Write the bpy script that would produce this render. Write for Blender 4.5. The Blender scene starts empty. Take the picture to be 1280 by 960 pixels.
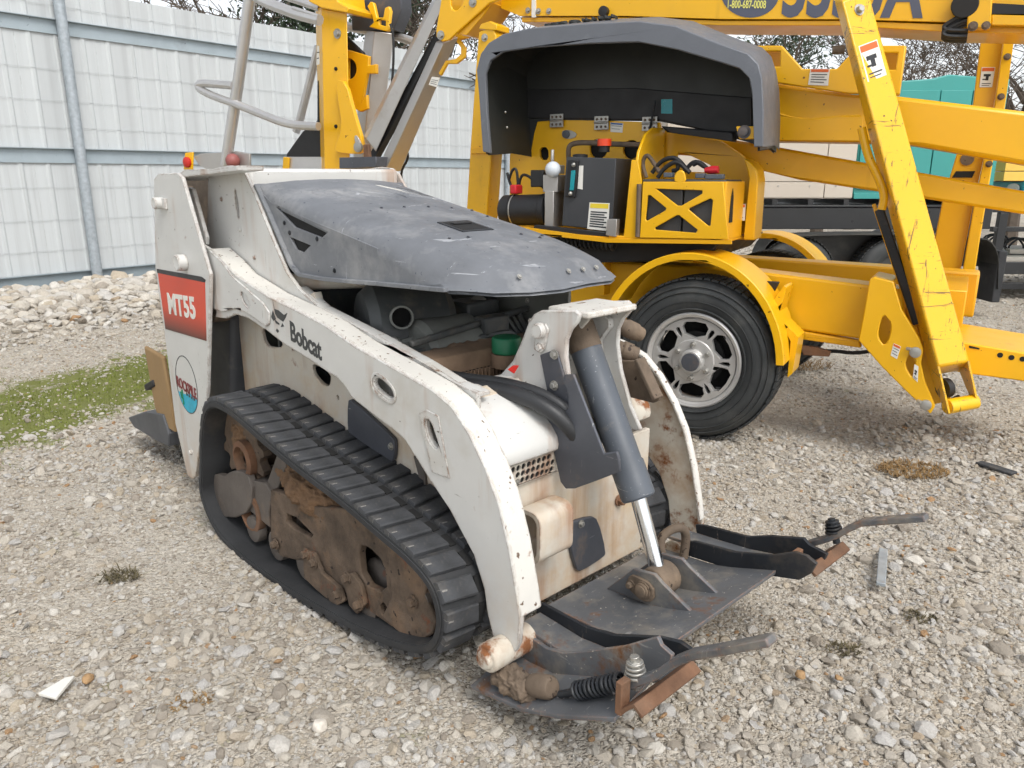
import bpy, bmesh, math, random
import numpy as np
from mathutils import Vector, Matrix, Quaternion, noise
from mathutils.geometry import tessellate_polygon

R = math.radians
scene = bpy.context.scene
COL = scene.collection

# ------------------------------------------------------------------ camera
cam_d = bpy.data.cameras.new('camera')
cam_d.sensor_width = 36.0
cam_d.lens = 27.03
cam_d.clip_start = 0.05
cam_d.clip_end = 2000.0
cam = bpy.data.objects.new('camera', cam_d)
cam.location = (0, 0, 1.30)
cam.rotation_euler = (R(90 - 15.2), 0, 0)
COL.objects.link(cam)
scene.camera = cam

# ------------------------------------------------------------------ overcast sky and soft sun
SUN_EL, SUN_ROT = 52.0, 150.0        # sun behind the viewer's right shoulder
world = bpy.data.worlds.new('World')
scene.world = world
world.use_nodes = True
wn = world.node_tree.nodes
wl = world.node_tree.links
wn.clear()
w_out = wn.new('ShaderNodeOutputWorld')
w_bg = wn.new('ShaderNodeBackground')
w_sky = wn.new('ShaderNodeTexSky')
w_sky.sky_type = 'NISHITA'
w_sky.sun_disc = False
w_sky.sun_elevation = R(SUN_EL)
w_sky.sun_rotation = R(SUN_ROT)
w_sky.air_density = 1.0
w_sky.dust_density = 1.5
w_sky.ozone_density = 1.0
w_hs = wn.new('ShaderNodeHueSaturation')
w_hs.inputs['Saturation'].default_value = 0.22
w_bg.inputs['Strength'].default_value = 0.15
wl.new(w_sky.outputs[0], w_hs.inputs['Color'])
wl.new(w_hs.outputs[0], w_bg.inputs['Color'])
wl.new(w_bg.outputs[0], w_out.inputs['Surface'])

sun_d = bpy.data.lights.new('sun', 'SUN')
sun_d.energy = 1.5
sun_d.angle = R(28)
sun_d.color = (1.0, 0.965, 0.91)
sun = bpy.data.objects.new('sun', sun_d)
d = Vector((math.sin(R(SUN_ROT)) * math.cos(R(SUN_EL)), math.cos(R(SUN_ROT)) * math.cos(R(SUN_EL)), math.sin(R(SUN_EL))))
sun.rotation_euler = d.to_track_quat('Z', 'Y').to_euler()
sun.location = (4, -4, 12)
COL.objects.link(sun)

scene.view_settings.view_transform = 'Standard'
scene.view_settings.look = 'None'
scene.view_settings.gamma = 1.0
scene.view_settings.use_curve_mapping = False
scene.view_settings.exposure = 0.62
scene.cycles.use_adaptive_sampling = True
scene.cycles.adaptive_threshold = 0.045
scene.cycles.max_bounces = 5
scene.cycles.diffuse_bounces = 2
scene.cycles.glossy_bounces = 3

# ------------------------------------------------------------------ materials
MATS = {}


def srgb(r, g, b):
    def c(x):
        x /= 255.0
        return x / 12.92 if x <= 0.04045 else ((x + 0.055) / 1.055) ** 2.4
    return (c(r), c(g), c(b))


class NT:
    """short-hand for building a node tree"""
    def __init__(self, name):
        self.m = bpy.data.materials.new(name)
        self.m.use_nodes = True
        self.t = self.m.node_tree
        self.n = self.t.nodes
        self.b = self.n['Principled BSDF']
        self.co = None

    def link(self, a, b):
        self.t.links.new(a, b)

    def new(self, kind, **props):
        n = self.n.new(kind)
        for k, v in props.items():
            setattr(n, k, v)
        return n

    def coord(self):
        if self.co is None:
            self.co = self.new('ShaderNodeTexCoord').outputs['Object']
        return self.co

    def noise(self, scale, detail=6, rough=0.6, stretch=None, dist=0.0, off=(0, 0, 0)):
        n = self.new('ShaderNodeTexNoise')
        n.inputs['Scale'].default_value = scale
        n.inputs['Detail'].default_value = min(detail, 5)
        n.inputs['Roughness'].default_value = rough
        n.inputs['Distortion'].default_value = dist
        mp = self.new('ShaderNodeMapping')
        mp.inputs['Location'].default_value = off
        if stretch:
            mp.inputs['Scale'].default_value = stretch
        self.link(self.coord(), mp.inputs['Vector'])
        self.link(mp.outputs[0], n.inputs['Vector'])
        return n.outputs['Fac']

    def ramp(self, src, lo, hi, a=0.0, b=1.0):
        n = self.new('ShaderNodeMapRange')
        n.inputs['From Min'].default_value = lo
        n.inputs['From Max'].default_value = hi
        n.inputs['To Min'].default_value = a
        n.inputs['To Max'].default_value = b
        self.link(src, n.inputs['Value'])
        return n.outputs[0]

    def mix(self, fac, a, b):
        n = self.new('ShaderNodeMix', data_type='RGBA')
        if isinstance(fac, (int, float)):
            n.inputs['Factor'].default_value = fac
        else:
            self.link(fac, n.inputs['Factor'])
        for s, v in ((n.inputs['A'], a), (n.inputs['B'], b)):
            if isinstance(v, tuple):
                s.default_value = (v[0], v[1], v[2], 1)
            else:
                self.link(v, s)
        return n.outputs['Result']

    def math(self, op, a, b=None):
        n = self.new('ShaderNodeMath', operation=op)
        for i, v in enumerate((a, b)):
            if v is None:
                continue
            if isinstance(v, (int, float)):
                n.inputs[i].default_value = v
            else:
                self.link(v, n.inputs[i])
        return n.outputs[0]

    def bump(self, h, strength, dist=0.01):
        n = self.new('ShaderNodeBump')
        n.inputs['Strength'].default_value = strength
        n.inputs['Distance'].default_value = dist
        self.link(h, n.inputs['Height'])
        self.link(n.outputs[0], self.b.inputs['Normal'])


def surf(name, col, rough=0.5, metal=0.0, var=0.12, vscale=5.0, dust=None, rust=None, edge=None,
         scratch=None, bump=None, spec=None, zdirt=None, coat=0.0, stretch=None, spots=None, drip=None, chip=38):
    """painted / worn surface.  dust, rust, spots = (colour, amount 0..1, scale); edge = (colour, radius);
    zdirt = (colour, z_low, z_high, amount): mud splashed up from below, torn by noise"""
    t = NT(name)
    base = t.mix(t.ramp(t.noise(vscale, 5, 0.6, stretch), 0.3, 0.7),
                 tuple(c * (1 - var) for c in col), tuple(min(1, c * (1 + var)) for c in col))
    rsock = None
    if zdirt:
        zc, z0, z1, za = zdirt
        sep = t.new('ShaderNodeSeparateXYZ')
        t.link(t.coord(), sep.inputs[0])
        h = t.ramp(sep.outputs['Z'], z0, z1, 1.0, 0.0)
        nz = t.ramp(t.noise(9, 8, 0.7, off=(3, 1, 2)), 0.35, 0.68)
        base = t.mix(t.math('MULTIPLY', t.math('MULTIPLY', h, nz), za), base, zc)
    if dust:
        dc, da, ds = dust
        base = t.mix(t.ramp(t.noise(ds, 8, 0.68, off=(7, 5, 1)), 0.66 - 0.4 * da, 0.9 - 0.4 * da, 0, min(1.0, 0.35 + da)), base, dc)
    if spots:
        sc, sa, ss = spots
        base = t.mix(t.ramp(t.noise(ss, 3, 0.5, off=(2, 9, 4)), 0.72 - 0.25 * sa, 0.74 - 0.25 * sa), base, sc)
    if rust:
        rc, ra, rs = rust
        rm = t.ramp(t.noise(rs, 9, 0.72, off=(1, 4, 8)), 0.72 - 0.35 * ra, 0.82 - 0.35 * ra)
        rcol = t.mix(t.noise(rs * 6, 6, 0.7), tuple(c * 0.45 for c in rc), tuple(min(1, c * 1.5) for c in rc))
        base = t.mix(rm, base, rcol)
        rsock = t.mix(rm, (rough, rough, rough), (0.9, 0.9, 0.9))
    if drip:
        dc, da, ds = drip
        dm = t.ramp(t.noise(ds, 6, 0.6, (1, 1, 0.09), off=(6, 1, 3)), 0.70 - 0.2 * da, 0.86 - 0.2 * da)
        dz = t.ramp(t.noise(2.4, 4, 0.6, off=(1, 7, 2)), 0.42, 0.62)
        base = t.mix(t.math('MULTIPLY', t.math('MULTIPLY', dm, dz), 0.75), base, dc)
    if scratch:
        sc, sa = scratch
        s1 = t.ramp(t.noise(3.0, 9, 0.75, (1, 1, 14), 0.6), 0.70 - 0.12 * sa, 0.73 - 0.12 * sa)
        s2 = t.ramp(t.noise(3.5, 9, 0.75, (15, 3, 1.5), 0.5, (4, 4, 4)), 0.70 - 0.12 * sa, 0.73 - 0.12 * sa)
        base = t.mix(t.math('MULTIPLY', t.math('MAXIMUM', s1, s2), 0.8), base, sc)
    if edge:
        ec, er = edge
        bv = t.new('ShaderNodeBevel', samples=3)
        bv.inputs['Radius'].default_value = er
        ge = t.new('ShaderNodeNewGeometry')
        dp = t.new('ShaderNodeVectorMath', operation='DOT_PRODUCT')
        t.link(bv.outputs[0], dp.inputs[0])
        t.link(ge.outputs['Normal'], dp.inputs[1])
        em = t.ramp(dp.outputs['Value'], 0.97, 0.86)
        en = t.ramp(t.noise(chip, 7, 0.75), 0.42, 0.56)
        e2 = t.math('MULTIPLY', em, en)
        base = t.mix(e2, base, ec)
    t.link(base, t.b.inputs['Base Color'])
    if rsock is not None:
        t.link(rsock, t.b.inputs['Roughness'])
    else:
        rr = t.ramp(t.noise(vscale * 2.3, 5, 0.6, off=(5, 5, 5)), 0.25, 0.75, max(0.02, rough - 0.1), min(1, rough + 0.1))
        t.link(rr, t.b.inputs['Roughness'])
    t.b.inputs['Metallic'].default_value = metal
    if coat:
        t.b.inputs['Coat Weight'].default_value = coat
        t.b.inputs['Coat Roughness'].default_value = 0.15
    if spec is not None:
        t.b.inputs['Specular IOR Level'].default_value = spec
    if bump:
        bs, bscale = bump
        t.bump(t.noise(bscale, 7, 0.65), bs, 0.01)
    MATS[name] = t.m
    return t.m


TAN = srgb(176, 140, 98)
MUD = srgb(140, 104, 70)
RUST = srgb(112, 64, 36)
CHIP = srgb(112, 78, 52)

WHITE = surf('loader_white_paint', (0.60, 0.595, 0.57), 0.42, var=0.05, dust=(srgb(172, 162, 142), 0.24, 2.6),
             rust=(srgb(140, 92, 56), 0.11, 7.0), scratch=(srgb(120, 112, 102), 0.12), edge=(CHIP, 0.012), chip=24, drip=(srgb(158, 112, 70), 0.9, 9.0), zdirt=(srgb(190, 160, 118), 0.0, 0.45, 0.7), bump=(0.05, 30), spots=(srgb(95, 85, 78), 0.03, 70))
BODYW = surf('loader_dusty_white_paint', (0.58, 0.545, 0.475), 0.6, var=0.07, dust=(srgb(194, 166, 124), 0.40, 5.0),
             rust=(srgb(134, 82, 46), 0.17, 7.0), edge=(RUST, 0.010), chip=24, drip=(srgb(142, 92, 54), 1.15, 10.0), zdirt=(srgb(190, 150, 100), 0.1, 0.8, 0.7), bump=(0.08, 25))
INNERW = surf('loader_inner_arm_paint', (0.58, 0.54, 0.46), 0.6, var=0.08, dust=(srgb(158, 120, 80), 0.5, 4.5), drip=(srgb(132, 82, 46), 1.5, 8.0),
              rust=(srgb(132, 84, 50), 0.60, 8.0), bump=(0.1, 25))
CHIPW = surf('loader_chipped_white_paint', (0.66, 0.64, 0.59), 0.45, var=0.06, rust=(srgb(136, 96, 64), 0.24, 20.0), spots=(srgb(104, 84, 68), 0.22, 60), drip=(srgb(150, 110, 72), 0.5, 12.0),
             edge=(CHIP, 0.01), bump=(0.1, 40))
RUBBER = surf('track_rubber', (0.042, 0.044, 0.048), 0.78, var=0.4, vscale=12, dust=(srgb(112, 106, 98), 0.36, 9.0), scratch=(srgb(150, 146, 140), 0.45), bump=(0.25, 45))
RUBBER2 = surf('track_belt_rubber', (0.030, 0.031, 0.033), 0.8, var=0.25, dust=(srgb(96, 88, 78), 0.22, 5.0), bump=(0.2, 40))
RUSTY = surf('rusty_iron', (0.110, 0.078, 0.054), 0.85, var=0.5, vscale=10, spots=(srgb(40, 32, 28), 0.22, 30), dust=(srgb(148, 116, 86), 0.32, 7.0), rust=(srgb(116, 62, 34), 0.32, 8.0), bump=(0.9, 22))
RUSTGREY = surf('rusty_grey_iron', (0.105, 0.09, 0.078), 0.7, var=0.25, vscale=7, dust=(srgb(140, 115, 92), 0.35, 5.0), rust=(srgb(120, 66, 36), 0.22, 6.0), bump=(0.3, 35))
ORUST = surf('orange_rust', srgb(116, 84, 62), 0.85, var=0.35, vscale=12, dust=(srgb(104, 88, 74), 0.45, 6.0), rust=(srgb(150, 84, 42), 0.22, 7.0), bump=(0.4, 40))
BROWNDUST = surf('brown_dusty_iron', srgb(102, 88, 74), 0.8, var=0.35, vscale=14, spots=(srgb(58, 46, 38), 0.2, 45), dust=(srgb(150, 128, 104), 0.3, 6.0), rust=(RUST, 0.12, 8.0), bump=(0.3, 30))
DRYMUD = surf('dried_mud', srgb(118, 92, 68), 0.95, var=0.35, vscale=14, bump=(0.9, 40))
STEEL = surf('worn_dark_steel', (0.12, 0.126, 0.135), 0.5, metal=0.2, var=0.3, vscale=4, dust=(srgb(156, 148, 134), 0.48, 6.0), spots=(srgb(190, 184, 172), 0.10, 90),
             rust=(srgb(122, 86, 58), 0.34, 5.5), edge=(srgb(150, 110, 84), 0.006), scratch=(srgb(150, 148, 145), 0.5), bump=(0.12, 30))
STEELD = surf('black_steel', (0.020, 0.023, 0.028), 0.5, metal=0.2, var=0.3, dust=(srgb(110, 98, 84), 0.28, 5.0), scratch=(srgb(110, 100, 92), 0.3), bump=(0.1, 30))
PLATEG = surf('grey_blue_plate', (0.085, 0.09, 0.105), 0.5, metal=0.3, var=0.15, dust=(srgb(150, 125, 98), 0.24, 7.0), scratch=(srgb(165, 165, 165), 0.3), bump=(0.08, 40))
BARREL = surf('cylinder_barrel_paint', (0.085, 0.097, 0.115), 0.5, var=0.12, dust=(srgb(160, 150, 136), 0.16, 12.0), spots=(srgb(150, 155, 160), 0.06, 160), scratch=(srgb(170, 170, 170), 0.3), bump=(0.06, 50))
CHROME = surf('chrome_rod', (0.72, 0.74, 0.77), 0.14, metal=1.0, var=0.04)
HOODP = surf('scuffed_grey_hood_plastic', (0.158, 0.167, 0.182), 0.60, var=0.22, vscale=3.5, dust=(srgb(158, 158, 158), 0.40, 5.0), scratch=(srgb(168, 170, 174), 0.45), spots=(srgb(70, 76, 86), 0.10, 50), bump=(0.08, 40))
BLACK = surf('black_plastic', (0.014, 0.014, 0.015), 0.55, var=0.2)
HOLE_SHADE = surf('painted_hole_shade', (0.012, 0.012, 0.012), 0.9, var=0.1)  # near-black colour stands in for the shade inside holes and slots
HOSE = surf('hydraulic_hose_rubber', (0.022, 0.023, 0.025), 0.5, var=0.2, dust=(srgb(120, 110, 96), 0.15, 8.0), bump=(0.1, 60))
BAYD = surf('engine_bay_grey', (0.17, 0.175, 0.16), 0.6, var=0.2, dust=(srgb(120, 110, 96), 0.22, 7.0), bump=(0.1, 30))
ENGB = surf('engine_black_plastic', (0.065, 0.070, 0.070), 0.5, var=0.25, dust=(srgb(132, 122, 108), 0.36, 7.0), bump=(0.1, 30))
ENGTAN = surf('engine_bay_dusty_tan', srgb(126, 104, 84), 0.85, var=0.25, vscale=9, dust=(srgb(160, 140, 116), 0.3, 6.0), bump=(0.3, 30))
GREEN = surf('green_cap_plastic', srgb(28, 112, 76), 0.45, var=0.12, dust=(srgb(130, 128, 104), 0.15, 14.0))
REDP = surf('red_decal', srgb(190, 40, 32), 0.4, var=0.06)
ZINC = surf('zinc_bolt', (0.42, 0.41, 0.38), 0.45, metal=0.8, var=0.2, rust=(RUST, 0.15, 40.0))
INK = surf('dark_lettering', srgb(58, 60, 62), 0.5, var=0.12, vscale=60)
YEL = surf('yellow_machine_paint', (0.83, 0.445, 0.005), 0.36, var=0.07, vscale=1.6, spots=(srgb(120, 70, 10), 0.02, 40), dust=(srgb(190, 140, 40), 0.16, 2.0), drip=(srgb(150, 100, 24), 0.25, 7.0), coat=0.15, bump=(0.02, 15))
YEL_SHADE = surf('yellow_shaded_paint', (0.79, 0.40, 0.005), 0.38, var=0.05, vscale=2.0, coat=0.15)  # darker copy of the machine yellow for shaded undersides, sides and rear parts
YELW = surf('scuffed_yellow_paint', (0.85, 0.475, 0.008), 0.38, var=0.05, vscale=2.5, scratch=(srgb(62, 54, 42), 0.75), spots=(srgb(70, 56, 36), 0.14, 45), edge=(srgb(96, 92, 84), 0.012), coat=0.2)
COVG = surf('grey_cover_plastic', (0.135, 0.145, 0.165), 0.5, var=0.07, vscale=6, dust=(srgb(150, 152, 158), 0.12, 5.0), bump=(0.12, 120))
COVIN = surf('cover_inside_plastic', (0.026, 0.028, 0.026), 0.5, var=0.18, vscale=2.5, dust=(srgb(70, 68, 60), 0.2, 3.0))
ALU = surf('brushed_aluminium', (0.50, 0.48, 0.455), 0.42, metal=0.75, var=0.08, vscale=3, dust=(srgb(150, 130, 110), 0.2, 3.0), bump=(0.05, 60))
ALUT = surf('aluminium_tube', (0.58, 0.57, 0.56), 0.38, metal=0.7, var=0.07)
GALV = surf('galvanised_steel', (0.38, 0.42, 0.45), 0.5, metal=0.4, var=0.16, vscale=22, bump=(0.08, 50))
RAILB = surf('fence_base_paint', (0.24, 0.29, 0.32), 0.55, var=0.08, vscale=3, dust=(srgb(110, 116, 118), 0.2, 3.0))
WIREM = surf('fence_wire', srgb(180, 184, 186), 0.6, var=0.05)
RAILM = surf('fence_rail_paint', (0.33, 0.39, 0.425), 0.55, var=0.07, vscale=4, dust=(srgb(120, 125, 128), 0.2, 3.0), spots=(srgb(90, 95, 98), 0.08, 30))
TYRE = surf('tyre_rubber', (0.036, 0.039, 0.040), 0.62, var=0.18, vscale=10, dust=(srgb(92, 92, 88), 0.30, 5.0), bump=(0.12, 60))
ALLOY = surf('alloy_wheel', (0.62, 0.61, 0.59), 0.36, metal=0.55, var=0.06, dust=(srgb(120, 112, 104), 0.14, 6.0))
TEAL = surf('teal_cabinet_paint', srgb(60, 150, 144), 0.42, var=0.05, vscale=1.5)
TEALB = surf('blue_teal_paint', srgb(60, 168, 186), 0.42, var=0.05)
CREAM = surf('cream_cabinet_paint', srgb(196, 186, 172), 0.5, var=0.04, vscale=1.5)
PALEY = surf('pale_yellow_paint', srgb(232, 190, 84), 0.45, var=0.05)
BLKP = surf('black_trailer_paint', (0.020, 0.021, 0.023), 0.35, var=0.15, dust=(srgb(92, 90, 86), 0.18, 3.0))
GREYF = surf('dusty_black_fender', (0.035, 0.035, 0.033), 0.5, var=0.2, dust=(srgb(96, 92, 82), 0.3, 2.5))
WOOD = surf('weathered_deck_board', srgb(168, 162, 152), 0.8, var=0.18, vscale=3, stretch=(1, 14, 14), bump=(0.3, 20))
BARK = surf('bare_tree_bark', srgb(88, 78, 68), 0.9, var=0.25, vscale=8, bump=(0.4, 20))
LEAFD = surf('evergreen_leaf', (0.030, 0.050, 0.022), 0.6, var=0.4, vscale=6)
CARD = surf('tan_board', srgb(150, 122, 84), 0.75, var=0.08, bump=(0.06, 15))
PLATF = surf('grey_platform_plastic', (0.085, 0.088, 0.095), 0.55, var=0.15, dust=(srgb(150, 138, 122), 0.25, 6.0))
DECW = surf('white_sticker', srgb(226, 224, 216), 0.4, var=0.04)
DECO = surf('orange_red_sticker', srgb(206, 66, 34), 0.4, var=0.05)
DECORANGE = surf('orange_strip_sticker', srgb(214, 100, 40), 0.4, var=0.05)
DECK_ = surf('black_print', (0.016, 0.016, 0.018), 0.45, var=0.1)
DECB = surf('blue_print', srgb(46, 92, 160), 0.4, var=0.05)
DECY = surf('yellow_print', srgb(232, 206, 60), 0.4, var=0.05)
DECGREY = surf('slate_grey_print', srgb(84, 88, 104), 0.45, var=0.06)
PALEYP = surf('pale_yellow_print', srgb(232, 226, 120), 0.4, var=0.05)
CYAN = surf('cyan_print', srgb(44, 168, 196), 0.4, var=0.2, vscale=40)
MAROON = surf('maroon_print', srgb(122, 34, 42), 0.4, var=0.1)
REDCAP = surf('orange_red_cap', srgb(232, 74, 36), 0.4, var=0.05)
TEALG = surf('teal_gauge', srgb(30, 142, 152), 0.25, var=0.05)
WHITEP = surf('white_plastic', srgb(206, 212, 218), 0.35, var=0.03)
REDC = surf('red_cable_boot', srgb(198, 34, 44), 0.4, var=0.08)
BATT = surf('dark_battery_case', (0.055, 0.055, 0.055), 0.55, var=0.2, dust=(srgb(120, 112, 100), 0.2, 7.0))
TANK = surf('dark_tank_paint', (0.050, 0.052, 0.056), 0.42, var=0.08)


def mt55_material():
    """decal: orange red running into black at the foot (a printed fade)"""
    t = NT('red_to_black_decal')
    sep = t.new('ShaderNodeSeparateXYZ')
    t.link(t.coord(), sep.inputs[0])
    f = t.ramp(sep.outputs['Z'], 0.70, 0.80)
    c = t.mix(f, srgb(44, 26, 24), srgb(208, 66, 36))
    w = t.ramp(t.noise(22, 9, 0.8, (1, 1, 3)), 0.69, 0.72)
    c = t.mix(w, c, srgb(200, 170, 160))
    t.link(c, t.b.inputs['Base Color'])
    t.b.inputs['Roughness'].default_value = 0.35
    return t.m


def fence_material():
    t = NT('white_steel_sheet')
    streak = t.noise(2.2, 7, 0.65, (2.2, 1, 0.05))
    fine = t.noise(9.0, 5, 0.6, (4.0, 1, 0.06), off=(3, 0, 0))
    c = t.mix(t.ramp(streak, 0.45, 0.75), srgb(192, 196, 197), srgb(174, 177, 178))
    c = t.mix(t.ramp(fine, 0.56, 0.76, 0, 0.45), c, srgb(150, 150, 146))
    t.link(c, t.b.inputs['Base Color'])
    t.b.inputs['Roughness'].default_value = 0.5
    return t.m


FENCEM = fence_material()
MT55M = mt55_material()


# ------------------------------------------------------------------ mesh building
class G:
    def __init__(self):
        self.v = []
        self.f = []

    def add(self, vs, fs):
        o = len(self.v)
        self.v += [tuple(p) for p in vs]
        self.f += [tuple(i + o for i in q) for q in fs]
        return self

    def box(self, x0, x1, y0, y1, z0, z1):
        return self.add([(x0, y0, z0), (x1, y0, z0), (x1, y1, z0), (x0, y1, z0), (x0, y0, z1), (x1, y0, z1), (x1, y1, z1), (x0, y1, z1)],
                        [(0, 3, 2, 1), (4, 5, 6, 7), (0, 1, 5, 4), (1, 2, 6, 5), (2, 3, 7, 6), (3, 0, 4, 7)])

    def obox(self, c, ax, ay, az):
        c, ax, ay, az = Vector(c), Vector(ax), Vector(ay), Vector(az)
        vs = [c + ax * i + ay * j + az * k for k in (-1, 1) for i, j in ((-1, -1), (1, -1), (1, 1), (-1, 1))]
        return self.add(vs, [(0, 3, 2, 1), (4, 5, 6, 7), (0, 1, 5, 4), (1, 2, 6, 5), (2, 3, 7, 6), (3, 0, 4, 7)])

    def bar(self, p, q, w, h, up=(0, 0, 1)):
        """rectangular bar from p to q; w across, h along up"""
        p, q = Vector(p), Vector(q)
        t = (q - p)
        n = t.normalized()
        s = n.cross(Vector(up)).normalized()
        u = s.cross(n)
        return self.obox((p + q) / 2, t / 2, s * (w / 2), u * (h / 2))

    def plate(self, outline, axis, lo, hi, holes=()):
        """polygon in the plane across `axis`, thick from lo to hi, with holes"""
        loops = [list(outline)] + [list(h) for h in holes]

        def P(a, b, c):
            return {'x': (c, a, b), 'y': (a, c, b), 'z': (a, b, c)}[axis]
        flat = [p for l in loops for p in l]
        tris = tessellate_polygon([[Vector((p[0], p[1], 0)) for p in l] for l in loops])
        n = len(flat)
        vs = [P(p[0], p[1], lo) for p in flat] + [P(p[0], p[1], hi) for p in flat]
        fs = []
        for t in tris:
            fs.append(tuple(t))
            fs.append(tuple(i + n for i in reversed(t)))
        o = 0
        for l in loops:
            m = len(l)
            for i in range(m):
                a, b = o + i, o + (i + 1) % m
                fs.append((a, b, b + n, a + n))
            o += m
        return self.add(vs, fs)

    def loft(self, loops, cap=True, closed=True, ring=False):
        n = len(loops[0])
        vs = [p for l in loops for p in l]
        fs = []
        k = len(loops)
        for j in range(k if ring else k - 1):
            j2 = (j + 1) % k
            for i in range(n if closed else n - 1):
                i2 = (i + 1) % n
                fs.append((j * n + i, j * n + i2, j2 * n + i2, j2 * n + i))
        if cap and not ring:
            fs.append(tuple(reversed(range(n))))
            fs.append(tuple((k - 1) * n + i for i in range(n)))
        return self.add(vs, fs)

    def tube(self, pts, r, n=10, caps=True):
        pts = [Vector(p) for p in pts]
        k = len(pts)
        rs = r if isinstance(r, (list, tuple)) else [r] * k
        tan = []
        for i in range(k):
            a = pts[max(0, i - 1)]
            b = pts[min(k - 1, i + 1)]
            tan.append((b - a).normalized())
        u = tan[0].orthogonal().normalized()
        loops = []
        for i in range(k):
            if i:
                q = tan[i - 1].rotation_difference(tan[i])
                u = q @ u
            w = tan[i].cross(u)
            loops.append([pts[i] + (u * math.cos(2 * math.pi * j / n) + w * math.sin(2 * math.pi * j / n)) * rs[i] for j in range(n)])
        return self.loft(loops, cap=caps)

    def cyl(self, p, q, r, r2=None, n=20):
        return self.tube([p, q], [r, r if r2 is None else r2], n)

    def lathe(self, prof, o, ax, n=32, ring=False, u=None, a0=0.0, a1=None):
        """prof = [(radius, distance along axis)]"""
        o, ax = Vector(o), Vector(ax).normalized()
        u = ax.orthogonal().normalized() if u is None else Vector(u).normalized()
        w = ax.cross(u)
        if a1 is None:
            loops = [[o + ax * h + (u * math.cos(2 * math.pi * j / n) + w * math.sin(2 * math.pi * j / n)) * r for j in range(n)] for r, h in prof]
            return self.loft(loops, cap=not ring, ring=ring)
        loops = []
        for j in range(n + 1):
            a = a0 + (a1 - a0) * j / n
            loops.append([o + ax * h + (u * math.cos(a) + w * math.sin(a)) * r for r, h in prof])
        return self.loft(loops, cap=True)

    def ball(self, c, r, n=10, m=7, sq=(1, 1, 1)):
        c = Vector(c)
        loops = []
        for j in range(m + 1):
            a = math.pi * (j + 0.02) / (m + 0.04)
            loops.append([c + Vector((math.sin(a) * math.cos(2 * math.pi * i / n) * r * sq[0], math.sin(a) * math.sin(2 * math.pi * i / n) * r * sq[1], math.cos(a) * r * sq[2])) for i in range(n)])
        return self.loft(loops)

    def mesh(self, name, mat, smooth=35):
        me = bpy.data.meshes.new(name)
        me.from_pydata(self.v, [], self.f)
        bm = bmesh.new()
        bm.from_mesh(me)
        bmesh.ops.recalc_face_normals(bm, faces=bm.faces)
        bm.to_mesh(me)
        bm.free()
        if mat:
            me.materials.append(mat)
        if smooth:
            me.polygons.foreach_set('use_smooth', [True] * len(me.polygons))
            me.set_sharp_from_angle(angle=R(smooth))
        me.update()
        return me

    def build(self, name, mat, parent=None, bevel=0.0, smooth=35, seg=2, loc=None):
        o = bpy.data.objects.new(name, self.mesh(name, mat, smooth))
        COL.objects.link(o)
        if parent is not None:
            o.parent = parent
        if loc is not None:
            o.location = loc
        if bevel:
            b = o.modifiers.new('bevel', 'BEVEL')
            b.width = bevel
            b.segments = seg
            b.limit_method = 'ANGLE'
            b.angle_limit = R(40)
        return o


def thing(name, label, cat, loc=(0, 0, 0), rz=0.0, group=None):
    o = bpy.data.objects.new(name, None)
    o.empty_display_size = 0.2
    COL.objects.link(o)
    o.location = loc
    o.rotation_euler = (0, 0, rz)
    tag(o, label, cat, group)
    return o


def tag(o, label, cat, group=None, kind=None):
    if label:
        o['label'] = label
    if cat:
        o['category'] = cat
    if group:
        o['group'] = group
    if kind:
        o['kind'] = kind
    return o


def dup(o, parent, loc=None, rot=None, name=None):
    c = o.copy()
    COL.objects.link(c)
    c.parent = parent
    if loc is not None:
        c.location = loc
    if rot is not None:
        c.rotation_euler = rot
    return c


def circ(c, r, n=16, ry=None, rot=0.0):
    ry = r if ry is None else ry
    out = []
    for i in range(n):
        a = 2 * math.pi * i / n
        x, y = r * math.cos(a), ry * math.sin(a)
        out.append((c[0] + x * math.cos(rot) - y * math.sin(rot), c[1] + x * math.sin(rot) + y * math.cos(rot)))
    return out


def rrect(x0, x1, y0, y1, r, n=4):
    out = []
    for cx, cy, a in ((x1 - r, y1 - r, 0), (x0 + r, y1 - r, 90), (x0 + r, y0 + r, 180), (x1 - r, y0 + r, 270)):
        for i in range(n + 1):
            t = R(a + 90 * i / n)
            out.append((cx + r * math.cos(t), cy + r * math.sin(t)))
    return out


def smooth2(pts, it=1, closed=True):
    """corner cutting (Chaikin) of a polyline"""
    for _ in range(it):
        out = []
        n = len(pts)
        rng = range(n if closed else n - 1)
        if not closed:
            out.append(tuple(pts[0]))
        for i in rng:
            a, b = pts[i], pts[(i + 1) % n]
            out.append(tuple(p * 0.75 + q * 0.25 for p, q in zip(a, b)))
            out.append(tuple(p * 0.25 + q * 0.75 for p, q in zip(a, b)))
        if not closed:
            out.append(tuple(pts[-1]))
        pts = out
    return pts


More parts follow.
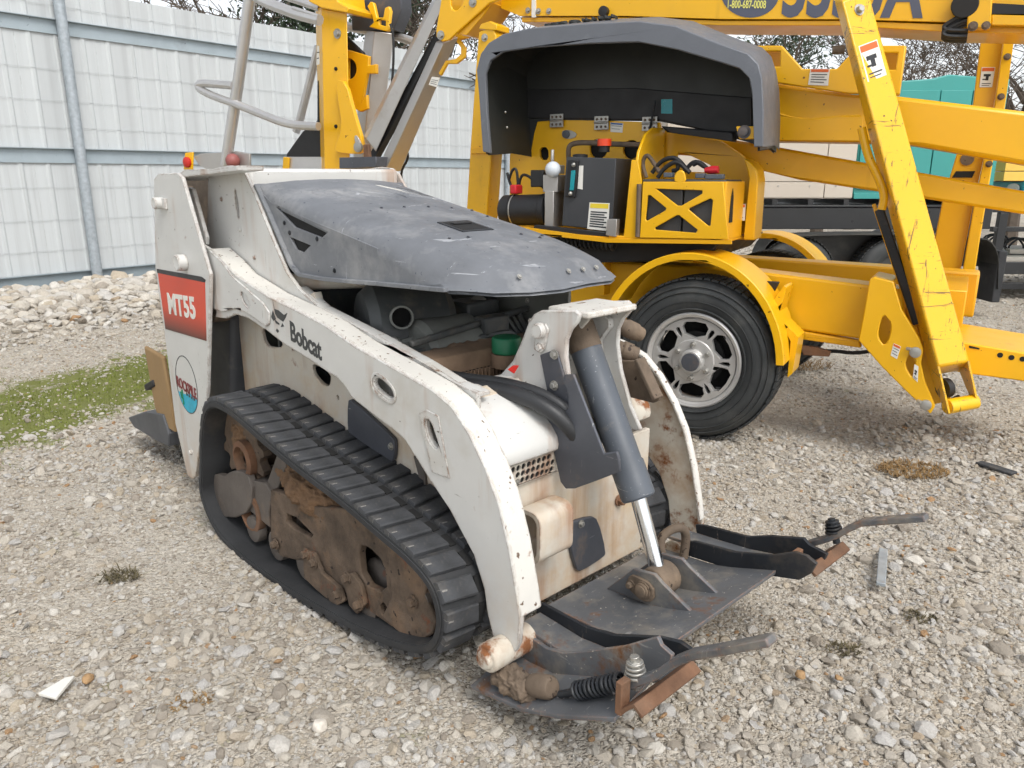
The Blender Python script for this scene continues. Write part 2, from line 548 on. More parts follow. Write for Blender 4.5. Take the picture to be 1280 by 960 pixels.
def decal_text(name, body, origin, xdir, ydir, size, mat, parent, sx=1.0, bold=0.0, lift=0.0008, depth=0.0006, spacing=1.0, shear=0.0):
    """flat lettering: text mesh laid into the plane (xdir, ydir) at origin"""
    cu = bpy.data.curves.new(name, 'FONT')
    cu.body = body
    cu.size = size
    cu.offset = bold
    cu.shear = shear
    cu.space_character = spacing
    cu.extrude = depth
    cu.resolution_u = 3
    tmp = bpy.data.objects.new(name + '_tmp', cu)
    COL.objects.link(tmp)
    dg = bpy.context.evaluated_depsgraph_get()
    me = bpy.data.meshes.new_from_object(tmp.evaluated_get(dg))
    bpy.data.objects.remove(tmp)
    bpy.data.curves.remove(cu)
    X, Y = Vector(xdir).normalized(), Vector(ydir).normalized()
    N = X.cross(Y).normalized()
    O = Vector(origin)
    for v in me.vertices:
        p = v.co.copy()
        v.co = O + X * (p.x * sx) + Y * p.y + N * (p.z + lift)
    me.materials.clear()
    me.materials.append(mat)
    o = bpy.data.objects.new(name, me)
    COL.objects.link(o)
    o.parent = parent
    return o


# ------------------------------------------------------------------ ground
def gh(x, y):
    """ground height (metres), gentle ruts and lumps"""
    return (0.010 * np.sin(1.3 * x + 0.6) * np.cos(1.1 * y) + 0.007 * np.sin(3.7 * x - 1.9 * y) + 0.005 * np.sin(6.1 * y + 2.3 * x)
            + 0.004 * np.sin(11.0 * x + 4.0) * np.sin(9.0 * y) - 0.006)


def pnoise(x, y, s, seed=0.0):
    return np.array([noise.fractal(Vector((a * s + seed, b * s - seed, seed * 0.37)), 0.6, 2.0, 4) for a, b in zip(x, y)])


MOSS_A = (-3.016, 3.761)
MOSS_B = (-2.283, 5.402)


def ground_material():
    t = NT('gravel_yard_ground')
    # fine crushed stone: two voronoi layers as relief, dust colour by noise
    co = t.coord()
    c = t.mix(t.ramp(t.noise(0.9, 7, 0.65), 0.38, 0.62), srgb(160, 146, 126), srgb(180, 173, 162))
    c = t.mix(t.ramp(t.noise(14, 6, 0.7, off=(4, 2, 0)), 0.35, 0.75), c, srgb(196, 187, 172))
    c = t.mix(t.ramp(t.noise(90, 4, 0.7, off=(4, 2, 0)), 0.45, 0.75, 0, 0.75), c, srgb(112, 102, 90))
    hs = []
    for sc, w in ((70.0, 0.6), (160.0, 0.4)):
        v = t.new('ShaderNodeTexVoronoi')
        v.inputs['Scale'].default_value = sc
        t.link(co, v.inputs['Vector'])
        hs.append(t.math('MULTIPLY', t.ramp(v.outputs['Distance'], 0.0, 0.7, 1.0, 0.0), w))
        if sc < 100:
            bw = t.new('ShaderNodeSeparateColor')
            t.link(v.outputs['Color'], bw.inputs[0])
            c = t.mix(t.ramp(bw.outputs[0], 0.2, 0.9, 0.0, 0.55), c, srgb(205, 199, 188))
    # moss strip by the heaped rocks
    ax, ay = MOSS_A
    bx, by = MOSS_B
    mp = t.new('ShaderNodeMapping', vector_type='TEXTURE')
    mp.inputs['Location'].default_value = (ax, ay, 0)
    mp.inputs['Rotation'].default_value = (0, 0, math.atan2(by - ay, bx - ax))
    t.link(co, mp.inputs['Vector'])
    sep = t.new('ShaderNodeSeparateXYZ')
    t.link(mp.outputs[0], sep.inputs[0])
    dd = t.math('ABSOLUTE', sep.outputs['Y'])
    m = t.ramp(dd, 0.15, 0.95, 1.0, 0.0)
    m = t.math('MULTIPLY', m, t.ramp(sep.outputs['X'], 2.9, 3.6, 1.0, 0.0))
    nm = t.noise(3.2, 8, 0.7, off=(8, 8, 0))
    m2 = t.ramp(t.math('ADD', m, t.math('MULTIPLY', t.math('SUBTRACT', nm, 0.5), 2.6)), 0.32, 0.62)
    gcol = t.mix(t.noise(12, 6, 0.7), srgb(88, 96, 38), srgb(128, 134, 60))
    c = t.mix(t.math('MULTIPLY', m2, 0.9), c, gcol)
    # damp dark soil stain under the dumped quick-attach plate
    t.link(c, t.b.inputs['Base Color'])
    t.b.inputs['Roughness'].default_value = 0.95
    t.b.inputs['Specular IOR Level'].default_value = 0.2
    h = t.math('ADD', hs[0], hs[1])
    t.bump(h, 0.9, 0.012)
    return t.m


def axis_cells(lo, hi, step, far):
    mid = list(np.arange(lo, hi + 1e-6, step))
    out = []
    s, p = step, hi
    while p < far:
        s *= 1.5
        p += s
        out.append(p)
    neg = []
    s, p = step, lo
    while p > -far:
        s *= 1.5
        p -= s
        neg.append(p)
    return np.array(neg[::-1] + mid + out)


gx = axis_cells(-6.0, 6.0, 0.05, 400)
gy = axis_cells(1.0, 10.0, 0.05, 400)
X, Y = np.meshgrid(gx, gy)
fade = np.clip(1 - (np.hypot(X, Y - 5) - 8) / 10, 0, 1)
Z = gh(X, Y) * fade
nx, ny = len(gx), len(gy)
vs = np.stack([X.ravel(), Y.ravel(), Z.ravel()], 1)
ii = (np.arange(ny - 1)[:, None] * nx + np.arange(nx - 1)[None, :]).ravel()
fs = np.stack([ii, ii + 1, ii + nx + 1, ii + nx], 1)
me = bpy.data.meshes.new('ground')
me.from_pydata(vs.tolist(), [], fs.tolist())
me.polygons.foreach_set('use_smooth', [True] * len(me.polygons))
me.materials.append(ground_material())
ground = bpy.data.objects.new('ground', me)
COL.objects.link(ground)
ground['kind'] = 'structure'


def stone_material(name, rand=True):
    t = NT(name)
    oi = t.new('ShaderNodeObjectInfo')
    cr = t.new('ShaderNodeValToRGB')
    e = cr.color_ramp.elements
    e[0].position = 0.0
    e[0].color = (*srgb(156, 147, 135), 1)
    e[1].position = 1.0
    e[1].color = (*srgb(176, 142, 104), 1)
    for pos, c in ((0.20, (192, 184, 172)), (0.45, (213, 206, 193)), (0.62, (200, 198, 195)), (0.78, (228, 223, 213)), (0.9, (194, 181, 162)), (0.982, (194, 182, 162)), (0.988, (178, 138, 96))):
        el = e.new(pos)
        el.color = (*srgb(*c), 1)
    t.link(oi.outputs['Random'], cr.inputs[0])
    n = t.noise(7, 8, 0.7)
    c = t.mix(t.ramp(n, 0.3, 0.75, 0, 0.45), cr.outputs[0], srgb(128, 114, 96))
    c = t.mix(t.ramp(t.noise(28, 5, 0.7, off=(2, 2, 2)), 0.5, 0.8, 0, 0.35), c, srgb(222, 216, 205))
    t.link(c, t.b.inputs['Base Color'])
    t.b.inputs['Roughness'].default_value = 0.9
    t.b.inputs['Specular IOR Level'].default_value = 0.25
    t.bump(t.noise(12, 8, 0.7), 0.5, 0.06)
    return t.m


STONE = stone_material('limestone_gravel')
ROCK = stone_material('limestone_rock')


def gravel(name, label, px, py, size, seed, lift=0.15):
    """scattered stones: one mesh point per stone, stones made inside the node tree"""
    rng = np.random.default_rng(seed)
    n = len(px)
    me = bpy.data.meshes.new(name)
    z = gh(px, py) + size * lift
    me.vertices.add(n)
    me.vertices.foreach_set('co', np.stack([px, py, z], 1).astype(np.float32).ravel())
    a = me.attributes.new('rot', 'FLOAT_VECTOR', 'POINT')
    rot = np.stack([rng.normal(0, 0.35, n), rng.normal(0, 0.35, n), rng.uniform(0, 6.28, n)], 1)
    a.data.foreach_set('vector', rot.astype(np.float32).ravel())
    a = me.attributes.new('scl', 'FLOAT_VECTOR', 'POINT')
    sc = np.stack([size * rng.uniform(0.9, 1.4, n), size * rng.uniform(0.75, 1.1, n), size * rng.uniform(0.38, 0.72, n)], 1) * 1.12
    a.data.foreach_set('vector', sc.astype(np.float32).ravel())
    a = me.attributes.new('pick', 'INT', 'POINT')
    a.data.foreach_set('value', rng.integers(0, 8, n).astype(np.int32))
    o = bpy.data.objects.new(name, me)
    COL.objects.link(o)
    tag(o, label, 'gravel', kind='stuff')
    me.materials.append(STONE)
    ng = bpy.data.node_groups.new(name, 'GeometryNodeTree')
    ng.interface.new_socket('Geometry', in_out='INPUT', socket_type='NodeSocketGeometry')
    ng.interface.new_socket('Geometry', in_out='OUTPUT', socket_type='NodeSocketGeometry')
    N, K = ng.nodes, ng.links
    gi, go = N.new('NodeGroupInput'), N.new('NodeGroupOutput')
    join = N.new('GeometryNodeJoinGeometry')
    for k in range(8):
        ico = N.new('GeometryNodeMeshIcoSphere')
        ico.inputs['Radius'].default_value = 0.62
        ico.inputs['Subdivisions'].default_value = 3
        ds = N.new('GeometryNodeDistributePointsOnFaces')
        ds.inputs['Density'].default_value = 3.6 + 1.1 * (k % 5)
        ds.inputs['Seed'].default_value = seed * 10 + k
        hull = N.new('GeometryNodeConvexHull')
        ss = N.new('GeometryNodeSetShadeSmooth')
        sm = N.new('GeometryNodeSetMaterial')
        sm.inputs['Material'].default_value = STONE
        g2i = N.new('GeometryNodeGeometryToInstance')
        K.new(ico.outputs['Mesh'], ds.inputs['Mesh'])
        K.new(ds.outputs['Points'], hull.inputs['Geometry'])
        ss.inputs['Shade Smooth'].default_value = False
        K.new(hull.outputs[0], ss.inputs['Geometry'])
        K.new(ss.outputs[0], sm.inputs['Geometry'])
        K.new(sm.outputs[0], g2i.inputs[0])
        K.new(g2i.outputs[0], join.inputs[0])
    iop = N.new('GeometryNodeInstanceOnPoints')
    iop.inputs['Pick Instance'].default_value = True

    def attr(nm, ty):
        q = N.new('GeometryNodeInputNamedAttribute')
        q.data_type = ty
        q.inputs['Name'].default_value = nm
        return [s for s in q.outputs if s.enabled][0]
    K.new(gi.outputs[0], iop.inputs['Points'])
    K.new(join.outputs[0], iop.inputs['Instance'])
    K.new(attr('pick', 'INT'), iop.inputs['Instance Index'])
    K.new(attr('rot', 'FLOAT_VECTOR'), iop.inputs['Rotation'])
    K.new(attr('scl', 'FLOAT_VECTOR'), iop.inputs['Scale'])
    K.new(iop.outputs[0], go.inputs[0])
    md = o.modifiers.new('stones', 'NODES')
    md.node_group = ng
    return o


def scatter(rng, n, y0, y1, x_lo=None, x_hi=None, power=0.0):
    """random points on the yard inside a wedge of depth y0..y1"""
    u = rng.uniform(0, 1, n)
    yy = np.sqrt(y0 ** 2 + u * (y1 ** 2 - y0 ** 2))
    hw = 0.74 * yy + 0.35
    xx = rng.uniform(-1, 1, n) * hw
    return xx, yy


FN = np.array([math.cos(0.9241), math.sin(0.9241)])           # along the fence
FP = np.array([-FN[1], FN[0]])                            # away from the yard
FO = np.array((-5.233, 9.726, 0)[:2])


def fence_dist(x, y):
    return -((x - FO[0]) * FP[0] + (y - FO[1]) * FP[1])


def moss_amount(x, y):
    a, b = np.array(MOSS_A), np.array(MOSS_B)
    t = (b - a) / np.linalg.norm(b - a)
    s = (x - a[0]) * t[0] + (y - a[1]) * t[1]
    dd = np.abs(-(x - a[0]) * t[1] + (y - a[1]) * t[0])
    return np.clip(1 - (dd - 0.15) / 0.8, 0, 1) * np.clip((3.6 - s) / 0.7, 0, 1)


rng = np.random.default_rng(11)
sets = []
for n, y0, y1, s0, s1, patchy in ((70000, 1.25, 3.6, 0.004, 0.013, 0.62), (17500, 1.25, 3.9, 0.011, 0.027, 0.84), (950, 1.25, 4.0, 0.027, 0.046, 0.92),
                                  (66000, 3.6, 8.0, 0.007, 0.018, 0.6), (5000, 3.6, 9.0, 0.016, 0.034, 0.85), (14000, 8.0, 15.0, 0.02, 0.05, 0.6)):
    x, y = scatter(rng, n, y0, y1)
    m = (0.5 + 0.5 * np.sin(1.9 * x + 1.1 * y + 0.8) * np.sin(2.3 * y - 1.3 * x)) * 0.6 + 0.4 * (0.5 + 0.5 * np.sin(5.1 * x + 2.0) * np.sin(4.3 * y + x))
    keep = rng.uniform(0, 1, n) > patchy * np.clip((m - 0.40) * 3.0, 0, 1)
    keep &= rng.uniform(0, 1, n) > 0.93 * moss_amount(x, y) * (0.75 + 0.25 * np.sin(7 * x) * np.sin(6 * y))
    keep &= fence_dist(x, y) > 0.1
    x, y = x[keep], y[keep]
    s = s0 + (s1 - s0) * rng.uniform(0, 1, len(x)) ** 2.2
    sets.append((x, y, s))
gravel('gravel', 'pale crushed limestone gravel covering the whole yard', np.concatenate([a for a, b, c in sets]), np.concatenate([b for a, b, c in sets]), np.concatenate([c for a, b, c in sets]), 3)

# bank of larger broken stone along the foot of the fence (small stones; the big ones follow singly)
n = 7000
u = rng.uniform(-2.5, 7.0, n)
w = rng.uniform(0.25, 3.6, n)
x = FO[0] + FN[0] * u - FP[0] * w
y = FO[1] + FN[1] * u - FP[1] * w
sz = np.clip(rng.uniform(0.04, 0.14, n) * (1.12 - 0.22 * w), 0.03, 0.15)
k = rng.uniform(0, 1, n) < np.clip(1.25 - 0.25 * w, 0.2, 1)
gravel('rubble', 'fist sized broken limestone banked along the fence foot', x[k], y[k], sz[k], 5, 0.3)

# single rocks of the bank
rrng = random.Random(4)
rock_meshes = []
for k in range(10):
    bm = bmesh.new()
    for i in range(26):
        v = Vector((rrng.gauss(0, 1), rrng.gauss(0, 1), rrng.gauss(0, 1))).normalized() * rrng.uniform(0.40, 0.52)
        bm.verts.new((v.x * 1.25, v.y * 0.95, v.z * 0.75))
    r_ = bmesh.ops.convex_hull(bm, input=bm.verts)
    bmesh.ops.delete(bm, geom=[v for v in bm.verts if not v.link_faces], context='VERTS')
    bmesh.ops.bevel(bm, geom=list(bm.edges), offset=0.03, segments=1, affect='EDGES')
    bmesh.ops.triangulate(bm, faces=bm.faces)
    me = bpy.data.meshes.new('rock')
    bm.to_mesh(me)
    bm.free()
    me.materials.append(ROCK)
    me.polygons.foreach_set('use_smooth', [True] * len(me.polygons))
    me.set_sharp_from_angle(angle=R(38))
    rock_meshes.append(me)
placed = []
tries = 0
while len(placed) < 215 and tries < 6000:
    tries += 1
    u_ = rrng.uniform(-1.5, 3.6)
    w_ = 0.30 + abs(rrng.gauss(0, 0.8))
    if w_ > 2.2:
        continue
    s_ = rrng.uniform(0.11, 0.31) * (1.12 - 0.28 * w_)
    if any((u_ - a) ** 2 + (w_ - b) ** 2 < (0.42 * (s_ + c)) ** 2 for a, b, c in placed):
        continue
    placed.append((u_, w_, s_))
for u_, w_, s_ in placed:
    o = bpy.data.objects.new('rock', rock_meshes[rrng.randrange(10)])
    COL.objects.link(o)
    px_, py_ = FO[0] + FN[0] * u_ - FP[0] * w_, FO[1] + FN[1] * u_ - FP[1] * w_
    o.location = (px_, py_, s_ * 0.12)
    o.rotation_euler = (rrng.gauss(0, 0.3), rrng.gauss(0, 0.3), rrng.uniform(0, 6.28))
    o.scale = (s_, s_ * rrng.uniform(0.8, 1.1), s_ * rrng.uniform(0.8, 1.1))
    tag(o, 'pale limestone rock heaped along the foot of the fence', 'rock', 'rocks heaped along the fence')

# moss and short grass
bl_v, bl_f = [], []
cnt = 0
while cnt < 15000:
    xs = rng.uniform(-5.5, -1.0, 4000)
    ys = rng.uniform(3.0, 6.4, 4000)
    am = moss_amount(xs, ys)
    for x_, y_, a_ in zip(xs, ys, am):
        nz = noise.fractal(Vector((x_ * 3.2, y_ * 3.2, 3.0)), 0.7, 2.0, 4)
        if a_ + nz * 0.9 < 0.55:
            continue
        h_ = rng.uniform(0.003, 0.013) * (0.6 + a_)
        an = rng.uniform(0, 6.28)
        le = rng.uniform(0.0, 0.02)
        z_ = float(gh(np.array(x_), np.array(y_)))
        dx, dy = math.cos(an) * 0.004, math.sin(an) * 0.004
        o_ = len(bl_v)
        bl_v += [(x_ - dx, y_ - dy, z_ - 0.004), (x_ + dx, y_ + dy, z_ - 0.004), (x_ - dy * le * 200, y_ + dx * le * 200, z_ + h_)]
        bl_f.append((o_, o_ + 1, o_ + 2))
        cnt += 1
GRASS = surf('moss_green', srgb(110, 120, 48), 0.8, var=0.4, vscale=5)
me = bpy.data.meshes.new('moss_grass')
me.from_pydata(bl_v, [], bl_f)
me.materials.append(GRASS)
o = bpy.data.objects.new('moss_grass', me)
COL.objects.link(o)
tag(o, 'green moss and short grass in front of the rock bank', 'moss', kind='stuff')

# dead grass tuft beside the trailer tyre, weeds in the gravel
def tuft(name, label, c, r, n, h, mat, seed):
    q = random.Random(seed)
    g = G()
    for i in range(n):
        a, d_ = q.uniform(0, 6.28), r * math.sqrt(q.random())
        p = Vector((c[0] + math.cos(a) * d_, c[1] + math.sin(a) * d_ * 0.7, 0.0))
        b = q.uniform(0, 6.28)
        l = h * q.uniform(0.5, 1.2)
        e = p + Vector((math.cos(b) * l * 1.3, math.sin(b) * l * 1.3, l * q.uniform(0.2, 0.9)))
        s = Vector((-math.sin(b), math.cos(b), 0)) * 0.0022
        m_ = (p + e) / 2 + Vector((0, 0, l * 0.25))
        g.add([p - s, p + s, m_ + s * 0.8, m_ - s * 0.8, e], [(0, 1, 2, 3), (3, 2, 4)])
    o = g.build(name, mat, smooth=0)
    tag(o, label, 'weeds', kind='stuff')
    return o


STRAW = surf('dry_straw', srgb(140, 112, 72), 0.85, var=0.3, vscale=20)
WEED = surf('dull_weed', srgb(88, 80, 56), 0.85, var=0.35, vscale=20)
tuft('dry_grass', 'patch of dry brown grass lying on the gravel right of the tyre', (1.825, 3.281), 0.16, 900, 0.022, STRAW, 1)
tuft('leaf_litter', 'brown leaf litter under the fender corner of the trailer', (2.04, 5.258), 0.2, 300, 0.06, STRAW, 2)
tuft('weed_patch', 'flat dull green weed patch in the gravel at right', (1.242, 2.072), 0.05, 130, 0.012, WEED, 3)
tuft('weed_patch', 'dark weed patch in the gravel before the quick attach lever', (0.943, 1.909), 0.05, 120, 0.012, WEED, 4)
tuft('weed_clump', 'dark dead weed clump among stones left of the track', (-1.317, 2.313), 0.07, 170, 0.022, WEED, 5)
tuft('leaf_scraps', 'dark leaf scraps in the gravel at the bottom left', (-0.815, 1.676), 0.05, 130, 0.014, STRAW, 6)

# odd things lying about
g = G()
a = [(-1.208, 1.685), (-1.152, 1.667), (-1.154, 1.756), (-1.174, 1.749)]
g.plate(a, 'z', 0.018, 0.026)
tag(g.build('shard', DECW, bevel=0.001), 'thin white broken shard lying on the gravel', 'debris')
for c, sz_, lab in (((-1.124, 1.762), 0.034, 'round tan stone beside the white shard'), ((0.771, 1.779), 0.030, 'square ochre stone before the near lever'),
                    ((0.868, 1.766), 0.022, 'small orange stone right of the ochre one'), ((-0.466, 1.582), 0.04, 'pale blocky stone at the bottom below the track')):
    o = bpy.data.objects.new('stone', rock_meshes[int(sz_ * 1000) % 10].copy())
    COL.objects.link(o)
    m_ = surf('stone_' + lab.split()[1], srgb(166, 134, 96) if 'pale' not in lab else srgb(214, 206, 194), 0.85, var=0.15, vscale=5, bump=(0.4, 8))
    o.data.materials.clear()
    o.data.materials.append(m_)
    o.location = (c[0], c[1], 0.012)
    o.scale = (sz_ * 1.1, sz_ * 1.1, sz_ * 1.1)
    o.rotation_euler = (0.1, 0.2, sz_ * 50)
    tag(o, lab, 'stone')
a3 = (1.315, 2.474, 0.02)
b3 = (1.194, 2.232, 0.02)
g = G()
g.bar(a3, b3, 0.028, 0.012)
tag(g.build('metal_strip', GALV, bevel=0.002), 'short grey metal strip lying before the far lever', 'debris')
a3 = (2.162, 3.344, 0.015)
b3 = (2.241, 3.205, 0.015)
g = G()
g.bar(a3, b3, 0.05, 0.012)
tag(g.build('rubber_strip', RUBBER, bevel=0.003), 'short black strip lying on gravel at the right edge', 'debris')

# ------------------------------------------------------------------ fence
fence = thing('metal_fence', 'tall white steel sheet fence with grey rails and round posts', 'fence', (-5.233, 9.726, 0), 0.9241)
FX0, FX1 = -8.6, 13.0


def sheet_mesh():
    g = G()
    prof = []
    wv = 0.90
    for rib in range(3):
        b_ = rib * 0.30
        prof += [(b_ + 0.0, 0.0), (b_ + 0.115, 0.0), (b_ + 0.135, -0.011), (b_ + 0.165, -0.011), (b_ + 0.185, 0.0)]
    prof.append((wv - 0.002, 0.0))
    back = [(x_, y_ + 0.003) for x_, y_ in reversed(prof)]
    g.plate(prof + back, 'z', 0.10, 3.40)
    return g.mesh('sheet', FENCEM, 20)


sm = sheet_mesh()
x_ = FX0
while x_ < FX1:
    o = bpy.data.objects.new('sheet', sm)
    COL.objects.link(o)
    o.parent = fence
    o.location = (x_, 0.089 + 0.002 * math.sin(x_ * 7), 0)
    x_ += 0.90
for z0, z1 in ((1.44, 1.61), (2.885, 3.045), (-0.06, 0.150)):
    g = G()
    nseg = 5
    for i in range(1):
        g.plate([(0.066, z0), (0.074, z0), (0.074, z1 - 0.008), (0.074, z1), (0.018, z1), (0.018, z1 - 0.008), (0.066, z1 - 0.008)], 'x', FX0, FX1)
    g.build('rail', RAILM if z0 > 0 else RAILB, fence)
px_ = -4.3
for px_ in (-8.6, -4.3, 0.0, 4.3, 8.55, 12.8):
    g = G()
    g.cyl((px_, 0, -0.1), (px_, 0, 3.25), 0.062, n=18)
    po = g.build('post', GALV, fence)
    g = G()
    g.lathe([(0.064, 0), (0.066, 0.03), (0.05, 0.06), (0.01, 0.07)], (px_, 0, 3.24), (0, 0, 1), 16)
    g.build('post_cap', GALV, po)
for z_ in (0.42, 0.78, 1.16, 1.85, 2.15, 2.5, 3.2):
    g = G()
    g.tube([(FX0 + (FX1 - FX0) * i / 24, 0.074, z_ + 0.001 * math.sin(i * 2.1 + z_ * 9)) for i in range(25)], 0.0021, 4)
    g.build('wire', WIREM, fence)

# ------------------------------------------------------------------ bare trees
def tree_mesh(seed, h, spread, first, depth=6):
    q = random.Random(seed)
    g = G()

    def grow(p, d_, l, r, lev):
        pts, rr = [p], [r]
        k = 3 if lev < 4 else 2
        for i in range(k):
            d_ = (d_ + Vector((q.gauss(0, 0.16), q.gauss(0, 0.16), q.gauss(0.03, 0.10)))).normalized()
            p = p + d_ * (l / k)
            pts.append(p)
            rr.append(r * (1 - 0.4 * (i + 1) / k))
        g.tube(pts, rr, 7 if lev < 2 else (5 if lev < 4 else 3), caps=False)
        if lev >= depth:
            return
        n = q.choice((2, 3, 3)) if lev < 3 else q.choice((2, 2, 3))
        for i in range(n):
            a = q.uniform(0, 6.28)
            sp = q.uniform(0.3, 0.75) * spread
            o_ = d_.orthogonal().normalized()
            o_.rotate(Quaternion(d_, a))
            nd = (d_ * math.cos(sp) + o_ * math.sin(sp)).normalized()
            t_ = q.uniform(0.55, 1.0) if i else 1.0
            b_ = pts[0].lerp(pts[-1], t_) if lev and i else pts[-1]
            grow(b_, nd, l * q.uniform(0.62, 0.86), rr[-1] * q.uniform(0.62, 0.85), lev + 1)
        # fine side twigs
        if lev >= 2:
            for i in range(3):
                b_ = pts[0].lerp(pts[-1], q.uniform(0.2, 0.95))
                nd = (d_ + Vector((q.gauss(0, 0.8), q.gauss(0, 0.8), q.gauss(0.1, 0.6)))).normalized()
                e_ = b_ + nd * l * q.uniform(0.3, 0.6)
                g.tube([b_, (b_ + e_) / 2 + Vector((q.gauss(0, 0.02), 0, q.gauss(0, 0.02))) * l, e_], [0.011, 0.008, 0.004], 3, caps=False)
    grow(Vector((0, 0, -0.1)), Vector((0, 0, 1)), h * first, h * 0.018, 0)
    return g


tree_src = {}
TREES = [
    (-8.6, 15.5, 3, 10.0, 0.5, 'bare tree above the fence beside the tall round post'),
    (-6.2, 14.0, 4, 9.5, 1.9, 'bare tree close behind the fence above the loader upright'),
    (-4.6, 17.0, 1, 10.5, 4.4, 'bare tree close behind the fence left of the yellow column'),
    (-2.9, 19.5, 2, 11.5, 5.2, 'bare tree close behind the fence behind the yellow column'),
    (-0.6, 22.5, 4, 12.5, 0.9, 'bare tree close behind the aluminium booms'),
    (7.5, 14.5, 4, 9.0, 3.3, 'bare tree nearest behind the yellow saddle plate'),
    (8.9, 14.0, 2, 9.0, 1.5, 'bare tree nearest behind the teal cabinet'),
    (10.9, 15.2, 1, 9.5, 0.2, 'bare tree nearest behind the far stabiliser'),
    (12.3, 14.2, 3, 9.0, 2.9, 'bare tree nearest the right edge of the yard'),  # x, y, seed, height, rot, label
    (-7.2, 16.5, 1, 10.5, 0.0, 'bare tree above the fence at far left'),
    (-5.2, 16.5, 2, 10.0, 1.0, 'bare tree behind the fence left of the basket rail'),
    (-3.6, 18.5, 3, 10.5, 2.2, 'bare tree behind the fence above the basket rail'),
    (-1.9, 20.5, 1, 11.5, 3.1, 'bare tree behind the fence right of the yellow upright'),
    (0.3, 24.0, 2, 12.5, 4.0, 'bare tree behind the elbow of the raised boom'),
    (6.6, 17.0, 3, 8.2, 0.7, 'bare tree between the grey cover and the yellow leg'),
    (8.3, 19.5, 1, 9.5, 5.0, 'twiggy bare tree just left of the yellow stabiliser leg'),
    (9.7, 16.5, 4, 8.8, 2.0, 'many stemmed bare tree above the teal cabinet'),
    (11.6, 18.5, 2, 9.0, 5.9, 'bare tree behind the far yellow stabiliser'),
    (13.2, 16.5, 3, 8.0, 3.9, 'bare tree at the right edge of the yard'),
    (5.0, 21.0, 4, 9.5, 1.1, 'bare tree far behind the grey cover'),
    (14.5, 21.5, 1, 9.5, 2.4, 'tall bare tree farthest back at the right edge'),
    (10.4, 22.5, 2, 9.5, 0.3, 'bare tree far behind the teal cabinet'),
]
for seed in (1, 2, 3, 4):
    tree_src[seed] = tree_mesh(seed * 7 + 1, 9.0, 1.0, 0.22 if seed != 4 else 0.15).mesh('branches', BARK, 0)
for x_, y_, seed, h_, rz, lab in TREES:
    t_ = thing('bare_tree', lab, 'tree', (x_, y_, 0), rz, 'bare trees behind the yard')
    o = bpy.data.objects.new('branches', tree_src[seed])
    COL.objects.link(o)
    o.parent = t_
    s_ = h_ / 9.0
    o.scale = (s_, s_, s_)


def evergreen(loc, h, r, lab, seed):
    q = random.Random(seed)
    t_ = thing('evergreen_tree', lab, 'tree', loc)
    g = G()
    g.tube([(0, 0, -0.1), (0.05, 0, h * 0.5), (0, 0.02, h * 0.95)], [0.13, 0.09, 0.02], 7)
    for i in range(26):
        z_ = h * q.uniform(0.2, 0.9)
        a = q.uniform(0, 6.28)
        l = r * q.uniform(0.5, 1.0)
        g.tube([(0, 0, z_), (math.cos(a) * l, math.sin(a) * l, z_ + 0.3)], [0.03, 0.008], 4)
    g.build('trunk', BARK, t_)
    g = G()
    for k in range(60):
        a, z_ = q.uniform(0, 6.28), h * q.uniform(0.22, 1.0)
        rad = r * math.sqrt(q.random()) * (1.15 - 0.75 * z_ / h)
        c = Vector((math.cos(a) * rad, math.sin(a) * rad, z_))
        cs = q.uniform(0.25, 0.5)
        for i in range(110):
            p = c + Vector((q.gauss(0, cs), q.gauss(0, cs), q.gauss(0, cs * 0.7)))
            u_ = Vector((q.gauss(0, 1), q.gauss(0, 1), q.gauss(0, 1))).normalized() * 0.07
            v_ = u_.orthogonal().normalized() * 0.028
            g.add([p - u_, p + v_, p + u_, p - v_], [(0, 1, 2, 3)])
    g.build('crown', LEAFD, t_, smooth=0)


evergreen((-2.3, 19.2, 0), 7.2, 1.2, 'dark evergreen behind the fence between the aluminium booms', 3)
evergreen((-4.1, 16.2, 0), 5.2, 1.6, 'dark evergreen thicket behind the fence under the basket rail', 5)
evergreen((6.9, 21.0, 0), 5.0, 1.6, 'dark evergreen behind the right corner of the grey cover', 6)

# ------------------------------------------------------------------ black trailer with cabinets, behind the boom lift
TY = 7.5
tr = thing('flatbed_trailer', 'black tandem axle trailer parked behind the yellow lift', 'trailer', (4.4, TY, 0))


def tl(p):
    return (p[0] - 4.4, p[1] - TY, p[2])


def tw(o):
    o.location = (-4.4, -TY, 0)
    return o


dx0, dx1 = 1.6, 4.58
g = G()
g.box(dx0, dx1, TY, TY + 0.08, 0.80, 1.0)
tw(g.build('side_beam', BLKP, tr, 0.006))
g = G()
g.box(dx0, dx1, TY - 0.01, TY + 0.12, 1.005, 1.025)
tw(g.build('top_rail', BLKP, tr, 0.003))
g = G()
g.box(dx0, dx1, TY + 0.1, TY + 1.9, 0.97, 1.0)
tw(g.build('deck', BLKP, tr))
for k in range(9):
    g = G()
    xk = dx0 + 0.2 + k * 0.34
    g.box(xk, xk + 0.05, TY + 0.02, TY + 1.8, 1.026, 1.075)
    tw(g.build('skid', BLKP, tr))
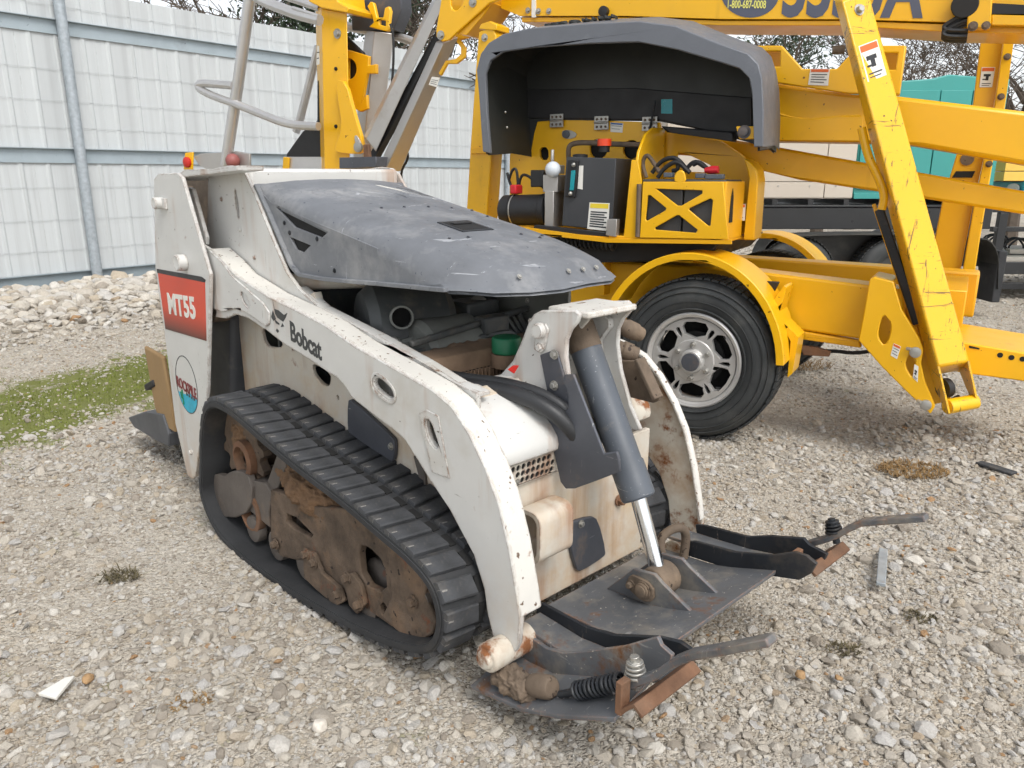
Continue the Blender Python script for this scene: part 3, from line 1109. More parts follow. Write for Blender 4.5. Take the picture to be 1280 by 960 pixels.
# tandem fender
fx0, fx1 = 2.28, 4.55
prof = smooth2([(fx0, 0.30), (fx0 + 0.04, 0.68), (fx0 + 0.20, 0.78), (fx1 - 0.25, 0.78), (fx1 - 0.05, 0.66), (fx1, 0.28)], 2, False)
g = G()
inner = [(x_, z_ - 0.012) for x_, z_ in prof]
g.plate(prof + inner[::-1], 'y', TY - 0.32, TY - 0.02)
g.plate([(x_, z_) for x_, z_ in prof] + [(fx1 - 0.03, 0.45), (fx0 + 0.03, 0.45)], 'y', TY - 0.02, TY - 0.005)
tw(g.build('fender', GREYF, tr, 0.004))
def tyre_g(c, ax, ro, ri, w, treads=0):
    g = G()
    prof = [(ri, 0.02), (ri + 0.015, 0.004), (ri + (ro - ri) * 0.45, -0.010), (ro - 0.05, 0.0), (ro - 0.02, 0.018), (ro - 0.004, 0.045), (ro, w * 0.5), (ro - 0.004, w - 0.045), (ro - 0.02, w - 0.018), (ro - 0.05, w), (ri + (ro - ri) * 0.45, w + 0.01), (ri, w - 0.02)]
    g.lathe(prof, c, ax, 56, ring=True)
    return g


def trailer_wheel(px_c, par):
    g = tyre_g((px_c, TY - 0.28, 0.375), (0, 1, 0), 0.375, 0.20, 0.22)
    w_ = tw(g.build('tyre', TYRE, par))
    g = G()
    for i in range(60):
        a = 2 * math.pi * i / 60
        c = Vector((px_c + math.cos(a) * 0.376, 0, 0.375 + math.sin(a) * 0.376))
        for j in range(3):
            g.obox((c.x, TY - 0.235 + j * 0.065, c.z), Vector((-math.sin(a), 0, math.cos(a))) * 0.013, (0, 0.025, 0), Vector((math.cos(a), 0, math.sin(a))) * 0.004)
    g.build('tread', TYRE, w_)
    g = G()
    g.lathe([(0.2, 0.03), (0.19, 0.05), (0.12, 0.06), (0.05, 0.03), (0.02, 0.03)], (px_c, TY - 0.28, 0.375), (0, 1, 0), 28)
    g.build('rim', GREYF, w_)


trailer_wheel(2.66, tr)
trailer_wheel(3.60, tr)
g = G()
g.box(4.52, 4.60, TY - 0.30, TY - 0.02, 0.14, 0.62)
tw(g.build('mud_flap', RUBBER2, tr, 0.01))

cab = thing('cream_cabinet', 'cream panelled cabinet on the black trailer behind the lift', 'cabinet', (2.3, TY + 0.1, 1.08))


def in_cab(o, c):
    o.location = (-c[0], -c[1], -c[2])
    return o


cc = (2.3, TY + 0.1, 1.08)
g = G()
g.box(1.45, 3.27, TY + 0.12, TY + 1.3, 1.08, 1.95)
in_cab(g.build('core', CREAM, cab), cc)
for (x0, x1) in ((1.46, 2.10), (2.108, 2.99), (2.998, 3.268)):
    for (z0, z1) in ((1.09, 1.235), (1.242, 1.94)):
        g = G()
        g.box(x0, x1, TY + 0.1, TY + 0.12, z0, z1)
        in_cab(g.build('panel', CREAM, cab, 0.002), cc)
for x_ in (1.7, 2.3, 2.55, 2.85, 3.1):
    g = G()
    g.cyl((x_, TY + 0.1, 1.2), (x_, TY + 0.094, 1.2), 0.008, n=8)
    in_cab(g.build('rivet', ZINC, cab), cc)

gen = thing('teal_generator', 'teal generator cabinet with louvres on the black trailer', 'generator', (4.0, TY + 0.1, 1.08))
gc = (4.0, TY + 0.1, 1.08)
g = G()
g.plate([(3.28, 1.08), (4.62, 1.08), (4.62, 2.16), (4.05, 2.20), (3.92, 2.165), (3.28, 2.12)], 'y', TY + 0.12, TY + 1.4)
in_cab(g.build('housing', TEAL, gen, 0.01), gc)
for (x0, x1) in ((3.30, 3.50), (3.508, 3.98), (3.99, 4.28), (4.29, 4.60)):
    g = G()
    g.box(x0, x1, TY + 0.1, TY + 0.122, 1.17, 2.06)
    in_cab(g.build('door', TEAL, gen, 0.003), gc)
for k in range(9):
    g = G()
    g.box(3.53, 3.68, TY + 0.085, TY + 0.10, 1.42 + k * 0.026, 1.435 + k * 0.026)
    in_cab(g.build('louvre', TEAL, gen, 0.002), gc)
g = G()
g.box(3.28, 4.62, TY + 0.09, TY + 0.12, 1.08, 1.13)
in_cab(g.build('base_rail', TEAL, gen, 0.003), gc)
for x_, z_, w_ in ((3.35, 1.18, 0.07), (4.02, 1.62, 0.05), (4.36, 1.60, 0.12), (4.36, 1.46, 0.16)):
    g = G()
    g.box(x_, x_ + w_, TY + 0.096, TY + 0.0995, z_, z_ + 0.03)
    in_cab(g.build('label_plate', DECW, gen), gc)

# open framed trailer with another generator, right edge
tr2 = thing('utility_trailer', 'black open framed trailer with board deck at the right edge', 'trailer', (5.6, 8.3, 0))
o2 = (5.6, 8.3, 0)
Y2 = 8.3
for (x0, x1, z0, z1, dy) in ((4.3, 8.5, 0.92, 1.06, 0.0), (5.12, 8.5, 0.27, 0.40, 0.0), (5.1, 8.5, 0.72, 0.77, 0.0), (4.9, 8.5, 0.10, 0.17, 0.05)):
    g = G()
    g.box(x0, x1, Y2 + dy, Y2 + 0.06 + dy, z0, z1)
    in_cab(g.build('frame_rail', BLKP, tr2, 0.004), o2)
for x_ in (5.15, 6.4, 7.6):
    g = G()
    g.box(x_, x_ + 0.09, Y2 - 0.005, Y2 + 0.055, 0.402, 0.918)
    in_cab(g.build('frame_post', BLKP, tr2, 0.004), o2)
for k in range(9):
    g = G()
    g.box(5.05, 8.5, Y2 + 0.08 + k * 0.17, Y2 + 0.245 + k * 0.17, 0.40, 0.44)
    in_cab(g.build('deck_board', WOOD, tr2, 0.004), o2)
g = G()
g.bar((5.55, Y2 + 0.4, 0.48), (6.6, Y2 + 0.2, 0.48), 0.12, 0.05)
tag(g.build('loose_plank', WOOD, None, 0.004), 'loose grey plank lying on the open trailer deck', 'plank')
for xx in (4.75, 5.4):
    g = tyre_g((xx, Y2 + 1.5, 0.33), (0, 1, 0), 0.33, 0.2, 0.2)
    in_cab(g.build('tyre', TYRE, tr2), o2)
gen2 = thing('yellow_teal_generator', 'pale yellow and blue generator on the trailer at the right edge', 'generator', (6.2, Y2 + 0.1, 1.08))
g2c = (6.2, Y2 + 0.1, 1.08)
for nm, m_, x0, x1, z0, z1, y_ in (('lower_housing', TEALB, 5.42, 7.4, 1.08, 1.23, 0.0), ('middle_panel', PALEY, 5.2, 7.4, 1.24, 1.335, 0.02), ('upper_panel', PALEY, 5.2, 7.4, 1.342, 1.50, 0.02)):
    g = G()
    g.box(x0, x1, Y2 + 0.1 + y_, Y2 + 1.2, z0, z1)
    in_cab(g.build(nm, m_, gen2, 0.004), g2c)
g = G()
g.cyl((5.38, Y2 + 0.2, 1.16), (5.30, Y2 + 0.1, 1.16), 0.055, n=14)
in_cab(g.build('filler_neck', ZINC, gen2), g2c)
g = G()
g.cyl((5.78, Y2 + 0.1, 1.165), (5.78, Y2 + 0.085, 1.165), 0.035, n=14)
in_cab(g.build('port', BLACK, gen2), g2c)
# coiled cables lying on the open trailer
q = random.Random(9)
for k, (cx, cz) in enumerate(((5.5, 0.66), (5.75, 0.62), (6.05, 0.66))):
    g = G()
    pts = []
    for i in range(40):
        a = i * 0.45
        pts.append((cx + math.cos(a) * 0.10 * (1 + 0.2 * math.sin(i)), Y2 + 0.5 + i * 0.004, cz - 0.1 + math.sin(a) * 0.09 + 0.0))
    g.tube(pts, 0.012, 5)
    tag(g.build('cable_coil', BLACK), ['black cable coil on the open trailer nearest its post', 'middle black cable coil on the open trailer', 'rightmost black cable coil on the open trailer'][k], 'cable', 'cable coils on the open trailer')
# ------------------------------------------------------------------ compact track loader
# local frame: x forward (towards the quick-attach plate), y to the far side, z up
LD = thing('track_loader', 'worn white compact stand-on track loader with grey hood ajar', 'loader', (-0.295, 2.523, 0), -0.8029)


def bolt(parent, p, axis, r, h, mat=ZINC, name='bolt', n=6):
    g = G()
    p, a = Vector(p), Vector(axis).normalized()
    g.lathe([(r * 1.5, 0), (r * 1.5, h * 0.25)], p, a, 14)
    g.lathe([(r, h * 0.25), (r, h), (r * 0.8, h * 1.1)], p, a, n)
    return g.build(name, mat, parent, smooth=25)


# --- tracks
prof_o = smooth2([(-0.709, 0.267), (-0.682, 0.398), (-0.615, 0.525), (-0.524, 0.571), (-0.422, 0.572), (-0.312, 0.558), (-0.127, 0.519), (0.093, 0.483), (0.297, 0.46), (0.465, 0.426), (0.608, 0.401), (0.704, 0.359), (0.743, 0.275), (0.725, 0.183), (0.665, 0.117), (0.47, 0.053), (0.2, 0.01), (-0.128, -0.022), (-0.491, -0.026), (-0.657, 0.019), (-0.757, 0.14)], 2)


def arclen(pts):
    out, s = [0.0], 0.0
    for i in range(len(pts)):
        a, b = pts[i], pts[(i + 1) % len(pts)]
        s += math.hypot(b[0] - a[0], b[1] - a[1])
        out.append(s)
    return out


def along(pts, al, s):
    s %= al[-1]
    for i in range(len(pts)):
        if al[i + 1] >= s:
            a, b = pts[i], pts[(i + 1) % len(pts)]
            t = (s - al[i]) / max(1e-9, al[i + 1] - al[i])
            d_ = Vector((b[0] - a[0], 0, b[1] - a[1])).normalized()
            return Vector((a[0] + (b[0] - a[0]) * t, 0, a[1] + (b[1] - a[1]) * t)), d_


def inset(pts, d_):
    out = []
    n = len(pts)
    area = sum(pts[i][0] * pts[(i + 1) % n][1] - pts[(i + 1) % n][0] * pts[i][1] for i in range(n))
    sg = 1 if area > 0 else -1
    for i in range(n):
        a, b = Vector(pts[i - 1]), Vector(pts[(i + 1) % n])
        t = (b - a).normalized()
        out.append((pts[i][0] - t.y * d_ * sg, pts[i][1] + t.x * d_ * sg))
    return out


lug_base = inset(prof_o, 0.014)
belt_in = inset(prof_o, 0.040)
al = arclen(lug_base)
NLUG = 48
pitch = al[-1] / NLUG
area_o = sum(lug_base[i][0] * lug_base[(i + 1) % len(lug_base)][1] - lug_base[(i + 1) % len(lug_base)][0] * lug_base[i][1] for i in range(len(lug_base)))


def lug_mesh(w, l, h, skew):
    g = G()
    lo = [(-l / 2, -w / 2), (l / 2, -w / 2), (l / 2 + skew, w / 2), (-l / 2 + skew, w / 2)]
    hi = [(x * 0.86 + skew * 0.07, y * 0.97) for x, y in lo]
    g.loft([[(x, y, -0.004) for x, y in lo], [(x, y, h * 0.7) for x, y in lo], [(x, y, h) for x, y in hi]])
    return g.mesh('tread_lug', RUBBER, 30)


lugA = lug_mesh(0.104, pitch * 0.76, 0.013, 0.014)
lugB = lug_mesh(0.104, pitch * 0.76, 0.013, -0.014)
slotM = G().box(-0.022, 0.022, -0.010, 0.010, -0.002, 0.004).mesh('drive_slot', HOLE_SHADE, 30)
for side in (-1, 1):
    y0, y1 = (-0.52, -0.275) if side < 0 else (0.275, 0.52)
    g = G()
    g.plate(lug_base, 'y', y0, y1, [belt_in])
    g.plate(inset(lug_base, 0.006), 'y', y0 - 0.004, y0, [inset(belt_in, -0.004)])
    tk = g.build('track', RUBBER2, LD, 0.003)
    for k in range(NLUG):
        for j, (m_, off) in enumerate(((lugA, 0.0), (lugB, 0.5))):
            p, d_ = along(lug_base, al, (k + off) * pitch)
            nrm = Vector((d_.z, 0, -d_.x)) * (1 if area_o > 0 else -1)
            yy = (y0 + 0.054) if j == 0 else (y1 - 0.054)
            mt = Matrix((d_, Vector((0, 1, 0)), nrm)).transposed()
            if mt.determinant() < 0:
                mt = Matrix((-d_, Vector((0, 1, 0)), nrm)).transposed()
            o = bpy.data.objects.new('tread_lug', m_)
            COL.objects.link(o)
            o.parent = tk
            o.location = (p.x, yy, p.z)
            o.rotation_euler = mt.to_euler()
        p, d_ = along(lug_base, al, (k + 0.25) * pitch)
        o = bpy.data.objects.new('drive_slot', slotM)
        COL.objects.link(o)
        o.parent = tk
        o.location = (p.x, (y0 + y1) / 2, p.z)
        o.rotation_euler = mt.to_euler()

# --- undercarriage (near side in full, far side only its wheels)
g = G()
g.plate(smooth2([(-0.755, 0.167), (-0.724, 0.202), (-0.654, 0.232), (-0.599, 0.236), (-0.552, 0.268), (-0.461, 0.3), (-0.371, 0.293), (-0.395, 0.169), (-0.582, 0.069), (-0.722, 0.062), (-0.762, 0.109)], 1), 'y', -0.475, -0.450)
g.build('guard_plate', RUSTGREY, LD, 0.004)
g = G()
g.plate([(-0.418, 0.272), (-0.301, 0.298), (-0.255, 0.269), (-0.291, 0.193), (-0.289, 0.134), (-0.442, 0.149)], 'y', -0.462, -0.36)
g.build('frame_end', RUSTGREY, LD, 0.004)
g = G()
main = [(-0.243, 0.293), (-0.122, 0.308), (0.054, 0.326), (0.255, 0.386), (0.347, 0.383), (0.381, 0.418), (0.425, 0.409), (0.517, 0.4), (0.583, 0.37), (0.611, 0.322), (0.604, 0.251), (0.635, 0.197), (0.62, 0.16), (0.563, 0.107), (0.469, 0.087), (0.334, 0.088), (0.225, 0.088), (0.104, 0.083), (-0.018, 0.109), (-0.209, 0.059), (-0.279, 0.081)]
g.plate(main, 'y', -0.47, -0.445, [smooth2([(0.278, 0.282), (0.34, 0.297), (0.407, 0.277), (0.415, 0.18), (0.287, 0.164)], 1), [(0.373, 0.129), (0.394, 0.148), (0.412, 0.138), (0.415, 0.119), (0.394, 0.103), (0.375, 0.107)], [(-0.143, 0.239), (-0.069, 0.247), (0.022, 0.224), (0.005, 0.204), (-0.097, 0.199), (-0.153, 0.207)]])
g.build('track_frame', RUSTY, LD, 0.004)
g = G()
g.plate([(0.438, 0.389), (0.53, 0.39), (0.596, 0.36), (0.617, 0.312), (0.601, 0.26), (0.648, 0.207), (0.63, 0.164), (0.577, 0.116), (0.469, 0.099), (0.402, 0.113), (0.453, 0.197), (0.446, 0.303)], 'y', -0.482, -0.4705)
g.build('frame_cover', RUSTY, LD, 0.004)
g = G()
g.plate([(-0.024, 0.163), (0.046, 0.173), (0.087, 0.123), (0.186, 0.112), (0.209, 0.077), (0.16, 0.039), (0.049, 0.047), (-0.028, 0.06)], 'y', -0.487, -0.4715)
g.plate([(0.209, 0.161), (0.263, 0.193), (0.31, 0.167), (0.322, 0.115), (0.276, 0.064), (0.235, 0.077)], 'y', -0.487, -0.4715)
g.build('roller_bracket', RUSTY, LD, 0.004)
for uv in ((0.004, -0.487, 0.157), (0.051, -0.487, 0.145), (0.183, -0.487, 0.093), (0.239, -0.487, 0.169), (0.296, -0.487, 0.107), (0.556, -0.483, 0.226), (-0.226, -0.475, 0.102)):
    bolt(LD, uv, (0, -1, 0), 0.013, 0.016, RUSTY)
g = G()
g.bar((-0.372, -0.44, 0.153), (-0.182, -0.44, 0.414), 0.02, 0.06)
g.build('scraper_bar', RUSTGREY, LD, 0.003)
g = G()
rc_ = (0.282, -0.42, 0.155)
g.lathe([(0.02, 0.0), (0.05, 0.0), (0.062, 0.008), (0.062, 0.03), (0.05, 0.035)], rc_, (0, 1, 0), 26)
g.build('roller', RUSTGREY, LD, 0.003)
# top spine of the frame, inside the belt
g = G()
sp = [(-0.63, 0.225), (-0.311, 0.287), (0.052, 0.308), (0.31, 0.317), (0.493, 0.243), (0.45, 0.1), (0.115, 0.034), (-0.296, 0.019), (-0.594, 0.073)]
g.plate(sp, 'y', -0.36, -0.29)
g.build('frame_spine', RUSTGREY, LD, 0.01)
for side in (-1, 1):
    yo = -0.47 if side < 0 else 0.33
    for (cx, cz, r_) in ((-0.247, 0.003) + (0.055,), (-0.058, 0.013) + (0.055,), (0.123, 0.035) + (0.055,), (0.30, 0.10, 0.05), (-0.42, 0.085, 0.05)):
        g = G()
        cz = max(cz, 0.085)
        g.lathe([(r_ * 0.5, 0.0), (r_ * 0.95, 0.004), (r_, 0.012), (r_, 0.035), (r_ * 0.62, 0.045), (r_ * 0.62, 0.095), (r_, 0.105), (r_, 0.13), (r_ * 0.9, 0.14)], (cx, yo, cz), (0, 1, 0), 24)
        w_ = g.build('roller', RUSTGREY, LD)
    # front idler
    g = G()
    for dy in (0.0, 0.085):
        g.lathe([(0.06, 0.012), (0.10, 0.008), (0.122, 0.0), (0.130, 0.006), (0.130, 0.045), (0.11, 0.05), (0.06, 0.045)], (0.565, yo + dy, 0.235), (0, 1, 0), 36)
    g.cyl((0.565, yo - 0.01, 0.235), (0.565, yo + 0.15, 0.235), 0.05, n=20)
    g.build('front_idler', RUSTGREY, LD)
    # rear sprocket
    g = G()
    out = []
    for k in range(13 * 4):
        a = 2 * math.pi * k / 52
        rr = 0.165 if k % 4 in (0, 1) else 0.132
        out.append((-0.50 + rr * math.cos(a), 0.375 + rr * math.sin(a)))
    g.plate(out, 'y', yo + 0.03, yo + 0.06, [circ((-0.50, 0.375), 0.07, 20)])
    g.build('sprocket', RUSTY, LD, 0.004)
    g = G()
    g.lathe([(0.03, 0.0), (0.085, 0.0), (0.095, 0.02), (0.095, 0.12)], (-0.50, yo + 0.04, 0.375), (0, 1, 0), 24)
    g.build('drive_motor', RUSTY, LD)
    g = G()
    g.lathe([(0.062, 0.0), (0.078, 0.004), (0.078, 0.03), (0.062, 0.034)], (-0.43, yo - 0.002, 0.15), (0, 1, 0), 24, ring=True)
    g.build('rear_idler', ORUST, LD)
g = G()
g.lathe([(0.05, 0.0), (0.07, 0.006), (0.07, 0.03), (0.05, 0.034)], (-0.46, -0.47, 0.335), (0, 1, 0), 24, ring=True)
g.build('tension_ring', ORUST, LD)


def lumps(name, c, sx, sy, sz, n, r, mat, parent, seed):
    q = random.Random(seed)
    bm = bmesh.new()
    bmesh.ops.create_icosphere(bm, subdivisions=5, radius=1.0)
    for v in bm.verts:
        p = v.co.copy()
        s = Vector((p.x * sx, p.y * sy, p.z * sz))
        nn = Vector((p.x / sx, p.y / sy, p.z / sz)).normalized()
        k = min(sx, sy, sz)
        v.co = s + nn * (0.35 * k * noise.fractal(s * (0.9 / k) + Vector((seed, 0, 0)), 0.6, 2, 3) + 0.16 * k * noise.fractal(s * (4.0 / k) + Vector((0, seed, 0)), 0.5, 2, 4))
    me = bpy.data.meshes.new(name)
    bm.to_mesh(me)
    bm.free()
    me.materials.append(mat)
    me.polygons.foreach_set('use_smooth', [True] * len(me.polygons))
    o = bpy.data.objects.new(name, me)
    COL.objects.link(o)
    o.parent = parent
    o.location = c
    return o


m1 = lumps('caked_mud', (-0.045, -0.42, 0.338), 0.20, 0.06, 0.06, 0, 0, DRYMUD, LD, 3)
m1.rotation_euler = (0, 0.16, 0)
m2 = lumps('caked_mud', (-0.532, -0.4, 0.392), 0.075, 0.05, 0.075, 0, 0, DRYMUD, LD, 7)

# --- body
def yz(p):
    return p


side = [(-0.864, 0.771), (-0.598, 0.776), (-0.115, 0.71), (0.309, 0.678), (0.584, 0.638), (0.705, 0.636)]
side_out = [(-0.80, 0.86), (-0.40, 0.86), (0.05, 0.84), (0.50, 0.78), (0.66, 0.70), (0.70, 0.55), (0.70, 0.17), (-0.60, 0.17), (-0.80, 0.45)]
hol = [smooth2([(-0.615, 0.765), (-0.542, 0.76), (-0.463, 0.737), (-0.461, 0.714), (-0.51, 0.701), (-0.596, 0.696)], 1), smooth2([(-0.26, 0.688), (-0.199, 0.683), (-0.146, 0.671), (-0.149, 0.643), (-0.166, 0.623), (-0.216, 0.63), (-0.26, 0.655)], 1),
       circ((-0.11, 0.599), 0.008, 10), circ((-0.387, 0.715), 0.006, 10)]
for s, hh in ((-1, hol), (1, ())):
    g = G()
    g.plate(side_out, 'y', s * 0.275 if s < 0 else 0.262, s * 0.262 if s < 0 else 0.275, hh)
    g.build('side_wall', BODYW, LD, 0.003)
g = G()
g.plate(smooth2([(-0.025, 0.609), (-0.005, 0.619), (0.213, 0.547), (0.224, 0.532), (0.216, 0.477), (0.199, 0.465), (-0.022, 0.5), (-0.035, 0.51)], 1), 'y', -0.292, -0.277)
p_ = g.build('access_panel', PLATEG, LD, 0.003)
bolt(p_, (0.207, -0.292, 0.517), (0, -1, 0), 0.008, 0.008)
g = G()
g.plate([(0.305, 0.511), (0.354, 0.497), (0.359, 0.434), (0.332, 0.442)], 'y', -0.285, -0.277)
g.build('scuff_patch', RUSTGREY, LD, 0.002)
g = G()
g.box(-0.78, 0.69, -0.26, 0.26, 0.20, 0.24)
g.box(-0.80, -0.78, -0.26, 0.26, 0.20, 0.95)
g.build('belly_pan', BAYD, LD)
# dark rubber curtain between upright and track
g = G()
g.plate([(-1.028, 0.783), (-0.788, 0.787), (-0.856, 0.438), (-1.154, 0.375)], 'y', -0.31, -0.16)
g.build('rear_guard', PLATF, LD, 0.02)
# front wall
g = G()
g.box(0.70, 0.718, -0.285, 0.30, 0.165, 0.56)
g.build('front_plate', BODYW, LD, 0.004)
g = G()
gr = [(-0.309, 0.598), (-0.134, 0.6), (-0.117, 0.539), (-0.284, 0.539)]
holes = []
for r_ in range(3):
    for c_ in range(8):
        u_ = (c_ + 0.9 + 0.5 * (r_ % 2)) / 9.3
        v_ = (r_ + 0.62) / 3.3
        a = [gr[0][i] + (gr[1][i] - gr[0][i]) * u_ for i in (0, 1)]
        b = [gr[3][i] + (gr[2][i] - gr[3][i]) * u_ for i in (0, 1)]
        holes.append(circ((a[0] + (b[0] - a[0]) * v_, a[1] + (b[1] - a[1]) * v_), 0.0085, 10))
g.plate(gr, 'x', 0.722, 0.727, holes)
gp = g.build('grille', BODYW, LD, 0.001)
g = G()
g.plate([(p[0], p[1]) for p in gr], 'x', 0.7185, 0.7215)
g.build('grille_backing', HOLE_SHADE, gp)
bolt(gp, (0.727, gr[3][0] + 0.012, gr[3][1] + 0.012), (1, 0, 0), 0.005, 0.004)
g = G()
g.plate(smooth2([(-0.088, 0.36), (-0.075, 0.375), (0.02, 0.364), (0.049, 0.344), (0.091, 0.227), (0.08, 0.213), (-0.023, 0.205), (-0.044, 0.221)], 1), 'x', 0.7185, 0.732)
cp_ = g.build('cover_plate', PLATEG, LD, 0.003)
bolt(cp_, (0.733, -0.029, 0.357), (1, 0, 0), 0.008, 0.008)
# tow box
g = G()
g.plate(rrect(0.7185, 0.81, 0.345, 0.485, 0.03), 'y', -0.275, -0.15, [rrect(0.7195, 0.797, 0.357, 0.473, 0.022)])
g.build('tie_down_socket', BODYW, LD, 0.004)
# rusty bolt on front plate
bolt(LD, (0.72, 0.155, 0.369), (1, 0, 0), 0.012, 0.02, ORUST)
# cowl left and right of the tower
for s in (-1, 1):
    y0, y1 = (-0.335, -0.10) if s < 0 else (0.12, 0.262)
    g = G()
    pr = smooth2([(0.45, 0.64), (0.46, 0.755), (0.56, 0.765), (0.66, 0.72), (0.738, 0.655), (0.748, 0.615), (0.728, 0.598), (0.60, 0.60)], 1)
    g.plate(pr, 'y', y0, y1)
    g.build('front_cowl', WHITE if s < 0 else INNERW, LD, 0.008)
# frame rails on top of the body, plate with the rear tower
tower_o = [(-0.829, 1.319), (-0.655, 1.332), (-0.582, 1.326), (-0.539, 1.305), (-0.481, 1.238), (-0.378, 1.093), (-0.302, 0.994), (-0.226, 0.944), (-0.113, 0.903), (0.182, 0.857), (0.405, 0.815), (0.544, 0.784), (0.631, 0.776), (0.63, 0.723), (0.436, 0.747), (0.093, 0.79), (-0.233, 0.817), (-0.694, 0.842), (-0.929, 0.97)]
g = G()
g.plate(tower_o, 'y', -0.322, -0.308, [circ((-0.619, 1.203), 0.012, 12, 0.05, 0.08), smooth2([(0.364, 0.821), (0.385, 0.822), (0.471, 0.804), (0.471, 0.796), (0.447, 0.793), (0.371, 0.811)], 1)])
tn = g.build('tower_plate', WHITE, LD, 0.004)
for uv in ((-0.736, -0.323, 1.217), (-0.61, -0.323, 1.116), (-0.518, -0.323, 1.026), (0.015, -0.323, 0.856), (-0.135, -0.323, 0.897), (0.11, -0.323, 0.853), (0.171, -0.323, 0.841)):
    bolt(tn, uv, (0, -1, 0), 0.006, 0.006, WHITE)
g = G()
g.plate([(x, z) for x, z in tower_o], 'y', 0.308, 0.322)
g.build('tower_plate', WHITE, LD, 0.004)
# rail cap strip along the top edge, near and far
for s in (-1, 1):
    g = G()
    cap_ = [(-0.256, -0.31, 0.951), (-0.113, -0.31, 0.9), (0.182, -0.31, 0.854), (0.405, -0.31, 0.813), (0.544, -0.31, 0.782), (0.631, -0.31, 0.774)]
    for a, b in zip(cap_[:-1], cap_[1:]):
        g.bar((a[0], s * 0.298, a[2] - 0.006), (b[0], s * 0.298, b[2] - 0.006), 0.045, 0.012)
    g.build('rail_flange', WHITE, LD, 0.003)
# far side engine bay panel rising to the far rail
g = G()
g.plate([(-0.196, 0.925), (0.146, 0.916), (0.368, 0.888), (0.333, 0.858), (0.192, 0.853), (-0.083, 0.901)], 'y', 0.27, 0.285)
g.build('bay_panel', ENGTAN, LD, 0.002)
# rear cross plate at the top
g = G()
g.box(-0.60, -0.535, -0.307, 0.307, 0.95, 1.322)
g.build('rear_cross_plate', WHITE, LD, 0.012)
# outer upright with the decals
upo = [(-1.072, 1.285), (-1.025, 1.305), (-0.842, 1.308), (-0.804, 1.292), (-0.65, 0.965), (-0.662, 0.917), (-0.78, 0.521), (-1, 0.106), (-1.039, 0.084), (-1.087, 0.088), (-1.154, 0.297), (-1.153, 0.695), (-1.169, 0.938)]
g = G()
g.plate(upo, 'y', -0.43, -0.416)
up = g.build('upright_plate', WHITE, LD, 0.003)
g = G()
g.plate([(x, z) for x, z in upo], 'y', 0.416, 0.43)
g.build('upright_plate', WHITE, LD, 0.003)
for uv, r_ in (((-1.009, -0.431, 1.199), 0.022), ((-0.857, -0.431, 0.991), 0.03)):
    g = G()
    g.lathe([(r_, 0), (r_, 0.03), (r_ * 0.85, 0.034), (r_ * 0.5, 0.032)], uv, (0, -1, 0), 24)
    g.build('pivot_boss', WHITE, up)
g = G()
g.obox(Vector((-0.983, -0.435, 1.197)), (0.02, 0, 0), (0, 0.006, 0), (0, 0, 0.02))
g.build('pin_lock', WHITE, up, 0.003)
# decal field with letters
dm = [(-1.142, 0.937), (-0.695, 0.942), (-0.738, 0.715), (-1.132, 0.704)]
g = G()
g.plate(dm, 'y', -0.4318, -0.4303)
g.build('model_decal', MT55M, up)
g = G()
g.plate([(-1.149, 0.943), (-0.72, 0.951), (-0.688, 0.942), (-0.697, 0.933), (-1.146, 0.927)], 'y', -0.4322, -0.4303)
g.build('decal_border', DECK_, up)
a, b = Vector((-1.072, -0.432, 0.777)), Vector((-0.779, -0.432, 0.79))
t_ = (-1.047, -0.432, 0.859)
decal_text('lettering', 'MT55', a, b - a, (0, 0, 1), (t_[2] - a.z) * 1.36, DECW, up, sx=0.98, bold=0.004, lift=0.0006, spacing=1.05)
# round club sticker
ec = Vector((-0.98, -0.43, 0.501))
g = G()
rx, rz_ = 0.105, 0.118
ring_o, ring_i = circ((ec.x, ec.z), rx, 32, rz_), circ((ec.x, ec.z), rx - 0.003, 32, rz_ - 0.003)
g.plate(ring_o, 'y', -0.4314, -0.4303, [ring_i])
g.build('sticker_ring', INK, up)
g = G()
low = [p for p in circ((ec.x, ec.z), rx - 0.004, 48, rz_ - 0.004) if p[1] < ec.z - 0.035]
low.sort(key=lambda p: p[0])
g.plate(low + [(ec.x + 0.03, ec.z - 0.03), (ec.x - 0.03, ec.z - 0.045)], 'y', -0.4314, -0.4303)
g.build('sticker_water', CYAN, up)
decal_text('lettering', 'ROCKPILE', (ec.x - 0.097, -0.4314, ec.z - 0.022), (1, 0, -0.10), (0, 0, 1), 0.062, MAROON, up, sx=0.68, bold=0.0012)
for k in range(4):
    g = G()
    g.box(ec.x - 0.012 + k * 0.023, ec.x + 0.004 + k * 0.023, -0.4316, -0.4305, ec.z - 0.046 - 0.002 * k, ec.z - 0.036 - 0.002 * k)
    g.build('sticker_print', INK, up)
g = G()
g.tube([(ec.x - 0.05, -0.4318, ec.z - 0.03), (ec.x - 0.045, -0.4318, ec.z - 0.09)], 0.004, 6)
g.tube([(ec.x - 0.065, -0.4318, ec.z - 0.04), (ec.x - 0.06, -0.4318, ec.z - 0.065), (ec.x - 0.046, -0.4318, ec.z - 0.07)], 0.003, 6)
g.build('sticker_cactus', GREEN, up)
bolt(up, (-1.011, -0.43, 0.211), (0, -1, 0), 0.009, 0.01, WHITE)
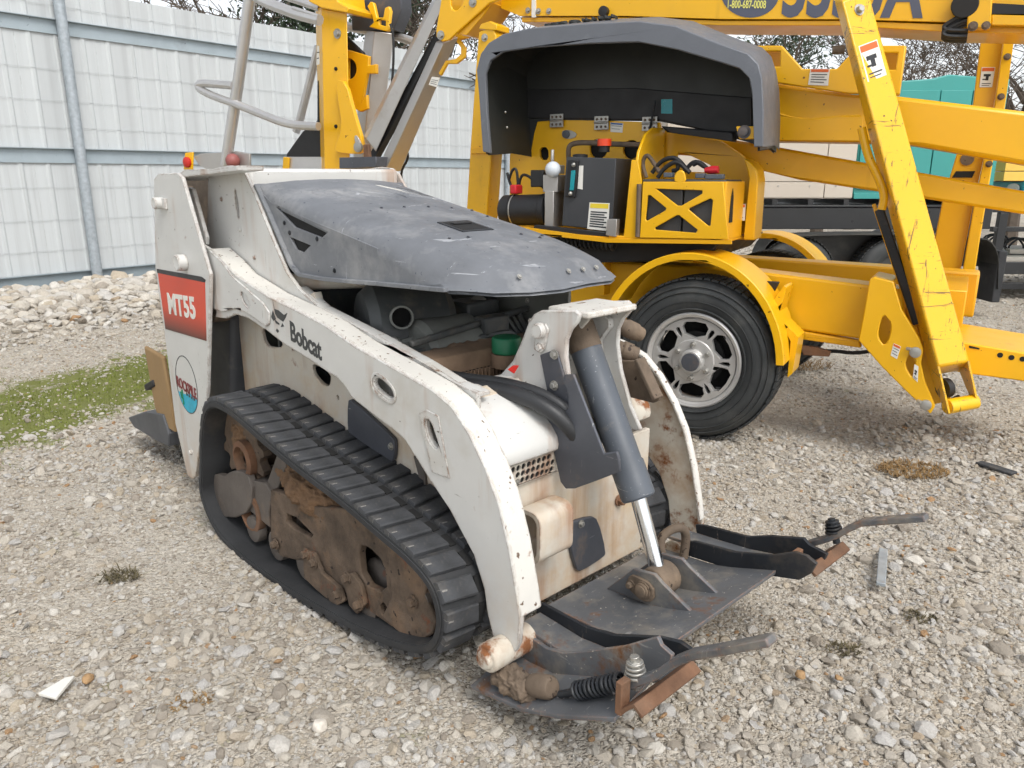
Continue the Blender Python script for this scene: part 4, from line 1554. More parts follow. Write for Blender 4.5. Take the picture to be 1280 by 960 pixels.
# cap joining outer and inner plates at the top, arm link inside
g = G()
g.plate([(-0.899, 1.291), (-0.81, 1.319), (-0.563, 1.32), (-0.394, 1.329), (-0.397, 1.314), (-0.567, 1.305), (-0.81, 1.294), (-0.865, 1.28)], 'y', -0.415, -0.324)
g.build('tower_cap', WHITE, LD, 0.004)
g = G()
g.box(-1.00, -0.97, -0.415, -0.324, 0.72, 1.26)
g.build('tower_web', BROWNDUST, LD, 0.003)
g = G()
g.plate([(-1.359, 1.303), (-0.889, 1.326), (-0.91, 0.92), (-1.335, 0.882)], 'y', -0.26, -0.25)
g.build('tower_cavity', BROWNDUST, LD)
g = G()
lk = [(-0.87, 1.258), (-0.836, 1.252), (-0.76, 1.085), (-0.767, 1.057), (-0.868, 1.05), (-0.922, 1.176)]
g.plate(lk, 'y', -0.385, -0.37)
g.build('arm_link', WHITE, LD, 0.003)
# rear standing platform and tan board
g = G()
pl = [(-1.874, 0.153), (-1.609, 0.244), (-1.387, 0.279), (-1.337, 0.201), (-1.356, 0.136), (-1.519, 0.125), (-1.797, 0.121)]
g.plate(pl, 'y', -0.40, 0.33)
g.build('platform', PLATF, LD, 0.01)
g = G()
g.plate([(-1.545, 0.563), (-1.332, 0.55), (-1.28, 0.219), (-1.454, 0.222), (-1.503, 0.28)], 'y', -0.39, -0.37)
g.build('back_pad', CARD, LD, 0.008)
g = G()
g.bar((-1.574, -0.38, 0.364), (-1.461, -0.38, 0.408), 0.04, 0.03)
g.build('pad_clip', BLACK, LD, 0.006)

# --- lift arms
top_e = '246,302'
arm_pts = [(-0.818, 1.072), (-0.7, 1.046), (-0.591, 1.009), (-0.507, 0.97), (-0.286, 0.924), (-0.105, 0.902), (0.05, 0.879), (0.203, 0.841), (0.384, 0.811), (0.549, 0.783), (0.626, 0.756), (0.69, 0.702), (0.749, 0.628), (0.793, 0.552), (0.831, 0.442), (0.856, 0.336), (0.867, 0.276), (0.862, 0.209), (0.839, 0.16), (0.805, 0.138), (0.773, 0.177), (0.75, 0.239), (0.739, 0.304), (0.701, 0.384), (0.608, 0.479), (0.515, 0.548), (0.432, 0.616), (0.39, 0.632), (0.266, 0.661), (0.175, 0.684), (0.14, 0.713), (0.107, 0.728), (0.064, 0.734), (-0.034, 0.754), (-0.199, 0.78), (-0.333, 0.813), (-0.361, 0.817), (-0.445, 0.833), (-0.535, 0.835), (-0.623, 0.809), (-0.725, 0.802), (-0.782, 0.824), (-0.813, 0.928)]
slot = smooth2([(0.299, 0.764), (0.322, 0.771), (0.372, 0.752), (0.386, 0.737), (0.381, 0.725), (0.363, 0.721), (0.311, 0.733), (0.293, 0.747)], 1)
slot2 = smooth2([(0.519, 0.696), (0.542, 0.704), (0.572, 0.651), (0.575, 0.635), (0.558, 0.631), (0.533, 0.65)], 1)
for s in (-1, 1):
    ya, yb = (-0.40, -0.385) if s < 0 else (0.385, 0.40)
    mat_ = WHITE if s < 0 else INNERW
    g = G()
    g.plate(arm_pts, 'y', ya, yb, [slot, slot2])
    ar = g.build('lift_arm', mat_, LD, 0.004)
    # inner web of the box section
    if s < 0:
        g = G()
    yi0, yi1 = (-0.345, -0.333) if s < 0 else (0.333, 0.345)
    if s < 0:
        g.plate(arm_pts[2:16] + arm_pts[25:38], 'y', yi0, yi1)
        g.build('inner_web', mat_, ar, 0.003)
    # top cover strip, chipped
    tp = [(p[0], p[1]) for p in arm_pts[1:17]]
    lo = [(p[0], p[1]) for p in inset(arm_pts, 0.010)[1:17]]
    g = G()
    m0, m1_ = (-0.398, -0.326) if s < 0 else (0.372, 0.398)
    area_a = sum(arm_pts[i][0] * arm_pts[(i + 1) % len(arm_pts)][1] - arm_pts[(i + 1) % len(arm_pts)][0] * arm_pts[i][1] for i in range(len(arm_pts)))
    up_ = [(x, z + 0.004) for x, z in tp]
    g.plate(up_ + lo[::-1], 'y', m0, m1_)
    g.build('top_strip', CHIPW, ar, 0.004)
    # pivot boss at the foot
    g = G()
    c = Vector((0.812, 0.0, 0.172))
    e = -1 if s < 0 else 1
    g.lathe([(0.037, 0.0), (0.037, 0.055), (0.034, 0.062), (0.026, 0.064), (0.022, 0.074), (0.010, 0.076)], (c.x, e * 0.40, c.z), (0, e, 0), 28)
    g.lathe([(0.037, 0.0), (0.037, 0.08)], (c.x, e * 0.40, c.z), (0, -e, 0), 28)
    g.build('pivot_boss', INNERW, ar, 0.002)
    if s < 0:
        arm_n = ar
g = G()
g.plate(inset(slot, -0.016), 'y', -0.404, -0.4005, [inset(slot, -0.006)])
g.build('slot_rim', WHITE, arm_n, 0.002)
g = G()
g.plate(smooth2([(0.497, 0.711), (0.531, 0.727), (0.579, 0.721), (0.617, 0.565), (0.546, 0.562)], 0), 'y', -0.404, -0.4005, [inset(slot2, -0.003)])
g.build('wear_plate', WHITE, arm_n, 0.002)
g = G()
g.plate([(-0.692, 1.046), (-0.59, 1.009), (-0.524, 0.969), (-0.316, 0.902), (-0.277, 0.876), (-0.284, 0.836), (-0.308, 0.824), (-0.357, 0.834), (-0.428, 0.851), (-0.53, 0.855), (-0.63, 0.832), (-0.71, 0.833), (-0.761, 0.903), (-0.778, 1.003)], 'y', -0.407, -0.4005, [circ((-0.442, 0.898), 0.016, 14, 0.034, 0.9)])
g.build('pivot_reinforcement', WHITE, arm_n, 0.003)
g = G()
g.lathe([(0.06, 0), (0.06, 0.06)], (-0.751, -0.4, 0.837), (0, 1, 0), 20)
g.build('cylinder_lug', BROWNDUST, arm_n, 0.004)
# maker's lettering and cat head on the arm
a, b = Vector((-0.159, -0.4, 0.804)), Vector((0.054, -0.4, 0.762))
top = Vector((-0.144, -0.4, 0.87))
decal_text('lettering', 'Bobcat', a, b - a, (0.02, 0, 1), (top.z - a.z) * 1.30, INK, arm_n, sx=0.80, bold=0.0024, lift=0.0005, spacing=0.96)
cat = [[(-0.255, 0.914), (-0.249, 0.889), (-0.223, 0.888), (-0.188, 0.877), (-0.166, 0.887), (-0.179, 0.87), (-0.197, 0.855), (-0.212, 0.858), (-0.232, 0.863), (-0.246, 0.874)], [(-0.26, 0.883), (-0.244, 0.857), (-0.261, 0.849), (-0.275, 0.86)], [(-0.254, 0.855), (-0.224, 0.846), (-0.225, 0.841), (-0.246, 0.843)], [(-0.203, 0.849), (-0.194, 0.84), (-0.216, 0.835)], [(-0.243, 0.826), (-0.229, 0.82), (-0.24, 0.813), (-0.25, 0.819)]]
for c_ in cat:
    g = G()
    g.plate(c_, 'y', -0.4014, -0.4003)
    g.build('cat_head_mark', INK, arm_n)

# --- hood
HX0, HX1 = -0.50, 0.62


def zs(x):
    z = 1.262 - 0.180 * (x + 0.446)
    if x > 0.36:
        z -= 0.35 * (x - 0.36) ** 2
    return z


def zb(x):
    if x < -0.25:
        return 1.27 - (x + 0.5) * 1.14
    return 0.985 + (x + 0.25) * 0.043


sk = [(HX0, 1.268), (-0.42, 1.178), (-0.33, 1.06), (-0.295, 1.015), (-0.25, 0.990), (-0.1, 0.990), (0.10, 0.999), (0.1945, 1.0045)]
skt = [(x, zs(x) - 0.045) for x in (0.1945, 0.1, -0.1, -0.25, -0.40, -0.47)]
skt = [(x, max(z, zb(x) + 0.004)) for x, z in skt]
vents = [smooth2([(-0.379, 1.198), (-0.342, 1.197), (-0.059, 1.137), (-0.103, 1.115), (-0.267, 1.139)], 0), smooth2([(-0.303, 1.107), (-0.174, 1.087), (-0.222, 1.061), (-0.267, 1.068)], 0)]
hd = None
for s in (-1, 1):
    g = G()
    y0, y1 = (-0.300, -0.292) if s < 0 else (0.292, 0.300)
    g.plate(sk + skt, 'y', y0, y1, vents)
    sk_o = (g, y0)
    if s < 0:
        near_skirt = g
    else:
        far_skirt = g
g = G()
hc = [(-0.300, None), (-0.300, -0.045), (-0.299, -0.034), (-0.294, -0.022), (-0.284, -0.011), (-0.268, -0.003), (-0.24, 0.003), (-0.16, 0.010), (-0.05, 0.014)]
cols = hc + [(-y, dz) for y, dz in reversed(hc)]
secs = []


def plan(x, y):
    xf = 0.60 - 0.16 * (abs(y) / 0.3) ** 5
    return -0.5 + (x + 0.5) * (xf + 0.5) / 1.1


for x in np.linspace(-0.50, 0.60, 24):
    f = max(0.0, (x - 0.52) / 0.10)
    row = []
    for y, dz in cols:
        if dz is None:
            t_ = 1.0 if x > 0.24 else 0.0
            row.append((plan(x, y), y * (0.955 if x < 0.30 else 1.0), zb(x) * t_ + (zs(x) - 0.047) * (1 - t_)))
            continue
        z = max(zs(x) + dz, zb(x) + 0.002)
        row.append((plan(x, y), y, z))
    secs.append(row)
lip = [(plan(0.635, y), y, max(1.030, zs(0.62) - 0.03 + (dz or 0) * 0.4) if dz is not None else 1.022) for y, dz in cols]
lip2 = [(plan(0.648, y), y, 1.026 if dz is not None else 1.020) for y, dz in cols]
lip3 = [(plan(0.668, y), y * 1.01, 1.014 + 0.003 * math.sin(y * 40)) for y, dz in cols]
secs += [lip, lip2, lip3]
outer = secs
inner = [[(x, y * 0.975, z - 0.009) for x, y, z in row] for row in secs]
for a in (outer, inner):
    n_ = len(cols)
    base = len(g.v)
    g.v += [p for row in a for p in row]
    for j in range(len(a) - 1):
        for i in range(n_ - 1):
            g.f.append((base + j * n_ + i, base + j * n_ + i + 1, base + (j + 1) * n_ + i + 1, base + (j + 1) * n_ + i))
hd = g.build('hood', HOODP, LD, smooth=50)
near_skirt.build('hood_skirt', HOODP, hd, 0.003)
far_skirt.build('hood_skirt', HOODP, hd, 0.003)
# flange along the skirt foot
g = G()
skf = sk + [(0.34, 1.011), (0.44, 1.015), (0.50, 1.018)]
for a, b in zip(skf[:-1], skf[1:]):
    g.bar((a[0], -0.304, a[1]), (b[0], -0.304, b[1]), 0.018, 0.012)
g.build('skirt_flange', HOODP, hd, 0.002)
for v in vents:
    g = G()
    g.plate(inset(v, -0.006), 'y', -0.2915, -0.286)
    g.build('vent_backing', HOLE_SHADE, hd)


def on_hood(x, y):
    yy = abs(y)
    dz = np.interp(yy, [0.0, 0.05, 0.14, 0.22, 0.254, 0.275], [0.014, 0.014, 0.010, 0.002, -0.006, -0.017])
    return Vector((x, y, zs(x) + float(dz)))


# latch recess
lc = [(0.18, -0.075), (0.18, 0.045), (0.30, 0.045), (0.30, -0.075)]
g = G()
fr = []
for sc_ in (1.0, 0.80):
    fr.append([on_hood(0.24 + (x - 0.24) * sc_, -0.015 + (y + 0.015) * sc_) + Vector((0, 0, 0.003)) for x, y in lc])
lows = [p - Vector((0, 0, 0.006)) for p in fr[0]]
g.loft([lows, fr[0], fr[1]], cap=False)
g.build('latch_frame', STEELD, hd, 0.001)
g = G()
g.loft([[p - Vector((0, 0, 0.001)) for p in fr[1]], [p + Vector((0, 0, 0.0005)) for p in fr[1]]])
g.build('latch_recess', HOLE_SHADE, hd)
g = G()
g.bar(on_hood(0.215, -0.05) + Vector((0, 0, 0.004)), on_hood(0.215, 0.02) + Vector((0, 0, 0.004)), 0.03, 0.006)
g.build('latch_handle', BLACK, hd, 0.002)
for (x, y) in ((-0.04, -0.12), (-0.03, -0.04), (-0.02, 0.05), (-0.01, 0.14), (0.0, 0.22), (0.34, -0.16), (0.35, -0.10), (0.36, 0.10), (0.37, 0.18), (0.40, 0.14), (0.10, 0.20)):
    bolt(hd, on_hood(x, y), (0.18, 0, 1), 0.004, 0.004, PLATEG)
for y in (-0.16, 0.02, 0.08, 0.14):
    bolt(hd, (plan(0.625, y), y, 1.05), (1, 0, 0.8), 0.005, 0.004, ZINC)
for (x, z) in ((-0.13, 1.11), (-0.04, 1.02), (-0.33, 1.15), (-0.30, 1.12)):
    bolt(hd, (x, -0.3005, z), (0, -1, 0), 0.005, 0.004, STEELD)
# embossed flourish on the rear of the hood
g = G()
for k, (x0, y0, L_) in enumerate(((-0.36, -0.17, 0.20), (-0.33, -0.10, 0.19), (-0.30, -0.03, 0.20), (-0.27, 0.04, 0.18), (-0.30, 0.10, 0.20), (-0.25, 0.16, 0.15), (-0.36, -0.24, 0.12))):
    pts = []
    for i in range(9):
        t_ = i / 8
        pts.append(on_hood(x0 + L_ * t_ * 0.8 + 0.012 * math.sin(t_ * 9 + k), y0 + 0.07 * t_ + 0.018 * math.sin(t_ * 6 + 2 * k)) + Vector((0, 0, -0.002)))
    g.tube(pts, [0.002 + 0.006 * math.sin(math.pi * min(1, max(0, i / 8))) for i in range(9)], 6)
g.build('embossed_script', HOODP, hd)
g = G()
st = [on_hood(-0.39, 0.10), on_hood(-0.43, 0.24), on_hood(-0.16, 0.262), on_hood(-0.18, 0.20), on_hood(-0.30, 0.14)]
g.loft([[p + Vector((0, 0, 0.001)) for p in st], [p + Vector((0, 0, 0.002)) for p in st]])
wst = g.build('torn_sticker', DECW, hd)
for k in range(3):
    g = G()
    g.bar(on_hood(-0.36 + 0.05 * k, 0.17 + 0.012 * k) + Vector((0, 0, 0.003)), on_hood(-0.33 + 0.05 * k, 0.22 + 0.008 * k) + Vector((0, 0, 0.003)), 0.006, 0.001)
    g.build('sticker_print', INK, wst)

# --- engine bay under the hood
g = G()
g.box(-0.55, 0.40, -0.255, 0.255, 0.56, 0.60)
g.box(-0.534, -0.52, -0.255, 0.255, 0.60, 1.0)
g.box(-0.76, -0.61, -0.30, -0.29, 1.05, 1.30)  # dark backing added so the tower plate's oblong hole reads as shade
g.build('bay_floor', ENGB, LD)
g = G()
g.box(-0.50, 0.42, 0.25, 0.262, 0.60, 0.95)
g.build('bay_far_wall', BAYD, LD)
for x, z in ((0.24, 0.90), (0.33, 0.85), (0.20, 0.83)):
    bolt(LD, (x, 0.249, z), (0, -1, 0), 0.006, 0.005)
g = G()
g.lathe([(0.02, 0.0), (0.14, 0.0), (0.165, 0.03), (0.165, 0.25), (0.14, 0.28), (0.02, 0.28)], (-0.06, -0.20, 0.80), (0.35, 0.9, 0), 36)
g.build('air_cleaner', ENGB, LD)
g = G()
g.lathe([(0.02, 0), (0.11, 0.0), (0.125, 0.02), (0.125, 0.20), (0.10, 0.22)], (0.16, -0.16, 0.75), (0.1, 1, 0), 30)
g.build('fan_housing', BAYD, LD)
sp_ = Vector((0.114, -0.16, 0.876))
g = G()
g.lathe([(0.030, 0.0), (0.030, 0.09), (0.036, 0.09), (0.036, 0.0)], sp_ + Vector((0.03, -0.03, 0.01)), (-0.75, 0.45, -0.15), 20, ring=True)
ek = g.build('intake_tube', BAYD, LD)
g = G()
g.lathe([(0.001, 0.0), (0.0295, 0.0)], sp_ + Vector((0.012, -0.02, 0.008)), (-0.75, 0.45, -0.15), 20, ring=False)
g.build('tube_mouth', HOLE_SHADE, ek)
g = G()
g.cyl((-0.34, -0.29, 0.955), (0.10, 0.05, 0.985), 0.028, n=14)
g.build('bay_strut', BODYW, LD)
g = G()
g.bar((-0.20, -0.285, 0.93), (-0.16, -0.285, 0.84), 0.03, 0.05)
g.build('hinge_bracket', BODYW, LD, 0.003)
# radiator top tank and fins
g = G()
g.plate(smooth2([(0.27, 0.735), (0.27, 0.80), (0.29, 0.812), (0.365, 0.808), (0.38, 0.79), (0.38, 0.735)], 1), 'y', -0.255, 0.255)
g.build('radiator_tank', ENGTAN, LD, 0.006)
lm = lumps('caked_dust', (0.29, -0.05, 0.79), 0.04, 0.20, 0.022, 0, 0, ENGTAN, LD, 12)
g = G()
for k in range(34):
    yk = -0.24 + k * 0.0145
    g.box(0.382, 0.396, yk, yk + 0.005, 0.715, 0.755)
g.build('radiator_fins', ENGTAN, LD)
g = G()
g.box(0.377, 0.3805, -0.25, 0.25, 0.69, 0.755)
g.build('radiator_core', HOLE_SHADE, LD)
g = G()
g.plate([(0.398, 0.66), (0.398, 0.712), (0.50, 0.70), (0.56, 0.765), (0.60, 0.75), (0.60, 0.66)], 'y', -0.305, 0.305)
g.build('front_cross_member', BODYW, LD, 0.005)
gc_ = Vector((0.415, -0.013, 0.823))
g = G()
g.lathe([(0.040, -0.03), (0.044, -0.025), (0.044, 0.014), (0.040, 0.02), (0.01, 0.022)], gc_, (0, 0, 1), 24)
g.build('filler_cap', GREEN, LD, 0.002)
g = G()
g.cyl(gc_ - Vector((0, 0, 0.07)), gc_ - Vector((0, 0, 0.03)), 0.046, n=20)
g.build('filler_neck', ENGTAN, LD)
g = G()
g.bar((0.28, -0.26, 0.835), (0.24, 0.25, 0.875), 0.02, 0.02)
g.box(0.23, 0.29, 0.02, 0.12, 0.82, 0.875)
g.build('wiring_loom', ENGB, LD, 0.006)
for k in range(6):
    q = random.Random(k)
    g = G()
    g.tube([(0.05 + 0.03 * k, -0.08 + 0.05 * k, 0.62), (0.1 + 0.02 * k, 0.0 + 0.04 * k, 0.80 + 0.02 * (k % 3)), (0.2 + 0.01 * k, 0.10 + 0.02 * k, 0.86), (0.26, 0.14 + 0.02 * k, 0.78)], 0.008 + 0.003 * (k % 2), 8)
    g.build('engine_hose', ENGB, LD)
for k, (x, y, z, r_) in enumerate(((0.02, -0.17, 0.86, 0.022), (0.12, -0.20, 0.80, 0.018), (0.20, 0.02, 0.82, 0.02), (0.10, 0.16, 0.88, 0.024))):
    g = G()
    g.lathe([(r_, 0), (r_ * 1.25, 0.004), (r_ * 1.25, 0.022), (r_, 0.026)], (x, y, z), (0.6, -0.7, 0.3), 16)
    g.build('hose_clamp', ZINC, LD)
for k in range(5):
    g = G()
    g.tube(smooth2([(-0.2 + 0.09 * k, -0.25, 0.70 + 0.02 * k), (-0.1 + 0.08 * k, -0.18, 0.87 - 0.02 * k), (0.02 + 0.07 * k, -0.02 + 0.03 * k, 0.89 - 0.015 * k), (0.1 + 0.05 * k, 0.14, 0.80)], 2, False), 0.010 + 0.004 * (k % 2), 8)
    g.build('engine_hose', BAYD if k % 2 else ENGB, LD)
g = G()
g.box(0.04, 0.16, 0.06, 0.2, 0.74, 0.90)
g.build('battery_case', ENGB, LD, 0.008)
g = G()
g.plate([(-0.188, 0.807), (-0.167, 0.815), (-0.149, 0.812), (-0.167, 0.793)], 'x', 0.602, 0.606)
g.build('red_decal', REDP, LD)

# --- tilt tower at the front
near_t = [(0.415, 0.719), (0.49, 0.757), (0.542, 0.808), (0.576, 0.869), (0.602, 0.923), (0.62, 0.947), (0.649, 0.961), (0.765, 0.976), (0.781, 0.966), (0.776, 0.947), (0.753, 0.923), (0.74, 0.896), (0.739, 0.85), (0.754, 0.781), (0.79, 0.692), (0.83, 0.626), (0.714, 0.595), (0.561, 0.669)]
g = G()
g.plate(near_t, 'y', -0.112, -0.098)
tw_ = g.build('tilt_tower_plate', WHITE, LD, 0.005)
g = G()
g.plate(near_t, 'y', 0.098, 0.112)
g.build('tilt_tower_plate', WHITE, LD, 0.005)
g = G()
g.box(0.66, 0.80, -0.098, 0.098, 0.955, 0.972)
g.plate([(0.66, 0.955), (0.76, 0.955), (0.67, 0.86), (0.60, 0.80)], 'y', -0.03, -0.02)
g.box(0.585, 0.60, -0.097, 0.097, 0.70, 0.93)
g.build('tower_bridge', CHIPW, LD, 0.006)
g = G()
far_in = [(0.664, 0.946), (0.724, 0.923), (0.725, 0.901), (0.69, 0.857), (0.698, 0.802), (0.748, 0.649), (0.719, 0.642), (0.68, 0.752), (0.653, 0.84)]
g.plate(far_in, 'y', 0.075, 0.0975)
g.build('tower_gusset', WHITE, LD, 0.003)
pc = Vector((0.654, -0.113, 0.909))
g = G()
g.lathe([(0.021, 0.0), (0.021, 0.018), (0.018, 0.022)], pc, (0, -1, 0), 24)
g.build('pin', WHITE, tw_)
g = G()
pk = [(0.631, 0.88), (0.636, 0.908), (0.65, 0.925), (0.671, 0.93), (0.682, 0.915), (0.669, 0.862), (0.652, 0.848), (0.631, 0.856)]
g.plate(pk, 'y', -0.120, -0.1125)
g.build('pin_keeper', WHITE, tw_, 0.002)
bolt(tw_, (0.655, -0.12, 0.865), (0, -1, 0), 0.009, 0.01, WHITE)
g = G()
g.plate([(0.653, 0.844), (0.704, 0.866), (0.715, 0.861), (0.762, 0.751), (0.757, 0.72), (0.707, 0.691), (0.696, 0.697)], 'y', -0.120, -0.1125)
bp = g.build('bracket_plate', PLATEG, tw_, 0.003)
bolt(bp, (0.708, -0.121, 0.855), (0, -1, 0), 0.009, 0.01)
bolt(bp, (0.709, -0.121, 0.772), (0, -1, 0), 0.009, 0.01)
g = G()
shield = [(0.698, 0.685), (0.752, 0.708), (0.776, 0.728), (0.772, 0.776), (0.755, 0.802), (0.76, 0.814), (0.79, 0.821), (0.895, 0.639), (0.934, 0.654), (0.942, 0.639), (0.946, 0.605), (0.877, 0.562), (0.804, 0.518), (0.771, 0.508), (0.753, 0.521)]
g.plate(shield, 'y', -0.141, -0.132)
g.build('cylinder_shield', PLATEG, LD, 0.003)
# tilt cylinder
c0, c1 = Vector((0.655, 0.0, 0.955)), Vector((0.905, 0.0, 0.480))
axc = (c1 - c0).normalized()
g = G()
g.lathe([(0.02, 0.0), (0.042, 0.0), (0.044, 0.01), (0.044, 0.12)], c0, axc, 32)
cyl_o = g.build('tilt_cylinder', BROWNDUST, LD)
g = G()
L_ = (c1 - c0).length
g.lathe([(0.0425, 0.115), (0.0425, L_ - 0.10), (0.046, L_ - 0.095), (0.046, L_ - 0.005), (0.042, L_), (0.02, L_)], c0, axc, 32)
g.build('barrel', BARREL, cyl_o)
cl = Vector((0.985, 0.0, 0.275))
rod_d = (cl - c1)
g = G()
g.cyl(c1 - axc * 0.02, cl - rod_d.normalized() * 0.02, 0.021, n=28)
g.build('rod', CHROME, cyl_o)
g = G()
g.lathe([(0.030, -0.038), (0.042, -0.034), (0.044, 0.034), (0.030, 0.038)], cl, (0, 1, 0), 26)
g.build('rod_eye', BROWNDUST, cyl_o, 0.003)
g = G()
g.cyl((cl.x, -0.085, cl.z), (cl.x, 0.085, cl.z), 0.020, n=20)
g.build('clevis_pin', BROWNDUST, cyl_o, 0.002)
# hydraulic hose over the cowl
hp = [(0.306, -0.13, 0.714), (0.393, -0.13, 0.713), (0.502, -0.13, 0.721), (0.607, -0.13, 0.713), (0.676, -0.13, 0.688), (0.712, -0.13, 0.647), (0.727, -0.13, 0.606)]
hq = [(p[0], -0.25 + 0.13 * i / 6.0, p[2] + 0.0) for i, p in enumerate([(0.37, -0.2, 0.744), (0.474, -0.2, 0.745), (0.577, -0.2, 0.752), (0.677, -0.2, 0.744), (0.743, -0.2, 0.718), (0.776, -0.2, 0.684), (0.793, -0.2, 0.65)])]
g = G()
g.tube(smooth2(hq, 2, False), 0.021, 14)
g.build('hydraulic_hose', HOSE, LD)
g = G()
g.tube(smooth2([(p[0], p[1] + 0.03, p[2] + 0.012) for p in hq], 2, False), 0.016, 12)
g.build('hydraulic_hose', HOSE, LD)
# couplers and bracket on the far side of the tower
for a, b in (((0.687, 0.14, 0.904), (0.709, 0.24, 0.856)), ((0.673, 0.14, 0.837), (0.73, 0.2, 0.805))):
    a, b = Vector(a), Vector(b)
    d_ = (b - a)
    g = G()
    g.lathe([(0.012, 0), (0.022, 0), (0.022, d_.length * 0.45), (0.026, d_.length * 0.5), (0.026, d_.length * 0.8), (0.022, d_.length * 0.82), (0.022, d_.length), (0.012, d_.length * 0.98)], a, d_, 20)
    g.build('hydraulic_coupler', BROWNDUST, LD)
g = G()
g.plate([(0.65, 0.783), (0.772, 0.804), (0.846, 0.72), (0.847, 0.704), (0.827, 0.693), (0.75, 0.693), (0.699, 0.673)], 'y', 0.15, 0.165)
g.bar((0.783, 0.14, 0.814), (0.851, 0.14, 0.714), 0.04, 0.012)
g.build('coupler_bracket', BROWNDUST, LD, 0.003)

# --- quick-attach frame, rolled forward
g = G()
pr = [(0.80, 0.218), (0.99, 0.232), (1.06, 0.250), (1.185, 0.290)]
g.plate(pr + [(x, z - 0.012) for x, z in reversed(pr)], 'y', -0.238, 0.243)
qa = g.build('quick_attach_plate', STEEL, LD, 0.002)
fl = {
    'n_in': [(0.771, 0.206), (0.788, 0.222), (0.851, 0.222), (0.944, 0.223), (1.031, 0.242), (1.155, 0.296), (1.207, 0.309), (1.245, 0.303), (1.234, 0.276), (1.149, 0.204), (1.012, 0.117), (0.854, 0.071), (0.772, 0.127)],
    'n_out': [(0.811, 0.193), (0.836, 0.186), (0.891, 0.181), (0.947, 0.195), (1.021, 0.236), (1.123, 0.298), (1.211, 0.364), (1.222, 0.348), (1.25, 0.339), (1.245, 0.302), (1.171, 0.219), (1.036, 0.139), (0.909, 0.093), (0.811, 0.081)],
    'f_in': [(0.898, 0.269), (0.935, 0.283), (1.063, 0.297), (1.167, 0.327), (1.23, 0.36), (1.263, 0.361), (1.289, 0.349), (1.278, 0.317), (1.249, 0.287), (1.127, 0.257), (1.017, 0.238), (0.917, 0.23)],
    'f_out': [(0.88, 0.288), (0.907, 0.295), (1.05, 0.309), (1.121, 0.337), (1.211, 0.362), (1.228, 0.349), (1.279, 0.34), (1.271, 0.314), (1.208, 0.28), (1.043, 0.242), (0.887, 0.257)],
}
for k, y_ in (('n_in', -0.24), ('n_out', -0.33), ('f_in', 0.243), ('f_out', 0.33)):
    g = G()
    g.plate(fl[k], 'y', y_ - 0.006, y_ + 0.006)
    g.build('side_flange', STEEL if k == 'n_out' else STEELD, qa, 0.002)
# channel floors
for y0, y1, pr in ((-0.324, -0.246, [(0.785, 0.196), (0.93, 0.188), (1.06, 0.205), (1.235, 0.262)]), (0.249, 0.324, [(0.83, 0.262), (0.95, 0.268), (1.06, 0.276), (1.235, 0.305)])):
    g = G()
    g.plate(pr + [(x, z - 0.01) for x, z in reversed(pr)], 'y', y0, y1)
    g.build('channel_floor', STEEL, qa, 0.002)
# outer shelves
sh = [(0.777, -0.45, 0.098), (0.812, -0.45, 0.08), (0.891, -0.45, 0.094), (1.021, -0.45, 0.138), (1.209, -0.45, 0.237)]
g = G()
inn = [(0.77, -0.334, 0.12), (0.83, -0.334, 0.115), (0.92, -0.334, 0.125), (1.03, -0.334, 0.175), (1.20, -0.334, 0.255)]
outn = [(0.745, -0.455, 0.06), (0.82, -0.455, 0.075), (0.93, -0.455, 0.095), (1.05, -0.455, 0.145), (1.20, -0.455, 0.225)]
g.loft([inn + [(a[0], a[1], a[2] - 0.012) for a in reversed(inn)], outn + [(a[0], a[1], a[2] - 0.012) for a in reversed(outn)]])
g.build('outer_shelf', STEEL, qa, 0.002)
g = G()
inf = [(0.86, 0.336, 0.235), (0.98, 0.336, 0.24), (1.10, 0.336, 0.265), (1.22, 0.336, 0.30)]
outf = [(0.86, 0.455, 0.205), (0.98, 0.455, 0.21), (1.10, 0.455, 0.235), (1.22, 0.455, 0.27)]
g.loft([inf + [(a[0], a[1], a[2] - 0.012) for a in reversed(inf)], outf + [(a[0], a[1], a[2] - 0.012) for a in reversed(outf)]])
g.build('outer_shelf', STEEL, qa, 0.002)
